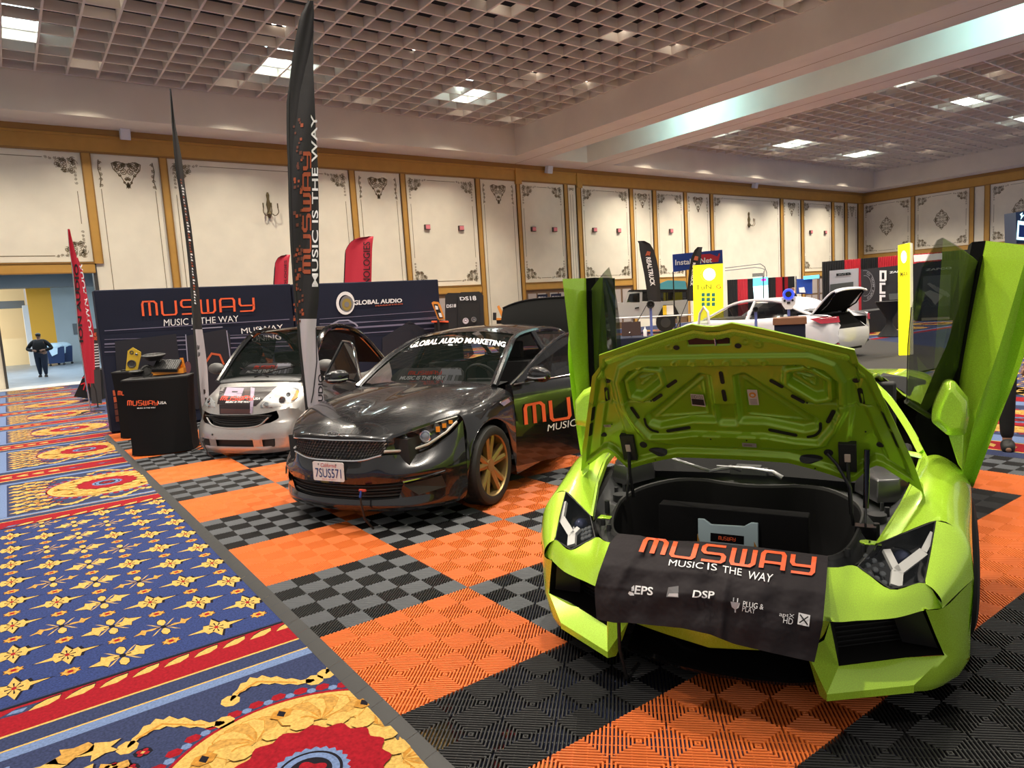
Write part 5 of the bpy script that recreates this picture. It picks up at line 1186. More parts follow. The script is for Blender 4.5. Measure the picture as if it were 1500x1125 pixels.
# lettering on the open door
def onp(fr, f, q, off=.006):
    p0 = f(0, .02 + off, .5); n = (f(0, 1, 0) - f(0, 0, 0)); r = fr.dir(q); return fr.c + r * ((p0 - fr.c).dot(n) / r.dot(n))
m = MB(); lc = [(771, 622), (985, 588), (980, 553), (769, 594)]
put_logo(m, lambda u, v: onp(kia, fR, bil(lc, u, v)), 0, .024, 3)
put_text(m, 'MUSIC IS THE WAY', lambda u, v: onp(kia, fR, bil([(802, 632), (930, 607), (930, 595), (803, 622)], u, v)), 1, 0)
obj('lettering', m, [ORANGE, WHITE], dr, ang=0)
kbv = bvh_of(kws); m = MB()
def arcq(c, bend): return lambda u, v: (lambda p: (p[0], p[1] - bend * (1 - (2 * u - 1) ** 2)))(bil(c, u, v))
g = arcq([(600, 510), (741, 509), (741, 501), (603, 502)], 7)
put_text(m, 'GLOBAL AUDIO MARKETING', lambda u, v: kia.hit(g(u, v), kbv, .004), 0, .035, .25)
obj('screen_lettering', m, [WHITE], kc, ang=0, label='white windscreen lettering')
# printed panels standing on the dashboards
def dashsign(fr, car_, x, cs, lab, at_):
    t = thing('dashboard_sign', lab, 'sign', fr.o, fr.t, None); m = MB()
    P = lambda u, v, o=0: fr.at(bil(cs, u, v), x=x + o)
    out = [(u, v) for u, v in ((.06, 0), (.94, 0), (.985, .1), (1, .35), (.995, .7), (.95, .95), (.90, 1), (.12, 1), (.06, .92), (.015, .6), (0, .3), (.015, .08))]
    m.poly([P(*q) for q in out], 0); m.prism([P(*q, -.001) for q in out], (-.006, 0, 0), 0)
    for k in range(6): m.poly([P(.62 + .05 * k, .02, .002), P(.66 + .05 * k, .02, .002), P(.72 + .05 * k, .95, .002), P(.68 + .05 * k, .95, .002)], 3 if k % 2 else 4)
    m.poly([P(.66, .5, .003), P(.97, .45, .003), P(.96, .85, .003), P(.7, .95, .003)], 4)
    put_logo(m, lambda u, v: P(.22 + .46 * u, .52 + .26 * v, .004), 1, .028, 2); put_text(m, 'MUSIC IS THE WAY', lambda u, v: P(.12 + .62 * u, .14 + .28 * v, .005), 2, .03, .2)
    obj('panel', m, [mat('sign_gray', (.10, .095, .10), .35), mat('sign_red', (.75, .05, .02), .5), WHITE, mat('sign_mid', (.22, .22, .24), .4), mat('sign_light', (.42, .42, .48), .35)], t, ang=0)
dashsign(kia, kc, -1.14, [(570, 559), (680, 559), (679, 538), (580, 540)], 'printed oval sign standing behind the windscreen of the charcoal sedan', 0)
# raised boot lid
m = MB(); Lr = []
for j in range(9):
    v = j / 8; r = []
    for i in range(17):
        u = -1 + i / 8; x = -3.80 - .30 * v - .05 * (1 - u * u); z = 1.10 + .62 * v - .10 * abs(u) ** 3 * v; r.append(P3(x + .06 * math.sin(v * PI), u * (.62 + .10 * v), z))
    Lr.append(r)
m.grid(Lr); bl = obj('boot_lid', m, [mat('boot_lining', (.006, .006, .006), .9, spec=.1)], kc, ang=60, label='raised boot lid with black lining')
m = MB(); m.tube([p + P3(0, 0, .006) for p in Lr[-1]], .014, 6); m.grid([[p + P3(-.03, 0, .005) for p in r] for r in Lr], 0, False, True); obj('boot_skin', m, [cpaint], bl)
# ================================================================ small silver city car
sma = Frame(213.533, (1.051, -.228))
slv = mat('silver_paint', (.48, .47, .46), .30, metal=.65, coat=.8, flake=.05)
sc = thing('city_car', 'small silver two-seat city car with black roof at the booth wall', 'car', sma.o, sma.t)
S0 = [(.07, 0, .545), (.062, .25, .547), (.036, .42, .56), (-.01, .55, .585), (-.08, .66, .60), (-.16, .735, .58), (-.25, .775, .52)]
S1 = [(.035, 0, .655), (.02, .25, .66), (-.01, .42, .675), (-.08, .55, .70), (-.17, .66, .71), (-.27, .735, .69), (-.33, .775, .60)]
S2 = [(-.10, 0, .785), (-.11, .25, .79), (-.14, .42, .795), (-.20, .53, .80), (-.28, .62, .80), (-.38, .70, .785), (-.45, .765, .68)]
S3 = [(-.39, 0, .90), (-.39, .25, .90), (-.39, .42, .895), (-.40, .52, .89), (-.42, .62, .885), (-.50, .70, .865), (-.58, .765, .76)]
sb = MB(); sb.grid(patch([S0, S1, S2, S3], 4, 5))
C1 = [(.10, 0, .50), (.09, .25, .50), (.05, .47, .50), (.0, .58, .50), (-.08, .68, .49), (-.17, .75, .47), (-.26, .78, .46)]
C2 = [(.125, 0, .40), (.115, .20, .405), (.09, .36, .42), (.06, .50, .45), (-.03, .66, .44), (-.14, .74, .42), (-.26, .785, .40)]
C3 = [(.14, 0, .345), (.13, .25, .345), (.11, .42, .35), (.06, .56, .35), (-.01, .68, .35), (-.12, .75, .34), (-.25, .79, .33)]
C4 = [(.15, 0, .255), (.14, .28, .255), (.12, .40, .255), (.07, .55, .26), (.0, .68, .26), (-.10, .755, .26), (-.24, .79, .28)]
C5 = [(.14, 0, .17), (.13, .28, .17), (.11, .40, .17), (.07, .545, .175), (.0, .67, .18), (-.10, .745, .19), (-.23, .78, .22)]
C6 = [(.14, 0, .13), (.13, .28, .13), (.11, .42, .13), (.06, .56, .135), (-.01, .67, .14), (-.10, .73, .15), (-.22, .765, .18)]
C7 = [(.11, 0, .08), (.10, .28, .08), (.08, .42, .085), (.03, .55, .09), (-.03, .65, .10), (-.11, .71, .12), (-.22, .75, .15)]
sb.grid(patch([C2, C3, C4], 5, 3)); sb.grid(patch([C5, C6, C7], 5, 2))
sb.grid(patch([S0[3:], C1[3:], C2[3:]], 5, 3)); 
sb.grid(patch([C4[3:], C5[3:]], 4, 2, False, True)); sb.poly([(.14, .28, .255), (.12, .40, .255), (.11, .40, .17), (.13, .28, .17)]); sb.poly([(.14, .30, .255), (.128, .37, .255), (.118, .37, .17), (.13, .30, .17)])
sb.grid(patch([[(-.25, .775, .52), (-.26, .78, .46), (-.26, .785, .40), (-.25, .79, .33), (-.22, .75, .15)], [(-.33, .775, .60), (-.33, .785, .56), (-.33, .785, .52), (-.33, .785, .50), (-.33, .785, .49)], [(-.58, .765, .76), (-.58, .785, .70), (-.58, .785, .66), (-.58, .785, .645), (-.58, .785, .64)], [(-.85, .75, .88), (-.85, .78, .76), (-.86, .79, .62), (-.86, .79, .52), (-.86, .79, .48)], [(-.95, .75, .90), (-.95, .785, .76), (-.95, .79, .6), (-.95, .79, .4), (-.95, .78, .2)]], 3, 4))
sb.grid(patch([[(-.95, .75, .90), (-.95, .785, .76), (-.95, .79, .4), (-.95, .78, .2)], [(-1.6, .77, .86), (-1.6, .79, .78), (-1.6, .79, .4), (-1.6, .78, .2)], [(-1.9, .77, .90), (-1.9, .79, .80), (-1.95, .79, .72), (-2.0, .79, .66)], [(-2.35, .74, .97), (-2.38, .76, .8), (-2.38, .76, .5), (-2.36, .75, .25)]], 3, 4))
sb.mirror(); sbv = bvh_of(sb)
obj('body', sb, [slv], sc, ang=40, merge=True)
m = MB()
for (tt, bb) in (([(.07, .545), (.062, .25), ], None),): pass
top = crline([(.04, -.49, .535), (.065, -.25, .535), (.075, 0, .53), (.065, .25, .535), (.04, .49, .535)], 6); bot = crline([(.045, -.47, .515), (.09, -.33, .42), (.12, 0, .395), (.09, .33, .42), (.045, .47, .515)], 6)
m.grid([[p + P3(-.05, 0, 0) for p in top], [p + P3(-.05, 0, 0) for p in bot]], 0, False, True)
for k in range(4): m.tube([a.lerp(b, .2 + .2 * k) + P3(-.035, 0, 0) for a, b in zip(top, bot)], .007, 5)
obj('grille', m, [mblk], sc)
m = MB(); m.tube([p + P3(.004, 0, -.004) for p in bot], .010, 6); m.tube(top, .006, 6, 1); obj('grille_lip', m, [slv, mblk], sc)
for y0, y1 in ((-.28, .28), (.37, .545), (-.545, -.37)):
    m = MB(); m.poly([(.09 - .1 * abs(y0) ** 2, y0, .255), (.09 - .1 * abs(y0) ** 2, y0, .165), (.09 - .1 * abs(y1) ** 2, y1, .165), (.09 - .1 * abs(y1) ** 2, y1, .255)]); obj('lower_intake', m, [mblk], sc, ang=0, loc=(.02, 0, 0))
m = MB(); m.sphere((.13, -.33, .315), .013, 10); obj('tow_hole', m, [mblk], sc)
m = MB(); m.tube([P3(.10, -.50, .25), P3(.17, -.46, .24), P3(.17, -.40, .10), P3(.12, -.36, .02)], .008, 6); obj('cable', m, [BLACK], sc)
def shell(qs, mats, name, par, off, fr=sma, bv=sbv, mi=0, lab=None):
    m = MB(); P = [fr.hit(q, bv, off) for q in qs]; P = [p for p in P if p is not None]
    if len(P) > 2: m.poly(P)
    return obj(name, m, mats, par, ang=0, label=lab)
Z7 = lambda x, y: (270 + x / 8.333, 560 + y / 8.333)
c_hl = (0, 0)
hlR = [Z7(*p) for p in ((930, 315), (925, 285), (960, 240), (1050, 180), (1180, 110), (1330, 60), (1395, 80), (1405, 120), (1385, 190), (1330, 240), (1200, 290), (1070, 315))]
hlL = [Z7(*p) for p in ((370, 310), (375, 240), (330, 180), (285, 185), (245, 235), (235, 280), (290, 315))]
def hitc(q, off=.008):
    for k in range(12):
        p = sma.hit((q[0] + (c_hl[0] - q[0]) * k * .05, q[1] + (c_hl[1] - q[1]) * k * .05), sbv, off)
        if p is not None: return p
for qs, cs_, am in ((hlR, [(Z7(1195, 215), 5.2), (Z7(1000, 270), 3.6), (Z7(1270, 150), 3.4)], [Z7(1370, 90), Z7(1400, 110), Z7(1380, 180), Z7(1320, 220), Z7(1300, 215), Z7(1350, 140)]), (hlL, [(Z7(305, 225), 4), (Z7(310, 280), 3)], None)):
    m = MB(); c = (sum(q[0] for q in qs) / len(qs), sum(q[1] for q in qs) / len(qs))
    c_hl = c; base = [hitc(q, .004) for q in qs]; mid = [hitc((lerp(q[0], c[0], .25), lerp(q[1], c[1], .25)), .03) for q in qs]
    hl = obj('headlight', MB().poly(base), [mat('lamp_base', (.10, .11, .12), .2, metal=.6)], sc, ang=0)
    m = MB(); n = len(qs)
    for i in range(n): m.poly([base[i], base[(i + 1) % n], mid[(i + 1) % n], mid[i]])
    m.poly(mid); obj('lens_cover', m, [glass('pale_lens', (.5, .55, .6), .22)], hl, ang=70)
    for q, r in cs_:
        m = MB(); p = hitc(q, .014); n_v = P3(.8, .3 if q[0] > 350 else -.3, .5).normalized(); r_ = r * .0075; m.lathe([(r_, 0), (r_ * 1.08, .006), (r_ * .8, .006), (r_ * .6, -.004), (.001, -.004)], p, n_v, 18); obj('projector', m, [chrome], hl)
    if am: obj('indicator', MB().poly([hitc(q, .022) for q in am]), [mat('amber', (.8, .28, .02), .3)], hl, ang=0)
# bonnet graphic
Z5 = lambda x, y: (270 + x / 6.25, 460 + y / 6.25)
def bh(q, off=.004): return sma.hit(q, sbv, off)
def gridpoly(m, cs, nu, nv, mi, off=.004, hit=None):
    hit = hit or bh
    for i in range(nu):
        for j in range(nv):
            P = [hit(bil(cs, u, v), off) for u, v in ((i / nu, j / nv), ((i + 1) / nu, j / nv), ((i + 1) / nu, (j + 1) / nv), (i / nu, (j + 1) / nv))]
            if all(p is not None for p in P): m.poly(P, mi)
m = MB(); gq = [Z7(400, 265), Z7(870, 290), Z7(1130, 50), Z7(440, 60)]
gridpoly(m, gq, 10, 8, 0); gridpoly(m, [Z7(430, 390), Z7(810, 390), Z7(840, 285), Z7(425, 270)], 8, 4, 0)
gridpoly(m, [Z7(480, 160), Z7(690, 180), Z7(730, 70), Z7(520, 60)], 4, 4, 1, .006); gridpoly(m, [Z7(800, 380), Z7(830, 380), Z7(860, 70), Z7(810, 60)], 2, 8, 1, .006); gridpoly(m, [Z7(580, 122), Z7(650, 122), Z7(652, 108), Z7(582, 108)], 2, 1, 0, .008)
for q in ([(440, 380), (800, 385), (805, 330), (445, 322)], [(730, 150), (790, 150), (800, 90), (740, 90)]): gridpoly(m, [Z7(*p) for p in q], 4, 3, 2, .006)
put_logo(m, lambda u, v: bh(bil([Z7(440, 220), Z7(835, 215), Z7(850, 165), Z7(465, 170)], u, v), .009), 3, .03, 2); put_text(m, 'USA', lambda u, v: bh(bil([Z7(840, 215), Z7(925, 212), Z7(935, 185), Z7(845, 187)], u, v), .009), 4, .02); put_text(m, 'MUSIC IS THE WAY', lambda u, v: bh(bil([Z7(500, 252), Z7(800, 250), Z7(812, 228), Z7(508, 228)], u, v), .009), 4, .03, .2)
obj('bonnet_graphic', m, [mat('vinyl_dark', (.018, .012, .014), .3), mat('vinyl_lilac', (.32, .26, .36), .35), mat('vinyl_brown', (.06, .025, .025), .35), mat('sign_red', (.75, .05, .02), .5), WHITE], sc, ang=0)
# cowl, screen, roof cell
m = MB(); m.grid(patch([[(-.385, -.60, .888), (-.37, -.3, .906), (-.365, 0, .912), (-.37, .3, .906), (-.385, .60, .888)], [(-.43, -.66, .915), (-.43, -.3, .935), (-.43, 0, .94), (-.43, .3, .935), (-.43, .66, .915)], [(-.50, -.66, .93), (-.52, -.3, .95), (-.52, 0, .95), (-.52, .3, .95), (-.50, .66, .93)]], 4, 3)); obj('cowl', m, [gry], sc)
m = MB(); m.grid(patch([[(-.45, -.64, .93), (-.49, -.32, .95), (-.50, 0, .955), (-.49, .32, .95), (-.45, .64, .93)], [(-.78, -.60, 1.24), (-.83, -.3, 1.26), (-.84, 0, 1.265), (-.83, .3, 1.26), (-.78, .60, 1.24)], [(-1.10, -.53, 1.475), (-1.14, -.28, 1.50), (-1.15, 0, 1.505), (-1.14, .28, 1.50), (-1.10, .53, 1.475)]], 4, 4)); obj('windscreen', m, [wsg], sc, ang=60)
m = MB()
for s in (1, -1): m.tube(crline([(-.42, s * .67, .90), (-.75, s * .64, 1.23), (-1.08, s * .58, 1.485), (-1.5, s * .60, 1.50), (-1.85, s * .64, 1.36), (-2.15, s * .70, 1.08), (-2.28, s * .73, .92)], 4), .04, 8)
m.grid(patch([[(-1.10, -.56, 1.49), (-1.14, 0, 1.515), (-1.10, .56, 1.49)], [(-1.35, -.58, 1.52), (-1.38, 0, 1.55), (-1.35, .58, 1.52)], [(-1.75, -.61, 1.44), (-1.75, 0, 1.49), (-1.75, .61, 1.44)]], 4, 3)); obj('roof_cell', m, [blk], sc)
m = MB(); m.grid(patch([[(-1.75, -.6, 1.43), (-1.78, 0, 1.48), (-1.75, .6, 1.43)], [(-2.05, -.66, 1.20), (-2.1, 0, 1.24), (-2.05, .66, 1.20)], [(-2.3, -.72, .93), (-2.38, 0, .95), (-2.3, .72, .93)]], 4, 3)); obj('soft_top', m, [mat('soft_top', (.03, .03, .03), .85)], sc)
for s in (1, -1):
    m = MB(); m.poly([(-.50, s * .70, .93), (-1.55, s * .76, .90), (-1.62, s * .66, 1.38), (-1.15, s * .60, 1.47), (-.85, s * .64, 1.28)]); obj('window', m, [darkg], sc, ang=0)
    m = MB(); m.sphere((-.62, s * .87, 1.06), 1, 14, 0, (.07, .13, .075)); obj('mirror', m, [mat('mirror_gray', (.12, .12, .12), .45)], sc)
    m = MB(); m.tube([P3(-.60, s * .68, .98), P3(-.62, s * .80, 1.03)], .02, 6); obj('mirror_arm', m, [mblk], sc)
    wheel(sc, -.56, s * .68, .30, .17, silv, 6, rr=.7, split=False); wheel(sc, -2.35 + .28, s * .68, .30, .19, silv, 6, rr=.7, split=False)
m = MB(); m.box(-2.2, -.45, -.68, .68, .18, .3); m.box(-.9, -.5, -.66, .66, .3, .93)
for s in (1, -1): m.box(-1.55, -1.38, s * .32 - .22, s * .32 + .22, .3, 1.2)
m.box(-.2, .04, -.4, .4, .12, .5)
obj('cabin', m, [seatm], sc, bev=.02)
m = MB(); m.tube([P3(-1.45, .45, 1.2), P3(-1.5, .2, 1.28), P3(-1.5, -.1, 1.2)], .05, 8); obj('headrest', m, [mat('seat_orange', (.35, .06, .03), .6)], sc)
for a, b in ((P3(-.44, -.1, .95), P3(-.60, .42, 1.06)), (P3(-.44, .12, .95), P3(-.60, -.45, 1.06))):
    m = MB(); m.tube([a, a.lerp(b, .5) + P3(.01, 0, .012), b], .008, 6); obj('wiper', m, [blk], sc)
dashsign(sma, sc, -.62, [(348, 549), (430, 547), (428, 531), (362, 533)], 'printed oval sign standing behind the windscreen of the silver city car', 0)
# ================================================================ booth wall, counters, flags
def vplane(o, a): # vertical plane through ground point o, heading a
    t = math.radians(a); n = P3(-math.sin(t), math.cos(t), 0); o = Vector((o[0], o[1], 0)); return lambda q, off=0: (lambda p: p - ray(q).normalized() * off)(onpl(q, o, n))
def facing(q): # heading of the plane square to the sight line over q
    r = ray(q); return math.degrees(math.atan2(r.y, r.x)) + 90
def wpx(F, pts, m, mi=0, off=0): m.poly([F(q, off) for q in pts], mi)
def wtext(F, s, cs, m, mi=0, off=.01, bold=0, shear=0): put_text(m, s, lambda u, v: F(bil(cs, u, v), off), mi, bold, shear)
def wlogo(F, cs, m, mi=0, off=.01, w=.026): put_logo(m, lambda u, v: F(bil(cs, u, v), off), mi, w, 2)
navy = mat('booth_fabric', (.013, .016, .034), .8, spec=.2, noise=(.8, .15)); cblk = mat('counter_cover', (.006, .006, .007), .8, spec=.2); streak = mat('print_streak', (.16, .15, .24), .6); dred = mat('red_cloth', (.50, .02, .035), .7, bump=(30, .3, .01)); dblk = mat('black_cloth', (.008, .008, .01), .8)
BY = 3.85; F = lambda q, off=0: on(q, y=BY - off)
t = thing('booth_wall', 'navy printed fabric booth wall with orange lettering behind the cars', 'display wall', (0, BY, 0))
T = lambda m: m.xf(Matrix.Translation((0, -BY, 0)))
xa, xb, xc = F((137, 426)).x, F((426, 418)).x, F((641, 412)).x; zt = 2.295
m = MB(); m.box(xa, xb, BY, BY + .30, .0, zt); m.box(xb + .01, xc, BY - .03, BY + .30, .0, zt - .01); obj('panel', T(m), [navy], t, ang=0, bev=.02)
m = MB()
for y0, y1, w in ((484, 467, 1.2), (503, 490, 2.2), (508, 500, 1), (497, 488, .8), (515, 506, 1.4)): wpx(F, [(153, y0), (424, y1), (424, y1 + w), (153, y0 + w)], m, 0, .012)
for y0, y1, w in ((467, 455, .8), (474, 466, 1), (482, 471, 2.6), (477, 464, .6), (492, 480, 1.2)): wpx(F, [(468, y0), (640, y1), (640, y1 + w), (468, y0 + w)], m, 0, .045)
wpx(F, [(168, 500), (258, 489), (263, 530), (172, 560)], m, 1, .014); wpx(F, [(272, 492), (330, 482), (337, 490), (340, 545), (290, 600), (280, 598), (273, 500)], m, 1, .014)
for a, b in (((272, 490), (280, 596)), ((280, 482), (326, 479)), ((332, 484), (340, 545))): stroke(m, [a, b], 1.4, lambda u, v: F((u, v), .016), 2)
stroke(m, [(302, 530), (310, 518), (322, 520), (328, 534)], 3, lambda u, v: F((u, v), .018), 3)
for c in ((275, 538), (272, 556), (277, 568), (348, 520)):
    m.poly([F((c[0] + 5 * math.cos(k * PI / 6), c[1] + 9 * math.sin(k * PI / 6)), .017) for k in range(12)], 4)
wpx(F, [(560, 495), (600, 470), (632, 488), (640, 500), (640, 540), (560, 540)], m, 1, .045)
stroke(m, [(484, 476), (496, 470), (510, 469), (520, 474), (524, 478)], 2.2, lambda u, v: F((u, v), .046), 2)
for k in range(5): wpx(F, [(165 + k, 572 + 9.5 * k), (171 + k, 571 + 9.5 * k), (172 + k, 579 + 9.5 * k), (166 + k, 580 + 9.5 * k)], m, 3 if k < 2 else 5, .02)
obj('print', T(m), [streak, mat('print_dark', (.012, .013, .022), .5), mat('print_edge', (.30, .30, .42), .5), mat('print_orange', (.5, .09, .03), .6), mat('print_plum', (.12, .045, .06), .6), mat('print_rust', (.12, .03, .02), .6)], t, ang=0)
m = MB(); wlogo(F, [(210, 463), (372, 455), (371, 436), (208, 442)], m, 0, .02, .02); obj('lettering', T(m), [ORANGE], t, ang=0, label='orange booth lettering')
m = MB(); wtext(F, 'MUSIC IS THE WAY', [(240, 478), (350, 471), (349, 462), (240, 468)], m, 0, .02, 0); wtext(F, 'MUSWAY', [(354, 489), (415, 483), (414, 475), (353, 481)], m, 0, .02, 0); wtext(F, 'TUNING', [(361, 502), (412, 497), (411, 489), (360, 494)], m, 0, .02, 0)
wtext(F, 'GLOBAL AUDIO', [(518, 447), (589, 443), (589, 437), (518, 440)], m, 0, .05, .03)
for k, (r1, r2) in enumerate(((17, 12), (12, 8))):
    for a in range(24):
        b0, b1 = 2 * PI * a / 24, 2 * PI * (a + 1) / 24; c = (506 + k * 2, 444 + k)
        m.poly([F((c[0] + r * .8 * math.cos(b) , c[1] + r * math.sin(b)), .05 + .002 * k) for r, b in ((r1, b0), (r1, b1), (r2, b1), (r2, b0))], 0 if not k else 1)
m.poly([F((508 + 7 * math.cos(b), 446 + 9 * math.sin(b)), .055) for b in [PI * k / 8 for k in range(16)]], 2); m.poly([F((508 + 3.5 * math.cos(b), 446 + 4 * math.sin(b)), .058) for b in [PI * k / 8 for k in range(16)]], 1)
wtext(F, 'MARKETING', [(550, 449), (590, 446), (590, 444), (550, 447)], m, 3, .05, .02)
obj('lettering', T(m), [WHITE, mat('print_gray', (.18, .18, .19), .6), mat('print_gold', (.3, .22, .05), .5), mat('print_orange', (.5, .09, .03), .6)], t, ang=0, label='white booth lettering')
# counters
def counter(name, lab, bl, br, ztop, dep, txt, depth=.45):
    a = on(bl, z=0); b = on(br, z=0); ax = (b - a); w = ax.length; ax.normalize(); ny = P3(-ax.y, ax.x, 0); ang = math.atan2(ax.y, ax.x)
    t = thing(name, lab, 'counter', a, ang); m = MB(); n = 10
    def ring(z, k): return [P3(w * (.5 + (u - .5) * k), -.10 * math.sin(u * PI) * k, z) for u in [i / n for i in range(n + 1)]] + [P3(w * (.5 + .5 * k), depth, z), P3(w * (.5 - .5 * k), depth, z)]
    m.loft([ring(.015, 1.03), ring(.12, 1.0), ring(ztop * .6, 1.0), ring(ztop - .03, 1.07), ring(ztop, 1.08)]); obj('cover', m, [cblk], t, ang=40)
    m = MB(); m.loft([ring(ztop, 1.10), ring(ztop + .02, 1.10)]); obj('top', m, [mblk], t, ang=40)
    return t, a, ang
t, ca, cang = counter('counter', 'black fabric covered counter with orange lettering nearest the carpet', (195, 669), (283, 660), .985, 0, 1)
Fc = vplane((ca.x, ca.y), math.degrees(cang)); Mi = t.matrix_basis if 0 else (Matrix.Translation(ca) @ Matrix.Rotation(cang, 4, 'Z')).inverted()
m = MB(); wlogo(Fc, [(187, 594), (231, 593), (231, 587), (187, 587)], m, 0, .13, .03); wtext(Fc, 'USA', [(232, 592), (244, 592), (244, 588), (232, 588)], m, 1, .13, .02); wtext(Fc, 'MUSIC IS THE WAY', [(201, 599), (228, 598), (228, 596), (201, 597)], m, 1, .13, .01); obj('lettering', m.xf(Mi), [ORANGE, WHITE], t, ang=0)
t2, cb_, cbang = counter('counter', 'second black fabric counter, tucked behind the lettered one', (178, 643), (250, 636), 1.0, 0, 1, .4)
Fb = vplane((cb_.x, cb_.y), math.degrees(cbang)); Mi2 = (Matrix.Translation(cb_) @ Matrix.Rotation(cbang, 4, 'Z')).inverted()
m = MB(); wlogo(Fb, [(173, 579), (205, 578), (205, 573), (173, 573)], m, 0, .12, .03); obj('lettering', m.xf(Mi2), [ORANGE], t2, ang=0)
# audio gear on the counters
ZT1 = 1.005; g1 = lambda q: on(q, z=ZT1); ylw = mat('amber_baffle', (.62, .42, .03), .35); conem = mat('cone', (.05, .05, .05), .5); rngm = mat('speaker_ring', (.35, .35, .36), .3, metal=.8)
Bm = Fb
o0 = cb_ + P3(.22, .05, 1.02)
t = thing('speaker_board', 'upright yellow speaker board with two drivers on rear counter', 'speaker', o0, cbang); Mx = (Matrix.Translation(o0) @ Matrix.Rotation(cbang, 4, 'Z')).inverted(); G = lambda q, off=0: Mx @ Fb(q, off)
pts = [(184, 543), (187, 514), (194, 509), (206, 516), (206, 522), (201, 543)]
m = MB(); m.prism([G(q) for q in pts], (0, .03, 0)); obj('board', m, [ylw], t, ang=0)
for (c, r) in (((193, 533), 6.5), ((193, 516), 3), ((200, 519), 2)):
    m = MB(); p = G(c); k = (G((c[0] + r, c[1])) - p).length; m.lathe([(k, 0), (k, .012), (k * .85, .014), (k * .75, .004), (k * .3, -.006), (.001, .002)], p, (0, -1, 0), 20); obj('driver', m, [conem if r > 2.5 else rngm], t)
m = MB(); m.box(-.1, .12, -.06, .08, -.005, .02); obj('foot', m, [mblk], t)
def disc(name, lab, c, r, h, tilt, par_z=None, ring=True):
    p = on(c, y=ca.y + .25) ; t = thing(name, lab, 'speaker', p, cang); M = Matrix.Rotation(tilt, 4, 'X')
    m = MB(); m.lathe([(r * .45, -h), (r * .55, -h), (r * .9, -.01), (r, 0), (r, .012), (r * .88, .016)], (0, 0, 0), (0, 0, 1), 28); obj('basket', m.xf(M), [mblk], t)
    m = MB(); m.lathe([(r * .86, .016), (r * .78, .022), (r * .7, .008), (r * .3, -.015), (.001, -.005)], (0, 0, 0), (0, 0, 1), 28); obj('cone', m.xf(M), [conem], t)
    m = MB(); m.lathe([(r * .30, -.012), (r * .24, .012), (.001, .016)], (0, 0, 0), (0, 0, 1), 20); obj('dust_cap', m.xf(M), [rngm], t); return t
disc('loudspeaker', 'round black loudspeaker tilted forward on the lettered counter', (216, 544), .092, .05, 1.15)
disc('loudspeaker', 'flat gray-topped subwoofer lying behind the tilted loudspeaker', (225, 521), .15, .06, .1)
disc('loudspeaker', 'small loudspeaker lying flat beside the yellow board', (199, 545), .09, .03, .05)
p = on((247, 540), y=ca.y + .2); t = thing('amplifier', 'black ribbed amplifier propped on an amber stand on counter', 'amplifier', p, cang)
M = Matrix.Rotation(.5, 4, 'X') @ Matrix.Rotation(-.15, 4, 'Z'); m = MB(); m.box(-.17, .15, -.12, .12, .02, .075, 0, M); obj('case', m, [gry2], t, bev=.008)
m = MB()
for k in range(12): m.box(-.16 + .026 * k, -.15 + .026 * k, -.11, .11, .075, .082, 0, M)
obj('fins', m, [mblk], t)
m = MB(); m.prism([(-.2, -.08, -.07), (.2, -.08, -.07), (.2, -.08, .0), (.05, -.08, -.02), (-.2, -.08, -.03)], (0, .16, 0)); m.prism([(.12, .08, -.07), (.2, .08, -.07), (.18, .08, .13), (.14, .08, .13)], (0, .02, 0)); obj('stand', m, [mat('amber_acrylic', (.85, .30, .02), .2, coat=.5)], t)
# feather flags
def flag(name, lab, base, edges, mats, draw=None, group=None, polem=None, wave=.03, ang=None, split=None, legs=True, pole=None):
    b = Vector((base[0], base[1], 0)); c = edges[len(edges) // 2]; q0 = ((c[1] + c[2]) / 2, c[0]); a = facing(q0) if ang is None else ang; V = vplane(base, a)
    t = thing(name, lab, 'flag', b, 0, group); Tb = Matrix.Translation(-b)
    E1 = [(e[0], e[1]) for e in edges]; E2 = [(e[0], e[2]) for e in edges]; y0, y1 = edges[0][0], edges[-1][0]
    def pt(q, off=0):
        xl, xr = interp(E1, q[1]), interp(E2, q[1]); u = (q[0] - xl) / max(1, xr - xl); return V(q, off + wave * math.sin(u * 5 + q[1] * .025) * min(1, u * 3))
    m = MB(); ny, nx = 60, 10; rows = [[pt((lerp(interp(E1, y), interp(E2, y), i / nx), y)) for i in range(nx + 1)] for y in [lerp(y0, y1, j / ny) for j in range(ny + 1)]]
    if split is None: m.grid(rows)
    else:
        k = int((split - y0) / (y1 - y0) * ny); m.grid(rows[:k + 1], 0); m.grid(rows[k:], 1)
    obj('cloth', m.xf(Tb), mats, t, ang=80)
    m = MB(); P = [V((interp(E1, y), y), -.004) for y in [lerp(y0, y1, j / 20) for j in range(21)]]; P.append(b + P3(0, 0, .0)) if pole is None else P.extend([V(q, -.004) for q in pole]); m.tube(P, [.006] * 5 + [.014] * (len(P) - 5), 6)
    obj('pole', m.xf(Tb), [polem or mblk], t)
    if legs:
        m = MB(); e = P[-1]
        for k in range(4): m.tube([e + P3(0, 0, .05), e + P3(.3 * math.cos(k * PI / 2 + .5), .3 * math.sin(k * PI / 2 + .5), .01 - e.z if 0 else .01 )], .01, 5)
        obj('foot', m.xf(Tb), [mblk], t)
    if draw: m = MB(); draw(m, pt); obj('print', m.xf(Tb), [WHITE, mat('flag_orange', (.35, .07, .025), .6), BLACK, mat('flag_rust', (.13, .035, .02), .6)], t, ang=0)
    return t
fblk = mat('flag_black', (.010, .009, .011), .7, bump=(12, .25, .01)); fwht = mat('flag_white', (.50, .46, .50), .7, bump=(14, .3, .01)); fred = mat('flag_red', (.55, .02, .045), .6, bump=(14, .3, .01))
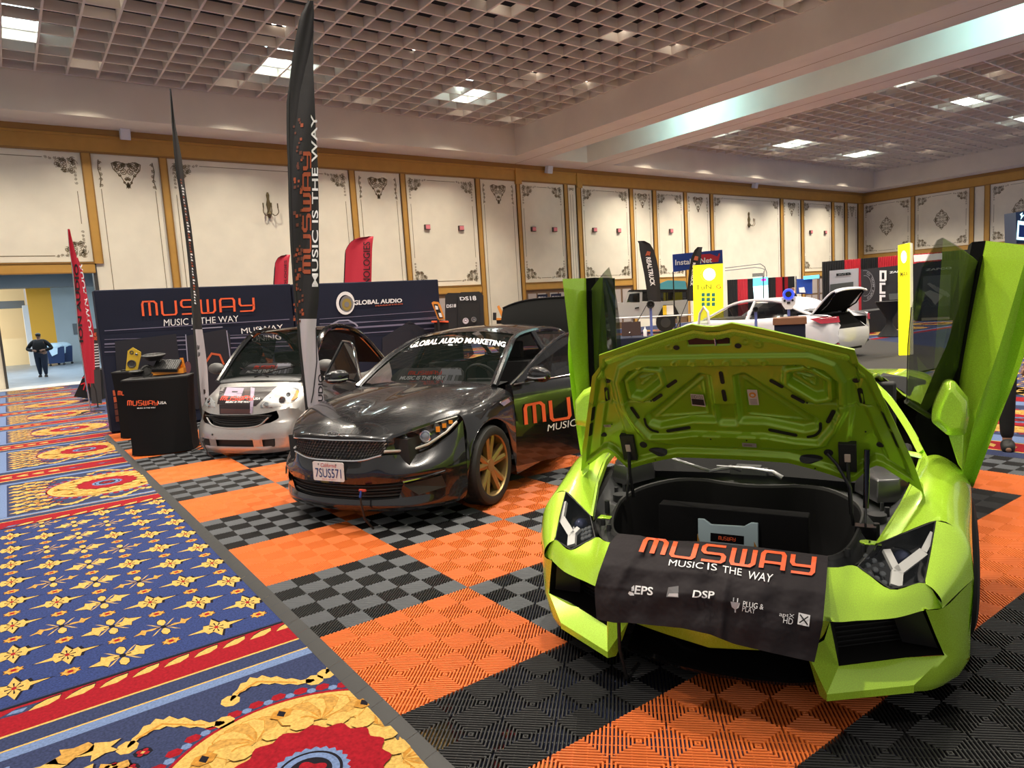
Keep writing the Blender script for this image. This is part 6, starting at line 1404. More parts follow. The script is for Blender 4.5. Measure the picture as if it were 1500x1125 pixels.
CEN = [(1, 452, 459), (20, 441, 460), (60, 433, 459), (100, 427, 459), (150, 422, 461), (200, 422, 463), (250, 424, 466), (300, 425, 467), (350, 427, 467), (400, 430, 468), (440, 433, 467), (474, 437, 463), (500, 439, 464), (545, 444, 469), (596, 449, 476)]
def d1(m, pt):
    put_text(m, 'MUSIC IS THE WAY', lambda u, v: pt((lerp(466, 457, v) - 4 * (1 - 0) * max(0, u - .6), lerp(420, 168, u)), .006), 0, .012)
    put_logo(m, lambda u, v: pt((lerp(455, 444, v), lerp(398, 225, u)), .006), 1, .035, 2)
    random.seed(5)
    for k in range(70):
        x, y = 429 + random.random() * 13, 170 + random.random() * 300; s = 2.2 + random.random() * 2; m.poly([pt((x, y), .005), pt((x + s, y - .6), .005), pt((x + s, y + s * 1.2), .005), pt((x, y + s * 1.3), .005)], 3 if k % 3 else 1)
    put_text(m, 'AUDIO', lambda u, v: pt((lerp(473, 466, v) + 3 * u * 0, lerp(600, 548, u)), .006), 2, .02); stroke(m, [(463, 480), (464, 530), (459, 575), (456, 590)], 1.4, lambda u, v: pt((u, v), .007), 2)
flag('feather_flag', 'tall black feather flag with white slogan between the silver and charcoal cars', (1.16, -2.5), CEN, [fblk, fwht], d1, 'black feather flags of the booth', split=474)
LF = [(130, 249, 250.5), (180, 252, 256.5), (230, 256, 266), (280, 264, 272), (330, 271, 280), (380, 277, 286), (430, 281, 292), (480, 284, 296), (500, 286, 299), (540, 289, 304), (600, 294, 307)]
def d2(m, pt):
    random.seed(8)
    for k in range(44):
        y = 262 + k * 4.2; xl = interp([(a, b) for a, b, c in LF], y); s = 1 + random.random() * 2; m.poly([pt((xl + 3, y), .006), pt((xl + 3 + s, y + .5), .006), pt((xl + 4 + s, y + 3), .006), pt((xl + 3, y + 2.4), .006)], 0 if random.random() < .65 else 1)
    for a in ((289, 505), (290, 515), (298, 570), (300, 582)): m.poly([pt((a[0] + dx, a[1] + dy), .008) for dx, dy in ((0, 0), (3, 1), (3, 6), (.5, 8))], 2)
flag('feather_flag', 'narrow black feather flag seen edge-on beside the silver city car', (.92, .95), LF, [fblk, fwht], d2, 'black feather flags of the booth', split=485, ang=65, wave=.05)
def dr_(txt, x0, x1, y0, y1):
    def f(m, pt): put_text(m, txt, lambda u, v: pt((lerp(x0, x1, v), lerp(y0, y1, u)), .02), 2, .01)
    return f
flag('feather_flag', 'red feather flag with black lettering beside the service opening, front one', (.08, 7.3), [(334, 99, 102), (360, 101, 108), (392, 106, 117), (450, 112, 125), (480, 114, 130), (533, 122, 137), (560, 126, 138)], [fred], lambda m, pt: (put_text(m, 'ION AUDIO', lambda u, v: pt((lerp(122, 116, v) - 8 * u, lerp(500, 385, u)), .01), 2, .03)), 'red flags by the opening', silv, pole=[(129, 575), (133, 604)])
flag('feather_flag', 'red feather flag with white lettering, rear one beside the service opening', (.35, 8.6), [(376, 111, 114), (400, 114, 122), (450, 119, 131), (480, 122, 137), (540, 127, 139)], [fred], lambda m, pt: (put_text(m, 'DOWN FOUR', lambda u, v: pt((lerp(136, 130, v) - 16 * u, lerp(492, 385, u)), .01), 0 if 0 else 0, .02)), 'red flags by the opening', mblk, pole=[(140, 570), (144, 598)])
def redf(x0, x1, y0, y1, o, lab):
    h = y1 - y0; E = [(y0, x1 - 6, x1), (y0 + h * .03, x1 - (x1 - x0) * .55, x1), (y0 + h * .12, x0 + (x1 - x0) * .22, x1 - 1), (y0 + h * .3, x0 + 2, x1 - 2), (y1, x0, x1 - 3), (y1 + 40, x0 + 1, x1 - 5)]
    flag('feather_flag', lab, o, E, [fred], lambda m, pt: put_text(m, 'TECHNOLOGIES', lambda u, v: pt((lerp(x1 - 5, x1 - 15 if x1 > 500 else x1 - 9, v), lerp(y1 + 38, y0 + 8, u)), .02), 2, .005), 'red curved flags behind the booth wall', legs=False)
redf(401, 425, 372, 413, (4.6, 8.5), 'red curved feather flag above the booth wall, left one')
redf(504, 547, 345, 411, (6.4, 7.6), 'red curved feather flag above the booth wall, right one')
def rt(E, o, lab, tx):
    flag('feather_flag', lab, o, E, [fblk], tx, 'black truck-brand flags', legs=False)
rt([(352, 934, 944), (356, 936, 952), (366, 937, 958), (380, 940, 962), (400, 944, 966), (420, 947, 967), (441, 950, 968)], (17.5, 9.5), 'black curved flag with white vertical lettering left of blue sign', lambda m, pt: (put_text(m, 'REALTRUCK', lambda u, v: pt((lerp(946, 953, v) + 7 * u, lerp(376, 418, u)), .02), 0, .03), m.poly([pt(q, .02) for q in ((945, 374), (948, 367), (953, 368), (952, 374), (949, 373))], 1)))
rt([(361, 1022, 1029), (366, 1017, 1028), (376, 1013, 1027), (395, 1010, 1024), (423, 1007, 1018), (440, 1007, 1017)], (19, 8.6), 'black curved flag standing in front of the blue hanging sign', lambda m, pt: (put_text(m, 'REALTRUCK', lambda u, v: pt((lerp(1011, 1015, v) + 4 * u * -1 + 4, lerp(384, 418, u)), .02), 0, .03), m.poly([pt(q, .02) for q in ((1016, 380), (1018, 374), (1023, 375), (1022, 381))], 1)))
# stand with leaflets and black table cloth by the opening
V = vplane((.3, 10.5), facing((125, 560))); o = P3(.3, 10.5, 0); To = Matrix.Translation(-o)
t = thing('draped_table', 'black draped table with red scrawl print beside the red flags', 'table', o); m = MB(); m.prism([V(q) for q in ((108, 580), (150, 585), (152, 540), (127, 540), (124, 545))], (.2, .5, 0)); obj('cloth', m.xf(To), [dblk], t, ang=0)
m = MB()
for a, b, c in (((120, 553), (128, 548), (131, 560)), ((118, 562), (128, 558), (127, 572)), ((130, 550), (133, 565), (135, 572)), ((122, 570), (126, 556), (133, 548))): stroke(m, [a, b, c], 1.8, lambda u, v: V((u, v), .02), 0)
obj('print', m.xf(To), [mat('flag_red2', (.6, .02, .03), .6)], t, ang=0)
V = vplane((.5, 9.2), facing((145, 500))); o = P3(.5, 9.2, 0); To = Matrix.Translation(-o); t = thing('banner_stand', 'dark gray roll-up banner with orange heading behind red flags', 'banner', o)
m = MB(); m.prism([V(q) for q in ((128, 480), (142, 480), (149, 590), (134, 590))], (.01, .03, 0)); obj('panel', m.xf(To), [mat('banner_gray', (.05, .045, .045), .6)], t, ang=0)
m = MB(); wtext(V, 'SIDE', [(129, 491), (141, 491), (141, 486), (129, 486)], m, 0, .02, .03); wtext(V, 'RIDE', [(131, 497), (142, 497), (142, 492), (131, 492)], m, 0, .02, .03)
for k in range(9): wpx(V, [(133 + k * .5, 503 + k * 4), (143 + k * .4, 502 + k * 4), (143 + k * .4, 503.5 + k * 4), (133 + k * .5, 504.5 + k * 4)], m, 1, .02)
obj('lettering', m.xf(To), [ORANGE, WHITE], t, ang=0)
# ================================================================ people
skin_d = mat('skin', (.33, .17, .11), .55); hair = mat('hair', (.012, .009, .008), .8)
def skel(name, V, E, rad, mt_, par, sub=2, flat=None):
    me = bpy.data.meshes.new(name); bm = bmesh.new(); L = bm.verts.layers.skin.verify(); vs = []
    for p, r in zip(V, rad):
        v = bm.verts.new(p); v[L].radius = r if isinstance(r, tuple) else (r, r); vs.append(v)
    for a, b in E: bm.edges.new((vs[a], vs[b]))
    vs[0][L].use_root = True; bm.to_mesh(me); bm.free(); me.materials.append(mt_); o = bpy.data.objects.new(name, me); COL.objects.link(o); o.parent = par
    s = o.modifiers.new('k', 'SKIN'); s.use_smooth_shade = True; q = o.modifiers.new('s', 'SUBSURF'); q.levels = 1; q.render_levels = sub; return o
def person(lab, loc, rz, top, legs, shoe=None, fat=1.0, arms='down', hairm=hair, cap=None, step=.0, h=1.72, bend=0, sk=None):
    k = h / 1.72; t = thing('person', lab, 'person', loc, rz); sk = sk or skin_d
    P = lambda x, y, z: (x * k, y * k, z * k)
    ft = {'down': ((.02, .26 * fat, 1.12), (.08, .27 * fat, .86), (.10, .26 * fat, .78)), 'hold': ((.02, .28 * fat, 1.14), (.20, .20, 1.08), (.27, .10, 1.10))}[arms]
    V = [(0, 0, .94), (0, 0, 1.12), (.0 + bend * .2, 0, 1.30), (bend * .5, 0, 1.44), (bend * .6, 0, 1.52), (bend * .7 + .01, 0, 1.60), (bend * .7 + .012, 0, 1.67)]
    Rr = [(.13 * fat, .16 * fat), (.12 * fat, .15 * fat), (.115 * fat, .17 * fat), (.07, .11), .052, .075, .065]; E = [(0, 1), (1, 2), (2, 3), (3, 4), (4, 5), (5, 6)]
    arm = {}; leg = {}
    for s in (1, -1):
        b = len(V); V += [(bend * .3, .19 * s * fat ** .5, 1.40)] + [(x + bend * .3, y * s, z) for x, y, z in ft]; Rr += [.058, .045, .034, .028]; E += [(3, b), (b, b + 1), (b + 1, b + 2), (b + 2, b + 3)]; arm[s] = b
        hx, hy, hz = ft[2]; hx += bend * .3
        for f in range(4): n = len(V); V += [(hx + .02, (hy + (f - 1.5) * .018) * s, hz - .03), (hx + .035, (hy + (f - 1.5) * .02) * s, hz - .085 + abs(f - 1.3) * .008)]; Rr += [.010, .008]; E += [(b + 3, n), (n, n + 1)]
        n = len(V); V += [(hx + .04, (hy - .035) * s, hz - .02), (hx + .055, (hy - .04) * s, hz - .055)]; Rr += [.011, .009]; E += [(b + 3, n), (n, n + 1)]
        b = len(V); V += [(0, .10 * s, .88), (.03 + step * s, .11 * s, .48), (step * s * 1.6, .12 * s, .09), (.06 + step * s * 1.6, .125 * s, .03), (.15 + step * s * 1.6, .13 * s, .025)]; Rr += [.095 * fat, .062 * fat, .042, .04, .03]; E += [(0, b), (b, b + 1), (b + 1, b + 2), (b + 2, b + 3), (b + 3, b + 4)]; leg[s] = b
    V = [P(*p) for p in V]; Rr = [tuple(c * k for c in r) if isinstance(r, tuple) else r * k for r in Rr]
    skel('body', V, E, Rr, sk, t)
    def subset(name, ids, grow, mt_, ee=None):
        idx = {i: n for n, i in enumerate(ids)}; skel(name, [V[i] for i in ids], [(idx[a], idx[b]) for a, b in E if a in idx and b in idx], [tuple(c + grow for c in Rr[i]) if isinstance(Rr[i], tuple) else Rr[i] + grow for i in ids], mt_, t)
    subset('shirt', [0, 1, 2, 3] + [arm[1] + i for i in range(3)] + [arm[-1] + i for i in range(3)], .030, top)
    subset('trousers', [0, 1] + [leg[1] + i for i in range(3)] + [leg[-1] + i for i in range(3)], .016, legs)
    for s in (1, -1): subset('shoe', [leg[s] + 2, leg[s] + 3, leg[s] + 4], .026, shoe or mblk)
    m = MB(); m.sphere((V[6][0] - .012, 0, V[6][2] + .005), .092 * k, 14, 0, (.95, .88, .85))
    if hairm: obj('hair', m, [hairm], t)
    hx, hz = V[6][0], V[6][2]; m = MB()
    for s in (1, -1): m.sphere((hx + .075 * k, .028 * s, hz - .015), .010, 8, 1); m.sphere((hx - .005, .08 * k * s, hz - .03), .020, 8, 0, (1, .4, 1.5))
    m.sphere((hx + .085 * k, 0, hz - .035), .014, 8, 0, (1, .8, 1.4)); m.sphere((hx + .068 * k, 0, hz - .07), .02, 8, 2, (.5, 1, .3)); obj('face', m, [sk, BLACK, mat('lip', (.2, .07, .05), .5)], t)
    if cap: m = MB(); m.sphere((hx + .0, 0, hz + .03), .098 * k, 14, 0, (1, .92, .75)); m.box(hx + .04, hx + .17, -.06, .06, hz + .03, hz + .042); obj('cap', m, [cap], t)
    return t
jean = mat('dark_jeans', (.018, .025, .05), .8); knit = mat('black_knit', (.008, .008, .009), .9); sky_c = mat('light_blue_cloth', (.35, .55, .75), .8)
person('person in black sweater, cap and dark trousers walking in through the service opening', (-.12, 23.4, 0), math.radians(255), knit, jean, fat=1.55, arms='hold', step=.06, cap=mat('cap_dark', (.04, .04, .035), .8), h=1.66)
pc = [on(q, y=29) for q in ((213, 545), (201, 545), (235, 545))]
person('person in pale blue top walking behind the person in black sweater', on((72, 532), z=0) , math.radians(200), sky_c, knit, h=1.62)
person('person in black pushing the left laundry cart', on((80, 530), z=0) + P3(.5, 1, 0), math.radians(250), knit, jean, h=1.6)
person('person in black vest with yellow mark between the laundry carts', on((86, 529), z=0) + P3(.8, 1.4, 0), math.radians(250), knit, jean, h=1.7)
cart = mat('cart_blue', (.01, .03, .10), .6)
for q, lab in (((82, 535), 'blue laundry cart piled with white cloth, left one'), ((94, 533), 'blue laundry cart piled with white cloth, right one')):
    b = on(q, z=0); t = thing('laundry_cart', lab, 'cart', b, .2, 'laundry carts'); m = MB(); m.loft([[(x * s, y * s, z) for x, y in ((-.4, -.3), (.4, -.3), (.4, .3), (-.4, .3))] for z, s in ((.12, .85), (.95, 1))]); obj('bin', m, [cart], t, ang=20)
    m = MB(); m.sphere((0, 0, .98), .42, 12, 0, (1.05, .85, .45)); m.prism([(-.35, -.32, .95), (.1, -.33, .98), (.05, -.34, .6), (-.2, -.34, .5)], (0, .02, 0)); obj('linen', m, [mat('linen', (.55, .72, .85), .9)], t)
    for x in (-.3, .3): m = MB(); m.cyl((x, -.3, .06), (x, -.26, .06), .06, n=12); obj('castor', m, [mblk], t)
person('person in black trousers standing behind the raised right door', on((1452, 655), z=0) + P3(.15, .05, 0), math.radians(200), knit, knit, h=1.75, step=.08)
person('bald person in dark jacket standing at the far stands', on((1163, 455), z=0) * 1 if 0 else vplane((24, 9), facing((1162, 430)))((1163, 462)) * 1 - P3(0, 0, 0), math.radians(120), knit, knit, hairm=None, sk=mat('skin_light', (.55, .30, .20), .55))
for o_ in list(COL.objects):
    if o_.type == 'EMPTY' and o_.name.startswith('person'): o_.location.z = .0
# ================================================================ white saloon with its boot open
mz = Frame(87.667, (14.067, -.989)); wp = mat('white_paint', (.72, .72, .76), .25, coat=.6)
t = thing('saloon', 'white saloon with open boot and red tail lamps beyond the green car', 'car', mz.o, mz.t); mzc = t
m = MB()
sec = [(0.02, .60, .45, .70, .80), (.15, .80, .35, .80, 1.02), (.6, .90, .3, .86, 1.05), (1.3, .92, .3, .93, 1.03), (2.4, .92, .28, .93, .98), (3.5, .91, .28, .90, .98), (4.1, .90, .3, .82, .90), (4.6, .80, .3, .66, .75), (4.82, .55, .35, .55, .62)]
rows = []
for x, w, z0, z1, z2 in sec: rows.append([(x, w * .96, z0), (x, w, (z0 + z1) / 2), (x, w * .985, z1), (x, w * .86, z2), (x, w * .5, z2 + (.03 if x > 1 else 0)), (x, 0, z2 + (.04 if x > 1 else 0))])
rows_ = [r for r in rows]
m.grid(patch([r[:4] for r in rows], 3, 4)); m.grid(patch([r[3:] for r in rows[3:]], 3, 4))
m.poly([(.02, .58, .45), (.02, .60, .575), (.02, .59, .70), (.05, .52, .72), (.05, 0, .72), (.02, 0, .45)]); m.poly([(.02, .58, .45), (.02, 0, .45), (.1, 0, .28), (.12, .6, .28)]); m.poly([(.02, .59, .70), (.15, .79, 1.02), (.55, .78, 1.06), (.5, .62, 1.05), (.05, .52, .72)])
m.grid(patch([[(.95, .62, 1.12), (1.0, .3, 1.16), (1.0, 0, 1.17)], [(1.45, .58, 1.36), (1.45, .3, 1.41), (1.45, 0, 1.42)], [(2.2, .56, 1.42), (2.2, .3, 1.455), (2.2, 0, 1.46)], [(2.75, .58, 1.36), (2.8, .3, 1.40), (2.82, 0, 1.41)]], 3, 3))
m.tube(crline([(.55, .76, 1.05), (.95, .66, 1.16), (1.45, .60, 1.37), (2.2, .585, 1.425), (2.75, .62, 1.36), (3.2, .69, 1.17), (3.6, .77, .98)], 3), .035, 6); m.tube([(2.2, .87, .95), (2.15, .60, 1.40)], .035, 6)
m.mirror(); obj('body', m, [wp], t, ang=45, merge=True)
for s in (1, -1):
    m = MB(); m.poly([(.85, s * .80, 1.04), (2.12, s * .86, .98), (2.12, s * .62, 1.36), (1.5, s * .61, 1.33), (1.0, s * .68, 1.14)]); m.poly([(2.25, s * .86, .98), (3.5, s * .80, .97), (2.8, s * .63, 1.31), (2.25, s * .62, 1.37)]); obj('window', m, [darkg], t, ang=0)
    m = MB(); f = lambda x, y, z: P3(x, y * s, z); m.prism([f(.02, .56, .87), f(.04, .57, 1.0), f(.28, .83, 1.0), f(.52, .90, .97), f(.26, .88, .86)][::s], f(-.03, .035, 0)); tl = obj('tail_lamp', m, [mat('tail_red', (.35, .01, .03), .15, coat=1)], t, ang=30); m = MB(); m.tube([f(.02, .66, .985), f(.12, .80, .98), f(.28, .91, .97)], .004, 5); obj('lamp_strip', m, [silv], tl)
    for x in (1.0, 3.85): wheel(t, x, s * .84, .33, .22, silv, 5)
m = MB(); m.poly([(.05, .58, .72), (.05, -.58, .72), (.5, -.6, 1.04), (.5, .6, 1.04)]); m.box(.08, .9, -.58, .58, .45, .50); m.box(.85, .9, -.6, .6, .45, 1.0); m.box(.08, .9, .56, .6, .45, .95); m.box(.08, .9, -.6, -.56, .45, .95); obj('boot_well', m, [felt], t, ang=0)
m = MB(); R = []
for j in range(7):
    v = j / 6; R.append([P3(.62 - .55 * math.sin(v * 1.5) - .03 * (1 - u * u), u * (.66 - .06 * v), 1.08 + .50 * math.sin(v * 1.9) - .05 * abs(u) ** 3) for u in [-1 + k / 6 for k in range(13)]])
m.grid(R); bl = obj('boot_lid', m, [felt], t, label='raised white boot lid'); m = MB(); m.grid([[p + P3(.02, 0, .035) for p in r] for r in R], 0, False, True)
for k in (0, -1): m.tube([r[k] + P3(0, 0, .015) for r in R], .02, 6)
m.tube([p + P3(0, 0, .015) for p in R[-1]], .02, 6); obj('boot_skin', m, [wp], bl)
m = MB(); m.tube([P3(.6, .5, 1.05), P3(.3, .56, 1.25), P3(.12, .56, 1.5)], .02, 6); m.tube([P3(.6, -.5, 1.05), P3(.3, -.56, 1.25), P3(.12, -.56, 1.5)], .02, 6); m.grid([[(.96, -.6, 1.13), (1.0, 0, 1.17), (.96, .6, 1.13)], [(.45, -.62, 1.06), (.47, 0, 1.08), (.45, .62, 1.06)]]); obj('rear_screen', m, [darkg], t)
m = MB(); m.poly([mz.at(q, y=1.25) for q in ((1024, 474), (1026, 458), (1031, 449), (1036, 456), (1038, 474))]); obj('door_window', m, [glass('lit_glass', (.25, .35, .05), .6)], t, ang=0); m = MB(); m.tube([mz.at(q, y=1.25) for q in ((1023, 474), (1025, 458), (1031, 448), (1037, 456), (1039, 474))], .03, 6); obj('open_door', m, [wp], t)
m = MB(); m.box(.3, 4.6, -.8, .8, .2, .32); m.box(1.2, 3.9, -.7, .7, .3, .6); m.box(2.0, 2.15, -.6, .6, .6, 1.15); obj('cabin', m, [seatm], t)
m = MB(); m.poly([(-.0, .72, .42), (-.0, .60, .42), (-.0, .60, .39), (-.0, .70, .39)]); obj('reflector', m, [mat('tail_red', (.35, .01, .03), .15)], t, loc=(-.004, 0, 0), ang=0)
# ---- generic flat-fronted far furniture: front outline on its own upright plane, real thickness behind
def far(name, lab, cat, o, ang, parts, group=None, feet=True):
    zs = []
    a = facing(parts[0][1][0]) if ang is None else ang; V = vplane(o, a); b = P3(o[0], o[1], 0); t = thing(name, lab, cat, b, 0, group); Tb = Matrix.Translation(-b); n = P3(-math.sin(math.radians(a)), math.cos(math.radians(a)), 0)
    if n.dot(ray((750, 450))) < 0: n = -n
    for p in parts:
        nm, pts, th, mt_ = p[:4]; off = p[4] if len(p) > 4 else 0; m = MB()
        if nm == 'T':
            for s_, cs in pts: wtext(V, s_, cs, m, 0, .03 + off, th)
            obj('lettering', m.xf(Tb), [mt_], t, ang=0)
        else:
            m.prism([V(q, off) for q in pts], n * th); zs.append(min(m.v, key=lambda p: p[2])); obj(nm, m.xf(Tb), [mt_], t, ang=0)
    zmin = min(zs, key=lambda p: p[2])
    if zmin[2] > .04 and feet:
        m = MB(); k_ = Vector(zmin) + n * .02; m.cyl((k_.x, k_.y, 0), (k_.x, k_.y, k_.z + .02), .025, n=8); obj('leg', m.xf(Tb), [mblk], t)
    return t, V, Tb
# off-road pickup
jw = mat('offwhite_paint', (.62, .62, .60), .35, coat=.4)
t, V, Tb = far('pickup', 'off-white four-door off-road pickup parked by the back wall', 'truck', (22.6, 12.1), None, [
    ('body', [(905, 443), (915, 443), (965, 441), (1008, 438), (1008, 462), (993, 462), (985, 448), (972, 448), (962, 466), (905, 466)], 1.7, jw),
    ('cab_frame', [(914, 443), (920, 427), (940, 425), (941, 426), (940, 442), (937, 442), (937, 429), (922, 430), (917, 443)], 1.6, jw),
    ('roof', [(919, 427), (922, 424), (1012, 422), (1014, 427), (965, 428)], 1.6, mblk), ('window', [(918, 442), (922, 430), (937, 428), (937, 442)], .02, darkg, .01), ('window', [(941, 441), (941, 427), (962, 427), (963, 441)], 1.5, darkg, .0), ('window', [(965, 441), (965, 428), (1012, 426), (1012, 438)], 1.4, darkg, .0),
    ('wheel_arch', [(962, 466), (972, 446), (988, 446), (996, 462), (996, 466), (988, 466), (980, 456), (972, 466)], .5, mblk, .1), ('door_handle', [(930, 450), (936, 449), (936, 451), (930, 452)], .03, mblk, .05), ('door_handle', [(950, 449), (956, 448), (956, 450), (950, 451)], .03, mblk, .05), ('cargo', [(966, 423), (968, 414), (978, 410), (1004, 411), (1006, 423)], .8, mat('cyan_wrap', (.15, .62, .70), .5), .05)])
V2 = V((975, 472)); m = MB(); n_ = ray((975, 470)).normalized(); m.cyl(V2 - n_ * .12, V2 + n_ * .2, .42, n=24); obj('wheel', m.xf(Tb), [rubber], t); m = MB(); m.cyl(V2 - n_ * .14, V2, .22, n=16); obj('rim', m.xf(Tb), [conem], t)
yb = mat('yellow_lit', (.95, .88, .02), .5, emit=(.95, .85, .01), es=.75); wl = mat('white_lit', (1, 1, .9), .5, emit=(1, 1, .8), es=2.2); teal = mat('print_teal', (.04, .25, .20), .6)
t, V, Tb = far('display_column', 'tall glowing yellow column with round white emblem and small icons', 'display', (17.5, 6.3), None, [('panel', [(1015, 388), (1059, 385), (1060, 470), (1016, 472)], .4, yb), ('T', [('TüN.', [(1019, 424), (1045, 422), (1045, 415), (1019, 417)])], 0, mat('print_olive', (.2, .2, .02), .6)), ('T', [('G', [(1049, 422), (1056, 422), (1056, 416), (1049, 416)])], .01, ORANGE)])
m = MB(); m.poly([V((1039 + 9 * math.cos(k * PI / 10), 401 + 9 * math.sin(k * PI / 10)), .03) for k in range(20)]); obj('emblem', m.xf(Tb), [wl], t, ang=0); m = MB(); stroke(m, [(1037 + 10.5 * math.cos(k * PI / 10), 401 + 10.5 * math.sin(k * PI / 10)) for k in range(2, 17)], .7, lambda u, v: V((u, v), .035)); 
for i in range(3):
    for j in range(3): m.poly([V((1027.5 + 7.5 * i + a, 428.5 + 7 * j + b), .03) for a, b in ((0, 0), (5, -.3), (5, 4.7), (0, 5))])
obj('icons', m.xf(Tb), [teal], t, ang=0)
t, V, Tb = far('display_column', 'tall glowing yellow column with white side standing on black mat', 'display', (14.95, -1.63), -60, [('panel', [(1316, 358), (1333, 354), (1333, 521), (1317, 521)], .12, yb), ('T', [('MAX', [(1319, 404), (1330, 403), (1330, 396), (1319, 397)])], .01, mat('print_olive2', (.16, .12, .01), .6))])
m = MB(); m.poly([V((1324 + 4 * math.cos(k * PI / 10), 375 + 9 * math.sin(k * PI / 10)), .02) for k in range(20)]); obj('emblem', m.xf(Tb), [wl], t, ang=0); m = MB(); m.prism([V(q, -.13) for q in ((1333, 354), (1337, 355), (1338, 518), (1333, 521))], (.02, .12, 0)); obj('side_panel', m.xf(Tb), [mat('white_edge', (.75, .75, .9), .4)], t, ang=0)
bl_ = mat('sign_blue', (.01, .05, .30), .5)
t, V, Tb = far('hanging_sign', 'blue rectangular sign with white and red lettering above pickup', 'sign', (21, 10.5), None, [('board', [(985, 372), (1058, 365), (1059, 386), (986, 398)], .06, bl_), ('red_patch', [(1027, 372), (1040, 371), (1051, 375), (1053, 370), (1055, 371), (1052, 383), (1028, 384)], .01, mat('sign_red2', (.55, .02, .04), .5), .03), ('T', [('InstallerNet', [(989, 388), (1043, 384), (1043, 376), (989, 380)])], .02, WHITE, .04)])
b = V((1022, 392)); m = MB(); m.cyl((b.x, b.y, 0), (b.x, b.y, b.z), .04, n=10); obj('post', m.xf(Tb), [silv], t)
# pipe-and-drape backdrops
def drape(pts, lab, o, ang=None):
    V = vplane(o, ang if ang is not None else facing(pts[0])); b = P3(o[0], o[1], 0); t = thing('drape', lab, 'curtain', b, 0, 'pipe and drape lengths'); return V, t, Matrix.Translation(-b)
def curtain(x0, x1, yt0, yt1, yb, o, mt_, lab, ang=None):
    V, t, Tb = drape([((x0 + x1) / 2, yb)], lab, o, ang); m = MB(); n = 18
    R = [[V((lerp(x0, x1, i / n), y if y else lerp(yt0, yt1, i / n)), (.05 if i % 2 else 0)) for i in range(n + 1)] for y in (0, yb)]
    lo = [P3(p.x, p.y, .02) for p in R[0]]; m.grid([R[0], lo]); obj('cloth', m.xf(Tb), [mt_], t, ang=60)
k = 0
for x0, x1, mt_ in ((1065, 1080, dblk), (1080, 1095, dred), (1095, 1105, dblk), (1124, 1136, dblk), (1136, 1146, dred), (1146, 1149, dblk), (1149, 1154, dred), (1154, 1164, dblk)):
    curtain(x0, x1, 409.5 - (x0 - 1065) * .055, 409.5 - (x1 - 1065) * .055, 460, (31, 12.7), mt_, '%s curtain in the drape line behind the white saloon, %s from the left' % (('black', 'red')[mt_ is dred], ('first', 'second', 'third', 'fourth', 'fifth', 'sixth', 'seventh', 'eighth')[k]), 0); k += 1
k = 0
for x0, x1, mt_ in ((1204, 1237, dblk), (1237, 1261, dred), (1261, 1286, dblk), (1286, 1316, dred), (1338, 1380, dred), (1378, 1412, dblk), (1412, 1600, dblk)):
    curtain(x0, x1, 383 - (x0 - 1204) * .085, 383 - (x1 - 1204) * .085, 470, (31.2, 4), mt_, '%s curtain above the black exhibitor stand, %s from the left' % (('black', 'red')[mt_ is dred], ('first', 'second', 'third', 'fourth', 'fifth', 'sixth', 'seventh')[k]), -75); k += 1
scr = mat('screen_cyan', (.1, .6, .9), .4, emit=(.12, .62, .95), es=1.3); scw = mat('screen_white', (.7, 1, 1), .4, emit=(.6, .98, 1), es=1.3)
far('display_screen', 'glowing blue and white upright screen between black curtains', 'screen', (29, 12), None, [('header', [(1103, 407), (1125, 405), (1125, 417), (1103, 419)], .3, scr), ('panel', [(1103, 419), (1125, 417), (1126, 440), (1105, 441)], .3, scw), ('badge', [(1115, 408), (1122, 407), (1122, 411), (1115, 411)], .02, mat('magenta', (.6, .02, .5), .5, emit=(.6, .02, .5), es=.8), .02)])
far('exhibitor_stand', 'small blue exhibitor stand with lit header near room corner', 'stand', (36, 13), None, [('panel', [(1167, 408), (1190, 408), (1190, 430), (1167, 430)], .1, bl_), ('header', [(1177, 404), (1200, 402), (1200, 407), (1177, 409)], .2, scr, .1), ('shelf', [(1170, 421), (1178, 420), (1180, 428), (1171, 428)], .3, WHITE, .1), ('post', [(1165, 404), (1167, 404), (1167, 450), (1165, 450)], .1, silv), ('post', [(1199, 402), (1201, 402), (1201, 445), (1199, 445)], .1, silv)])
t, V, Tb = far('truss', 'thin metal arched frame standing beside the yellow column', 'frame', (27, 12), None, [('base', [(1102, 400), (1118, 399), (1118, 404), (1102, 405)], .3, silv)])
m = MB(); 
for d in (0, 4): m.tube([V(q) for q in ((1062, 392 + d), (1105, 387 + d), (1114, 386 + d * 1.5), (1120, 390 + d), (1123 - d, 398), (1123 - d, 405))], .02, 5)
obj('tubing', m.xf(Tb), [mat('truss_gray', (.2, .2, .2), .4, metal=.6)], t)
gz_ = mat('stand_black', (.018, .018, .022), .55); zg = mat('stand_gray', (.09, .10, .10), .5)
t, V, Tb = far('exhibitor_stand', 'black exhibitor stand with round team emblem and big white lettering', 'stand', (29.5, 5.5), -70, [('wall', [(1261, 394), (1316, 388), (1345, 385), (1345, 468), (1262, 462)], .15, gz_), ('header', [(1338, 373), (1380, 370), (1380, 379), (1339, 383)], .1, WHITE, .3), ('T', [('ZAPCO', [(1303, 400), (1330, 397), (1330, 394), (1303, 397)])], .03, WHITE, .2), ('shelf', [(1302, 430), (1315, 429), (1316, 438), (1303, 439)], .3, zg, .2)])
m = MB()
for r in (15, 10): stroke(m, [(1267 + r * .95 * math.cos(a * PI / 16), 418 + r * 1.5 * math.sin(a * PI / 16)) for a in range(-9, 10)], .6, lambda u, v: V((u, v), .05))
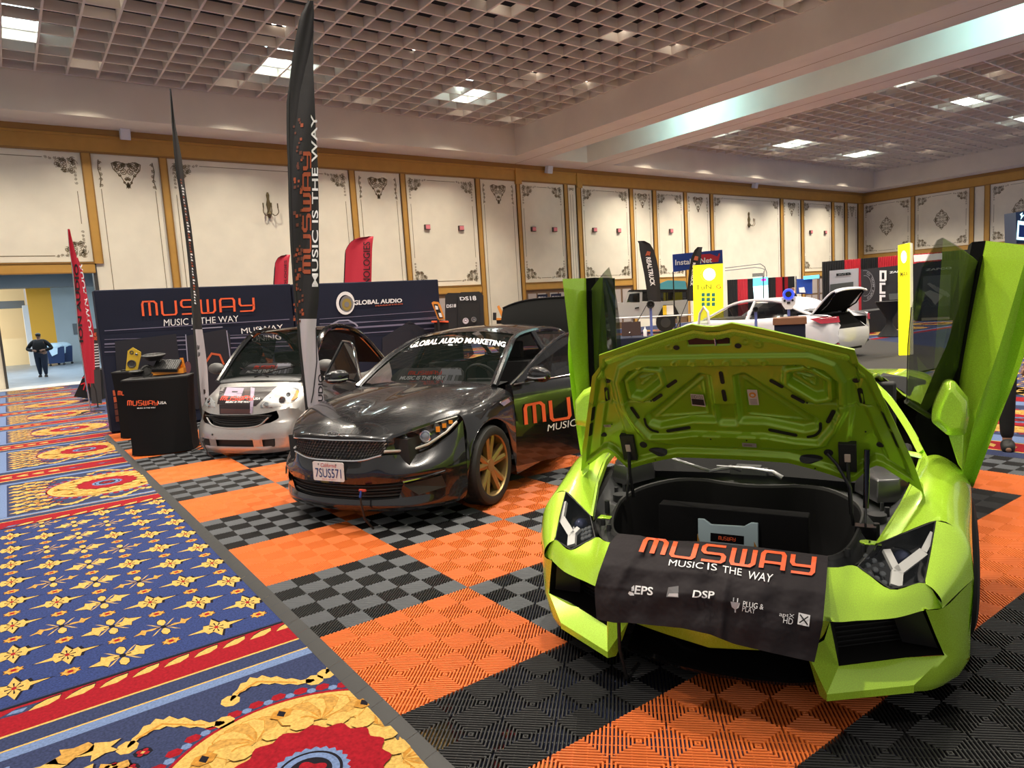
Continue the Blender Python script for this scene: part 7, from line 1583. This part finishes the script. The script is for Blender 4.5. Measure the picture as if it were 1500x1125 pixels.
for i, ch in enumerate('CO TEAM ZAPCO'):
    a = -1.25 + i * .205; c = (1267 + 12.3 * math.cos(a), 418 + 19 * math.sin(a)); 
    if ch != ' ': put_text(m, ch, lambda u, v: V((c[0] + (u - .5) * 2.6 * -math.sin(a) + (v - .5) * 2.6 * math.cos(a), c[1] + (u - .5) * 4 * math.cos(a) + (v - .5) * 4 * math.sin(a)), .05), 0, .02)
obj('emblem', m.xf(Tb), [mat('emblem_gray', (.25, .25, .27), .5)], t, ang=0)
m = MB()
for y0, y1 in ((395, 412), (413, 430), (431, 448)): stroke(m, [(1298, y0 + 5) if y0 > 412 and 0 else (1297, y1 - 2), (1290, y1 - 2), (1290, y0 + 2), (1297, y0 + 2)] + ([(1297, y1 - 2)] if y0 < 400 else []), 3.2, lambda u, v: V((u, v), .08), 0)
obj('lettering', m.xf(Tb), [WHITE], t, ang=0)
t, V, Tb = far('exhibitor_stand', 'dark amplifier poster wall seen through the raised window glass', 'stand', (27.5, 1.5), -70, [('wall', [(1338, 386), (1345, 384), (1420, 378), (1420, 468), (1340, 470)], .15, gz_), ('poster', [(1352, 404), (1393, 401), (1391, 467), (1350, 470)], .02, zg, .1), ('T', [('ZAPCO', [(1356, 396), (1394, 393), (1394, 390), (1356, 393)]), ('THE DRIVING FORCE', [(1352, 476), (1387, 475), (1387, 473), (1352, 474)])], .02, mat('text_pale', (.5, .55, .52), .5), .1)])
m = MB()
for k in range(5): wpx(V, [(1358 + 6 * k, 415 + 3 * k), (1362 + 6 * k, 413 + 3 * k), (1376 + 4 * k, 424 + 2 * k), (1372 + 4 * k, 427 + 2 * k)], m, 0, .14)
for k in range(4): wpx(V, [(1350, 438 + 5 * k), (1358, 432 + 5 * k), (1366, 440 + 5 * k), (1366, 443 + 5 * k), (1358, 436 + 5 * k), (1350, 441 + 5 * k)], m, 1, .15)
wpx(V, [(1354, 428), (1362, 424), (1382, 432), (1370, 446)], m, 0, .15); wpx(V, [(1350, 450), (1392, 447), (1391, 461), (1350, 464)], m, 1, .14); wpx(V, [(1350, 465), (1391, 463), (1391, 467), (1350, 469)], m, 0, .15)
obj('print', m.xf(Tb), [mat('poster_light', (.30, .33, .30), .5), mat('poster_mid', (.04, .05, .05), .5)], t, ang=0)
far('roll_banner', 'white banner with black speaker-brand heading left of emblem wall', 'banner', (27, 6.5), None, [('panel', [(1215, 396), (1258, 392), (1258, 456), (1215, 458)], .06, mat('banner_pale', (.55, .55, .60), .5)), ('border', [(1258, 391), (1261, 391), (1262, 458), (1258, 458)], .1, dred, .02), ('T', [('ESB', [(1225, 404), (1247, 402), (1247, 398), (1225, 400)])], .06, BLACK), ('photo', [(1216, 416), (1250, 412), (1250, 430), (1216, 434)], .01, zg, .03)])
b = on((1303, 492), z=0)
t = thing('cocktail_table', 'high round table under a stretched black cloth at the stands', 'table', b); m = MB(); m.lathe([(.34, .02), (.10, .35), (.09, .55), (.38, 1.03), (.40, 1.08), (.001, 1.09)], (0, 0, 0), (0, 0, 1), 20); obj('cloth', m, [dblk], t)
b = on((1275, 494), z=0); t = thing('draped_table', 'long black draped table at the emblem wall', 'table', b + P3(0, 1, 0), 0); m = MB(); m.box(-.3, 4.5, 0, .7, 0, .75); obj('cloth', m, [dblk], t, bev=.02)
m = MB(); m.add([(11.4, -3.2, .006), (15.6, -3.2, .006), (19.5, 1.6, .006), (14.5, 1.6, .006), (11.4, -3.2, .012), (15.6, -3.2, .012), (19.5, 1.6, .012), (14.5, 1.6, .012)], [(0, 1, 2, 3), (4, 5, 6, 7), (0, 1, 5, 4), (1, 2, 6, 5), (2, 3, 7, 6), (3, 0, 4, 7)]); tag(obj('floor_mat', m, [mat('mat_black', (.02, .017, .016), .8)], ang=0), 'black floor mat under the yellow column', 'mat')
t, V, Tb = far('lit_tower', 'gray and blue illuminated tower top rising behind the right door', 'display', (26, -6), None, [('side', [(1471, 313), (1488, 310), (1490, 356), (1472, 357)], .3, mat('tower_gray', (.25, .24, .30), .5)), ('front', [(1488, 310), (1530, 304), (1530, 356), (1489, 356)], .3, mat('tower_navy', (.01, .03, .10), .4)), ('screen', [(1491, 322), (1515, 326), (1515, 352), (1489, 350)], .02, scw, .02), ('screen_inner', [(1493, 328), (1515, 331), (1515, 348), (1492, 346)], .02, bl_, .05), ('bolt', [(1494, 313), (1498, 310), (1497, 315), (1501, 313), (1495, 321), (1496, 316)], .02, scw, .04)])
# ---- counter with speaker pods behind the green car
cz = on((935, 493), z=1.0); t = thing('counter', 'navy display counter behind the green car lid', 'counter', (cz.x, cz.y, 0), math.radians(facing((1000, 480)) - 180)); Mi = t.matrix_basis
wd = mat('wood_top', (.20, .09, .05), .4); ct_ = t
b = vplane((cz.x, cz.y), facing((1000, 480))); bb = b((1157, 490)); t = thing('pedestal', 'navy pedestal with brown wooden top beneath the white speaker pod', 'pedestal', (bb.x, bb.y, 0), math.radians(facing((1157, 480)) - 180)); zt_ = b((1157, 473)).z
m = MB(); m.box(-.6, (bb - cz).xy.length - .28, 0, .7, 0, 1.0); obj('body', m, [navy], ct_, bev=.01)
m = MB(); m.box(-.23, .23, -.15, .3, 0, zt_); obj('body', m, [navy], t, bev=.005); m = MB(); m.box(-.25, .25, -.17, .32, zt_, zt_ + .11); obj('top', m, [wd], t, bev=.006)
def pod(q, rpx, lab, mt_, ped):
    p = b(q); k = (b((q[0] + rpx, q[1])) - p).length; t = thing('speaker_pod', lab, 'speaker', (p.x, p.y, ped), math.radians(facing(q) - 180), 'speaker pods on poles'); z = p.z - ped
    m = MB(); m.cyl((0, .03, 0), (0, .03, z), .022, n=10); obj('pole', m, [mat('pod_blue', (.12, .16, .45), .35)], t); m = MB(); m.lathe([(k, -.04), (k * 1.1, 0), (k, .03), (k * .8, .03), (k * .6, 0), (.001, .01)], (0, 0, z), (0, -1, 0), 20); obj('driver', m, [mt_], t)
    return t, z, k
tp, z, k_ = pod((1155, 431), 8, 'white pod with blue lit ring and black driver on wooden pedestal', mat('ring_blue', (.05, .08, .9), .4, emit=(.05, .10, .9), es=.8), zt_ + .11)
m = MB(); m.loft([[(x, .02, z - zz) for x in (0,)] for zz in (0,)] if 0 else [[(-.11, -.0, z - .04), (.11, 0, z - .04), (.11, .06, z - .04), (-.11, .06, z - .04)], [(-.10, 0, z - .16), (.10, 0, z - .16), (.10, .06, z - .16), (-.10, .06, z - .16)], [(-.05, 0, z - .24), (.05, 0, z - .24), (.05, .06, z - .24), (-.05, .06, z - .24)]]); obj('baffle', m, [WHITE], tp)
m = MB(); m.cyl((0, -.045, z), (0, -.02, z), k_ * .6, n=20); m.cyl((-.06, -.01, z - .1), (-.06, .01, z - .1), .018, n=10); m.cyl((.06, -.01, z - .1), (.06, .01, z - .1), .018, n=10); m.box(-.025, .025, -.01, .01, z - .15, z - .12); obj('port', m, [mblk], tp)
pod((1107, 453), 4, 'small black speaker pod on blue pole at saloon side window', mblk, 1.0); pod((953, 446), 5.5, 'black ball-shaped speaker pod on blue pole left of yellow column', mblk, 1.0)
p = b((925, 487)); t = thing('laptop', 'dark brown tablet screen leaning on the navy counter', 'screen', (p.x, p.y, 1.0), math.radians(facing((925, 480)) - 180)); m = MB(); m.box(-.16, .16, 0, .02, .02, .26, 0, Matrix.Rotation(-.25, 4, 'X')); obj('screen', m, [mat('screen_brown', (.035, .015, .012), .3)], t, bev=.004); m = MB(); m.tube([P3(0, .1, 0), P3(-.03, -.02, .08)], .01, 5); obj('stand', m, [silv], t)
p = b((945, 487)); t = thing('bottle', 'small white squeeze bottle on the navy counter', 'bottle', (p.x, p.y, 1.0)); m = MB(); m.lathe([(.03, 0), (.032, .1), (.012, .13), (.010, .16)], (0, 0, 0), (0, 0, 1), 12); obj('flask', m, [WHITE], t)
for q, lab, w in (((918, 464), 'white high table in front of the pickup, left one', .9), ((985, 461), 'white high table in front of the pickup, right one', .8)):
    p = vplane((19, 10), facing(q))(q); t = thing('high_table', lab, 'table', (p.x, p.y, 0), math.radians(facing(q) - 180), 'white high tables'); m = MB(); m.box(-w, w, -.3, .3, p.z - .03, p.z); obj('top', m, [WHITE], t, bev=.01); m = MB(); m.cyl((.2, 0, 0), (.2, 0, p.z), .04, n=10); obj('leg', m, [silv], t)
p = vplane((19, 10), facing((980, 455)))((979, 461)); t = thing('brochure', 'yellow and white product card on the right high table', 'card', (p.x, p.y, p.z), math.radians(facing((979, 455)) - 180)); m = MB(); m.box(-.2, .2, 0, .02, 0, .36, 0); obj('card', m, [mat('card_white', (.7, .65, .6), .5)], t); m = MB(); m.box(-.2, -.06, -.01, 0, 0, .36); obj('band', m, [mat('card_yellow', (.8, .5, .02), .5)], t)
# ---- behind the sedan: brand tower, side table with orange stand
t, V, Tb = far('brand_tower', 'black inflatable-style tower with white lettering beside the booth wall', 'display', (9.8, 7.2), None, [('side', [(652, 482), (652, 432), (656, 428), (674, 428), (672, 482)], .5, mat('tower_black', (.016, .016, .018), .55), .05), ('front', [(671, 482), (671, 432), (675, 427), (702, 426), (708, 432), (709, 480)], .5, mat('tower_black', (.016, .016, .018), .55), .1), ('recess', [(674, 479), (674, 441), (702, 440), (703, 478)], .02, mblk, .12), ('T', [('DS18', [(674, 439), (698, 439), (697, 432), (673, 434)]), ('DS18', [(654, 450), (668, 449), (668, 444), (654, 445)])], .03, WHITE, .12)])
for q, r in (((682, 469), 4.5), ((694, 467), 4)):
    m = MB(); p = V(q, .16); k = (V((q[0] + r, q[1]), .16) - p).length; m.lathe([(k, 0), (k, .03), (k * .7, .03), (k * .5, .01), (.001, .04)], p, -ray(q).normalized(), 16); obj('driver', m.xf(Tb), [mat('driver_white', (.55, .5, .55), .4) if r > 4.2 else rngm], t)
t, V, Tb = far('side_table', 'small black side table at the end of the booth wall', 'table', (6.6, 3.05), None, [('top', [(632, 469), (657, 469), (657, 471), (632, 471)], .4, ORANGE), ('cloth', [(636, 471), (657, 471), (658, 510), (637, 510)], .35, dblk, -.02)])
p = V((645, 469)); m = MB(); m.cyl((p.x, p.y, 0), (p.x, p.y, .9), .03, n=8); obj('leg', m.xf(Tb), [mblk], t)
far('speaker_stand', 'orange rimmed angled board with small white drivers on side table', 'speaker', (6.6, 3.05), None, [('frame', [(632, 442), (635, 440), (642, 441), (645, 445), (652, 466), (642, 468)], .04, mat('rim_orange', (.75, .28, .04), .4), .06), ('inner', [(635, 444), (641, 444), (649, 464), (643, 465)], .02, mblk, .075), ('driver', [(637, 446), (641, 447), (642, 452), (638, 452)], .02, WHITE, .09), ('driver', [(642, 457), (646, 457), (648, 463), (644, 463)], .02, WHITE, .09)])
far('speaker_stand', 'orange board and black box on a dark table behind sedan roof', 'speaker', (11, 6.2), None, [('table', [(727, 466), (760, 464), (762, 500), (729, 500)], .5, dblk), ('board', [(728, 448), (731, 446), (737, 457), (739, 465), (735, 465)], .04, mat('rim_orange', (.75, .28, .04), .4), .05), ('box', [(722, 457), (727, 457), (727, 468), (722, 468)], .15, mblk, .05), ('top', [(727, 465), (748, 464), (748, 467), (727, 468)], .3, mat('rim_orange', (.75, .28, .04), .4), .04)])
for q, s_ in (((795, 432), 1), ((815, 431), 1)):
    far('crate_sign', 'small dark brand board by the back wall doorway, %s one' % ('left' if q[0] < 800 else 'right'), 'sign', (20.5, 14), None, [('board', [(q[0] - 8, q[1] - 1), (q[0] + 7, q[1] - 2), (q[0] + 7, q[1] + 14), (q[0] - 8, q[1] + 15)], .1, navy), ('T', [('REALTRUCK', [(q[0] - 6, q[1] + 5), (q[0] + 5, q[1] + 5), (q[0] + 5, q[1] + 2), (q[0] - 6, q[1] + 2)])], .02, WHITE)], 'dark brand boards')
# ---- fittings on the walls
pinkb = mat('pink_cover', (.75, .22, .25), .5)
for q, n in (((625, 333), 'first'), ((674.5, 334.5), 'second'), ((780.5, 336), 'third'), ((811.5, 336.5), 'fourth'), ((870, 337), 'fifth'), ((905.5, 338), 'sixth'), ((982, 338.5), 'seventh'), ((1187, 340), 'eighth'), ((1208, 340.5), 'ninth')):
    p = on(q, y=WY); t = thing('wall_box', 'small pink faced junction box on the back wall, %s from left' % n, 'wall box', (p.x, WY, p.z), 0, 'pink wall boxes'); m = MB(); m.box(-.13, .13, -.10, -.001, -.11, .11); obj('housing', m, [mat('box_brown', (.10, .06, .05), .6)], t); m = MB(); m.box(-.09, .12, -.115, -.10, -.08, .09); obj('cover', m, [pinkb], t)
for q, s_ in (((183, 196), 1.0), ((804, 248), 1.0), ((1106, 271), 1.1)):
    p = on(q, y=WY - .35); t = thing('wall_speaker', 'white box loudspeaker under the cornice, %s' % ('left, above the service opening' if q[0] < 300 else 'middle, below the beams' if q[0] < 900 else 'right, near room corner'), 'speaker', (p.x, p.y, p.z), 0, 'white wall loudspeakers'); m = MB(); m.box(-.15, .15, -.13, .13, -.19, .17, 0, Matrix.Rotation(.25, 4, 'X')); obj('cabinet', m, [mat('cabinet_white', (.68, .68, .72), .6)], t, bev=.01); m = MB(); m.box(-.03, .03, .05, .35, .05, .1); obj('bracket', m, [mblk], t)
for q, lab in (((393, 304), 'ornate brass candle sconce in the wide panel behind the tall flag'), ((1096, 324), 'ornate candle sconce in the wide right-hand panel')):
    p = on(q, y=WY); t = thing('wall_sconce', lab, 'wall lamp', (p.x, WY, p.z), 0, 'ornate sconces'); k = 1.0; br_ = mat('antique_brass', (.16, .12, .06), .4, metal=.7)
    m = MB(); m.lathe([(.03, .55), (.06, .45), (.04, .3), (.09, .1), (.05, -.1), (.10, -.25), (.04, -.4)], (0, -.06, 0), (0, 0, 1), 12); obj('backplate', m, [br_], t)
    for s_ in (-1, 0, 1):
        m = MB(); m.tube(crline([(0, -.08, -.15), (s_ * .16, -.2, -.32), (s_ * .28, -.28 - (.1 if not s_ else 0), -.22), (s_ * .27, -.28 - (.1 if not s_ else 0), -.05)], 4), .018, 6); m.cyl((s_ * .27, -.28 - (.1 if not s_ else 0), -.05), (s_ * .27, -.28 - (.1 if not s_ else 0), .12), .025, n=8); obj('arm', m, [br_], t)
# corridor light tubes
for k in range(4):
    for q in range(2):
        t = thing('fluorescent_tube', 'bright fluorescent tube in the corridor beyond the opening, %s in row %s from the front' % (('left', 'right')[q], ('one', 'two', 'three', 'four')[k]), 'ceiling light', (-.45 + q * 1.75, 22 + k * 2.6, 4.55), 0, 'corridor tubes')
        m = MB(); m.box(0, 1.6, -.12, .12, 0, .05); obj('housing', m, [can], t); m = MB(); m.box(.02, 1.58, -.1, .1, -.03, 0); obj('tube', m, [mat('tube_light', (1, 1, 1), .5, emit=(.9, .97, 1), es=12)], t)
lamp('corridor_glow', 'AREA', (-1, 26, 4.7), 900, (.80, .92, 1), 6, to=(-1, 26, 0), sy=8)
lamp('dock_daylight', 'AREA', (-6, 36, 3.4), 700, (1, .93, .8), 4, to=(-4, 38, 1), sy=3)

# things standing off the raised tiles rest on the carpet, 2 cm lower
for o_ in list(COL.objects):
    if o_.parent is None and 'category' in o_ and abs(o_.location.z) < 1e-5 and o_.type in ('EMPTY', 'MESH'):
        x, y = o_.location.x, o_.location.y
        if o_.name != 'tile_flooring' and (x > 6.3 or y > 3.95 or x < -.08): o_.location.z = -.02
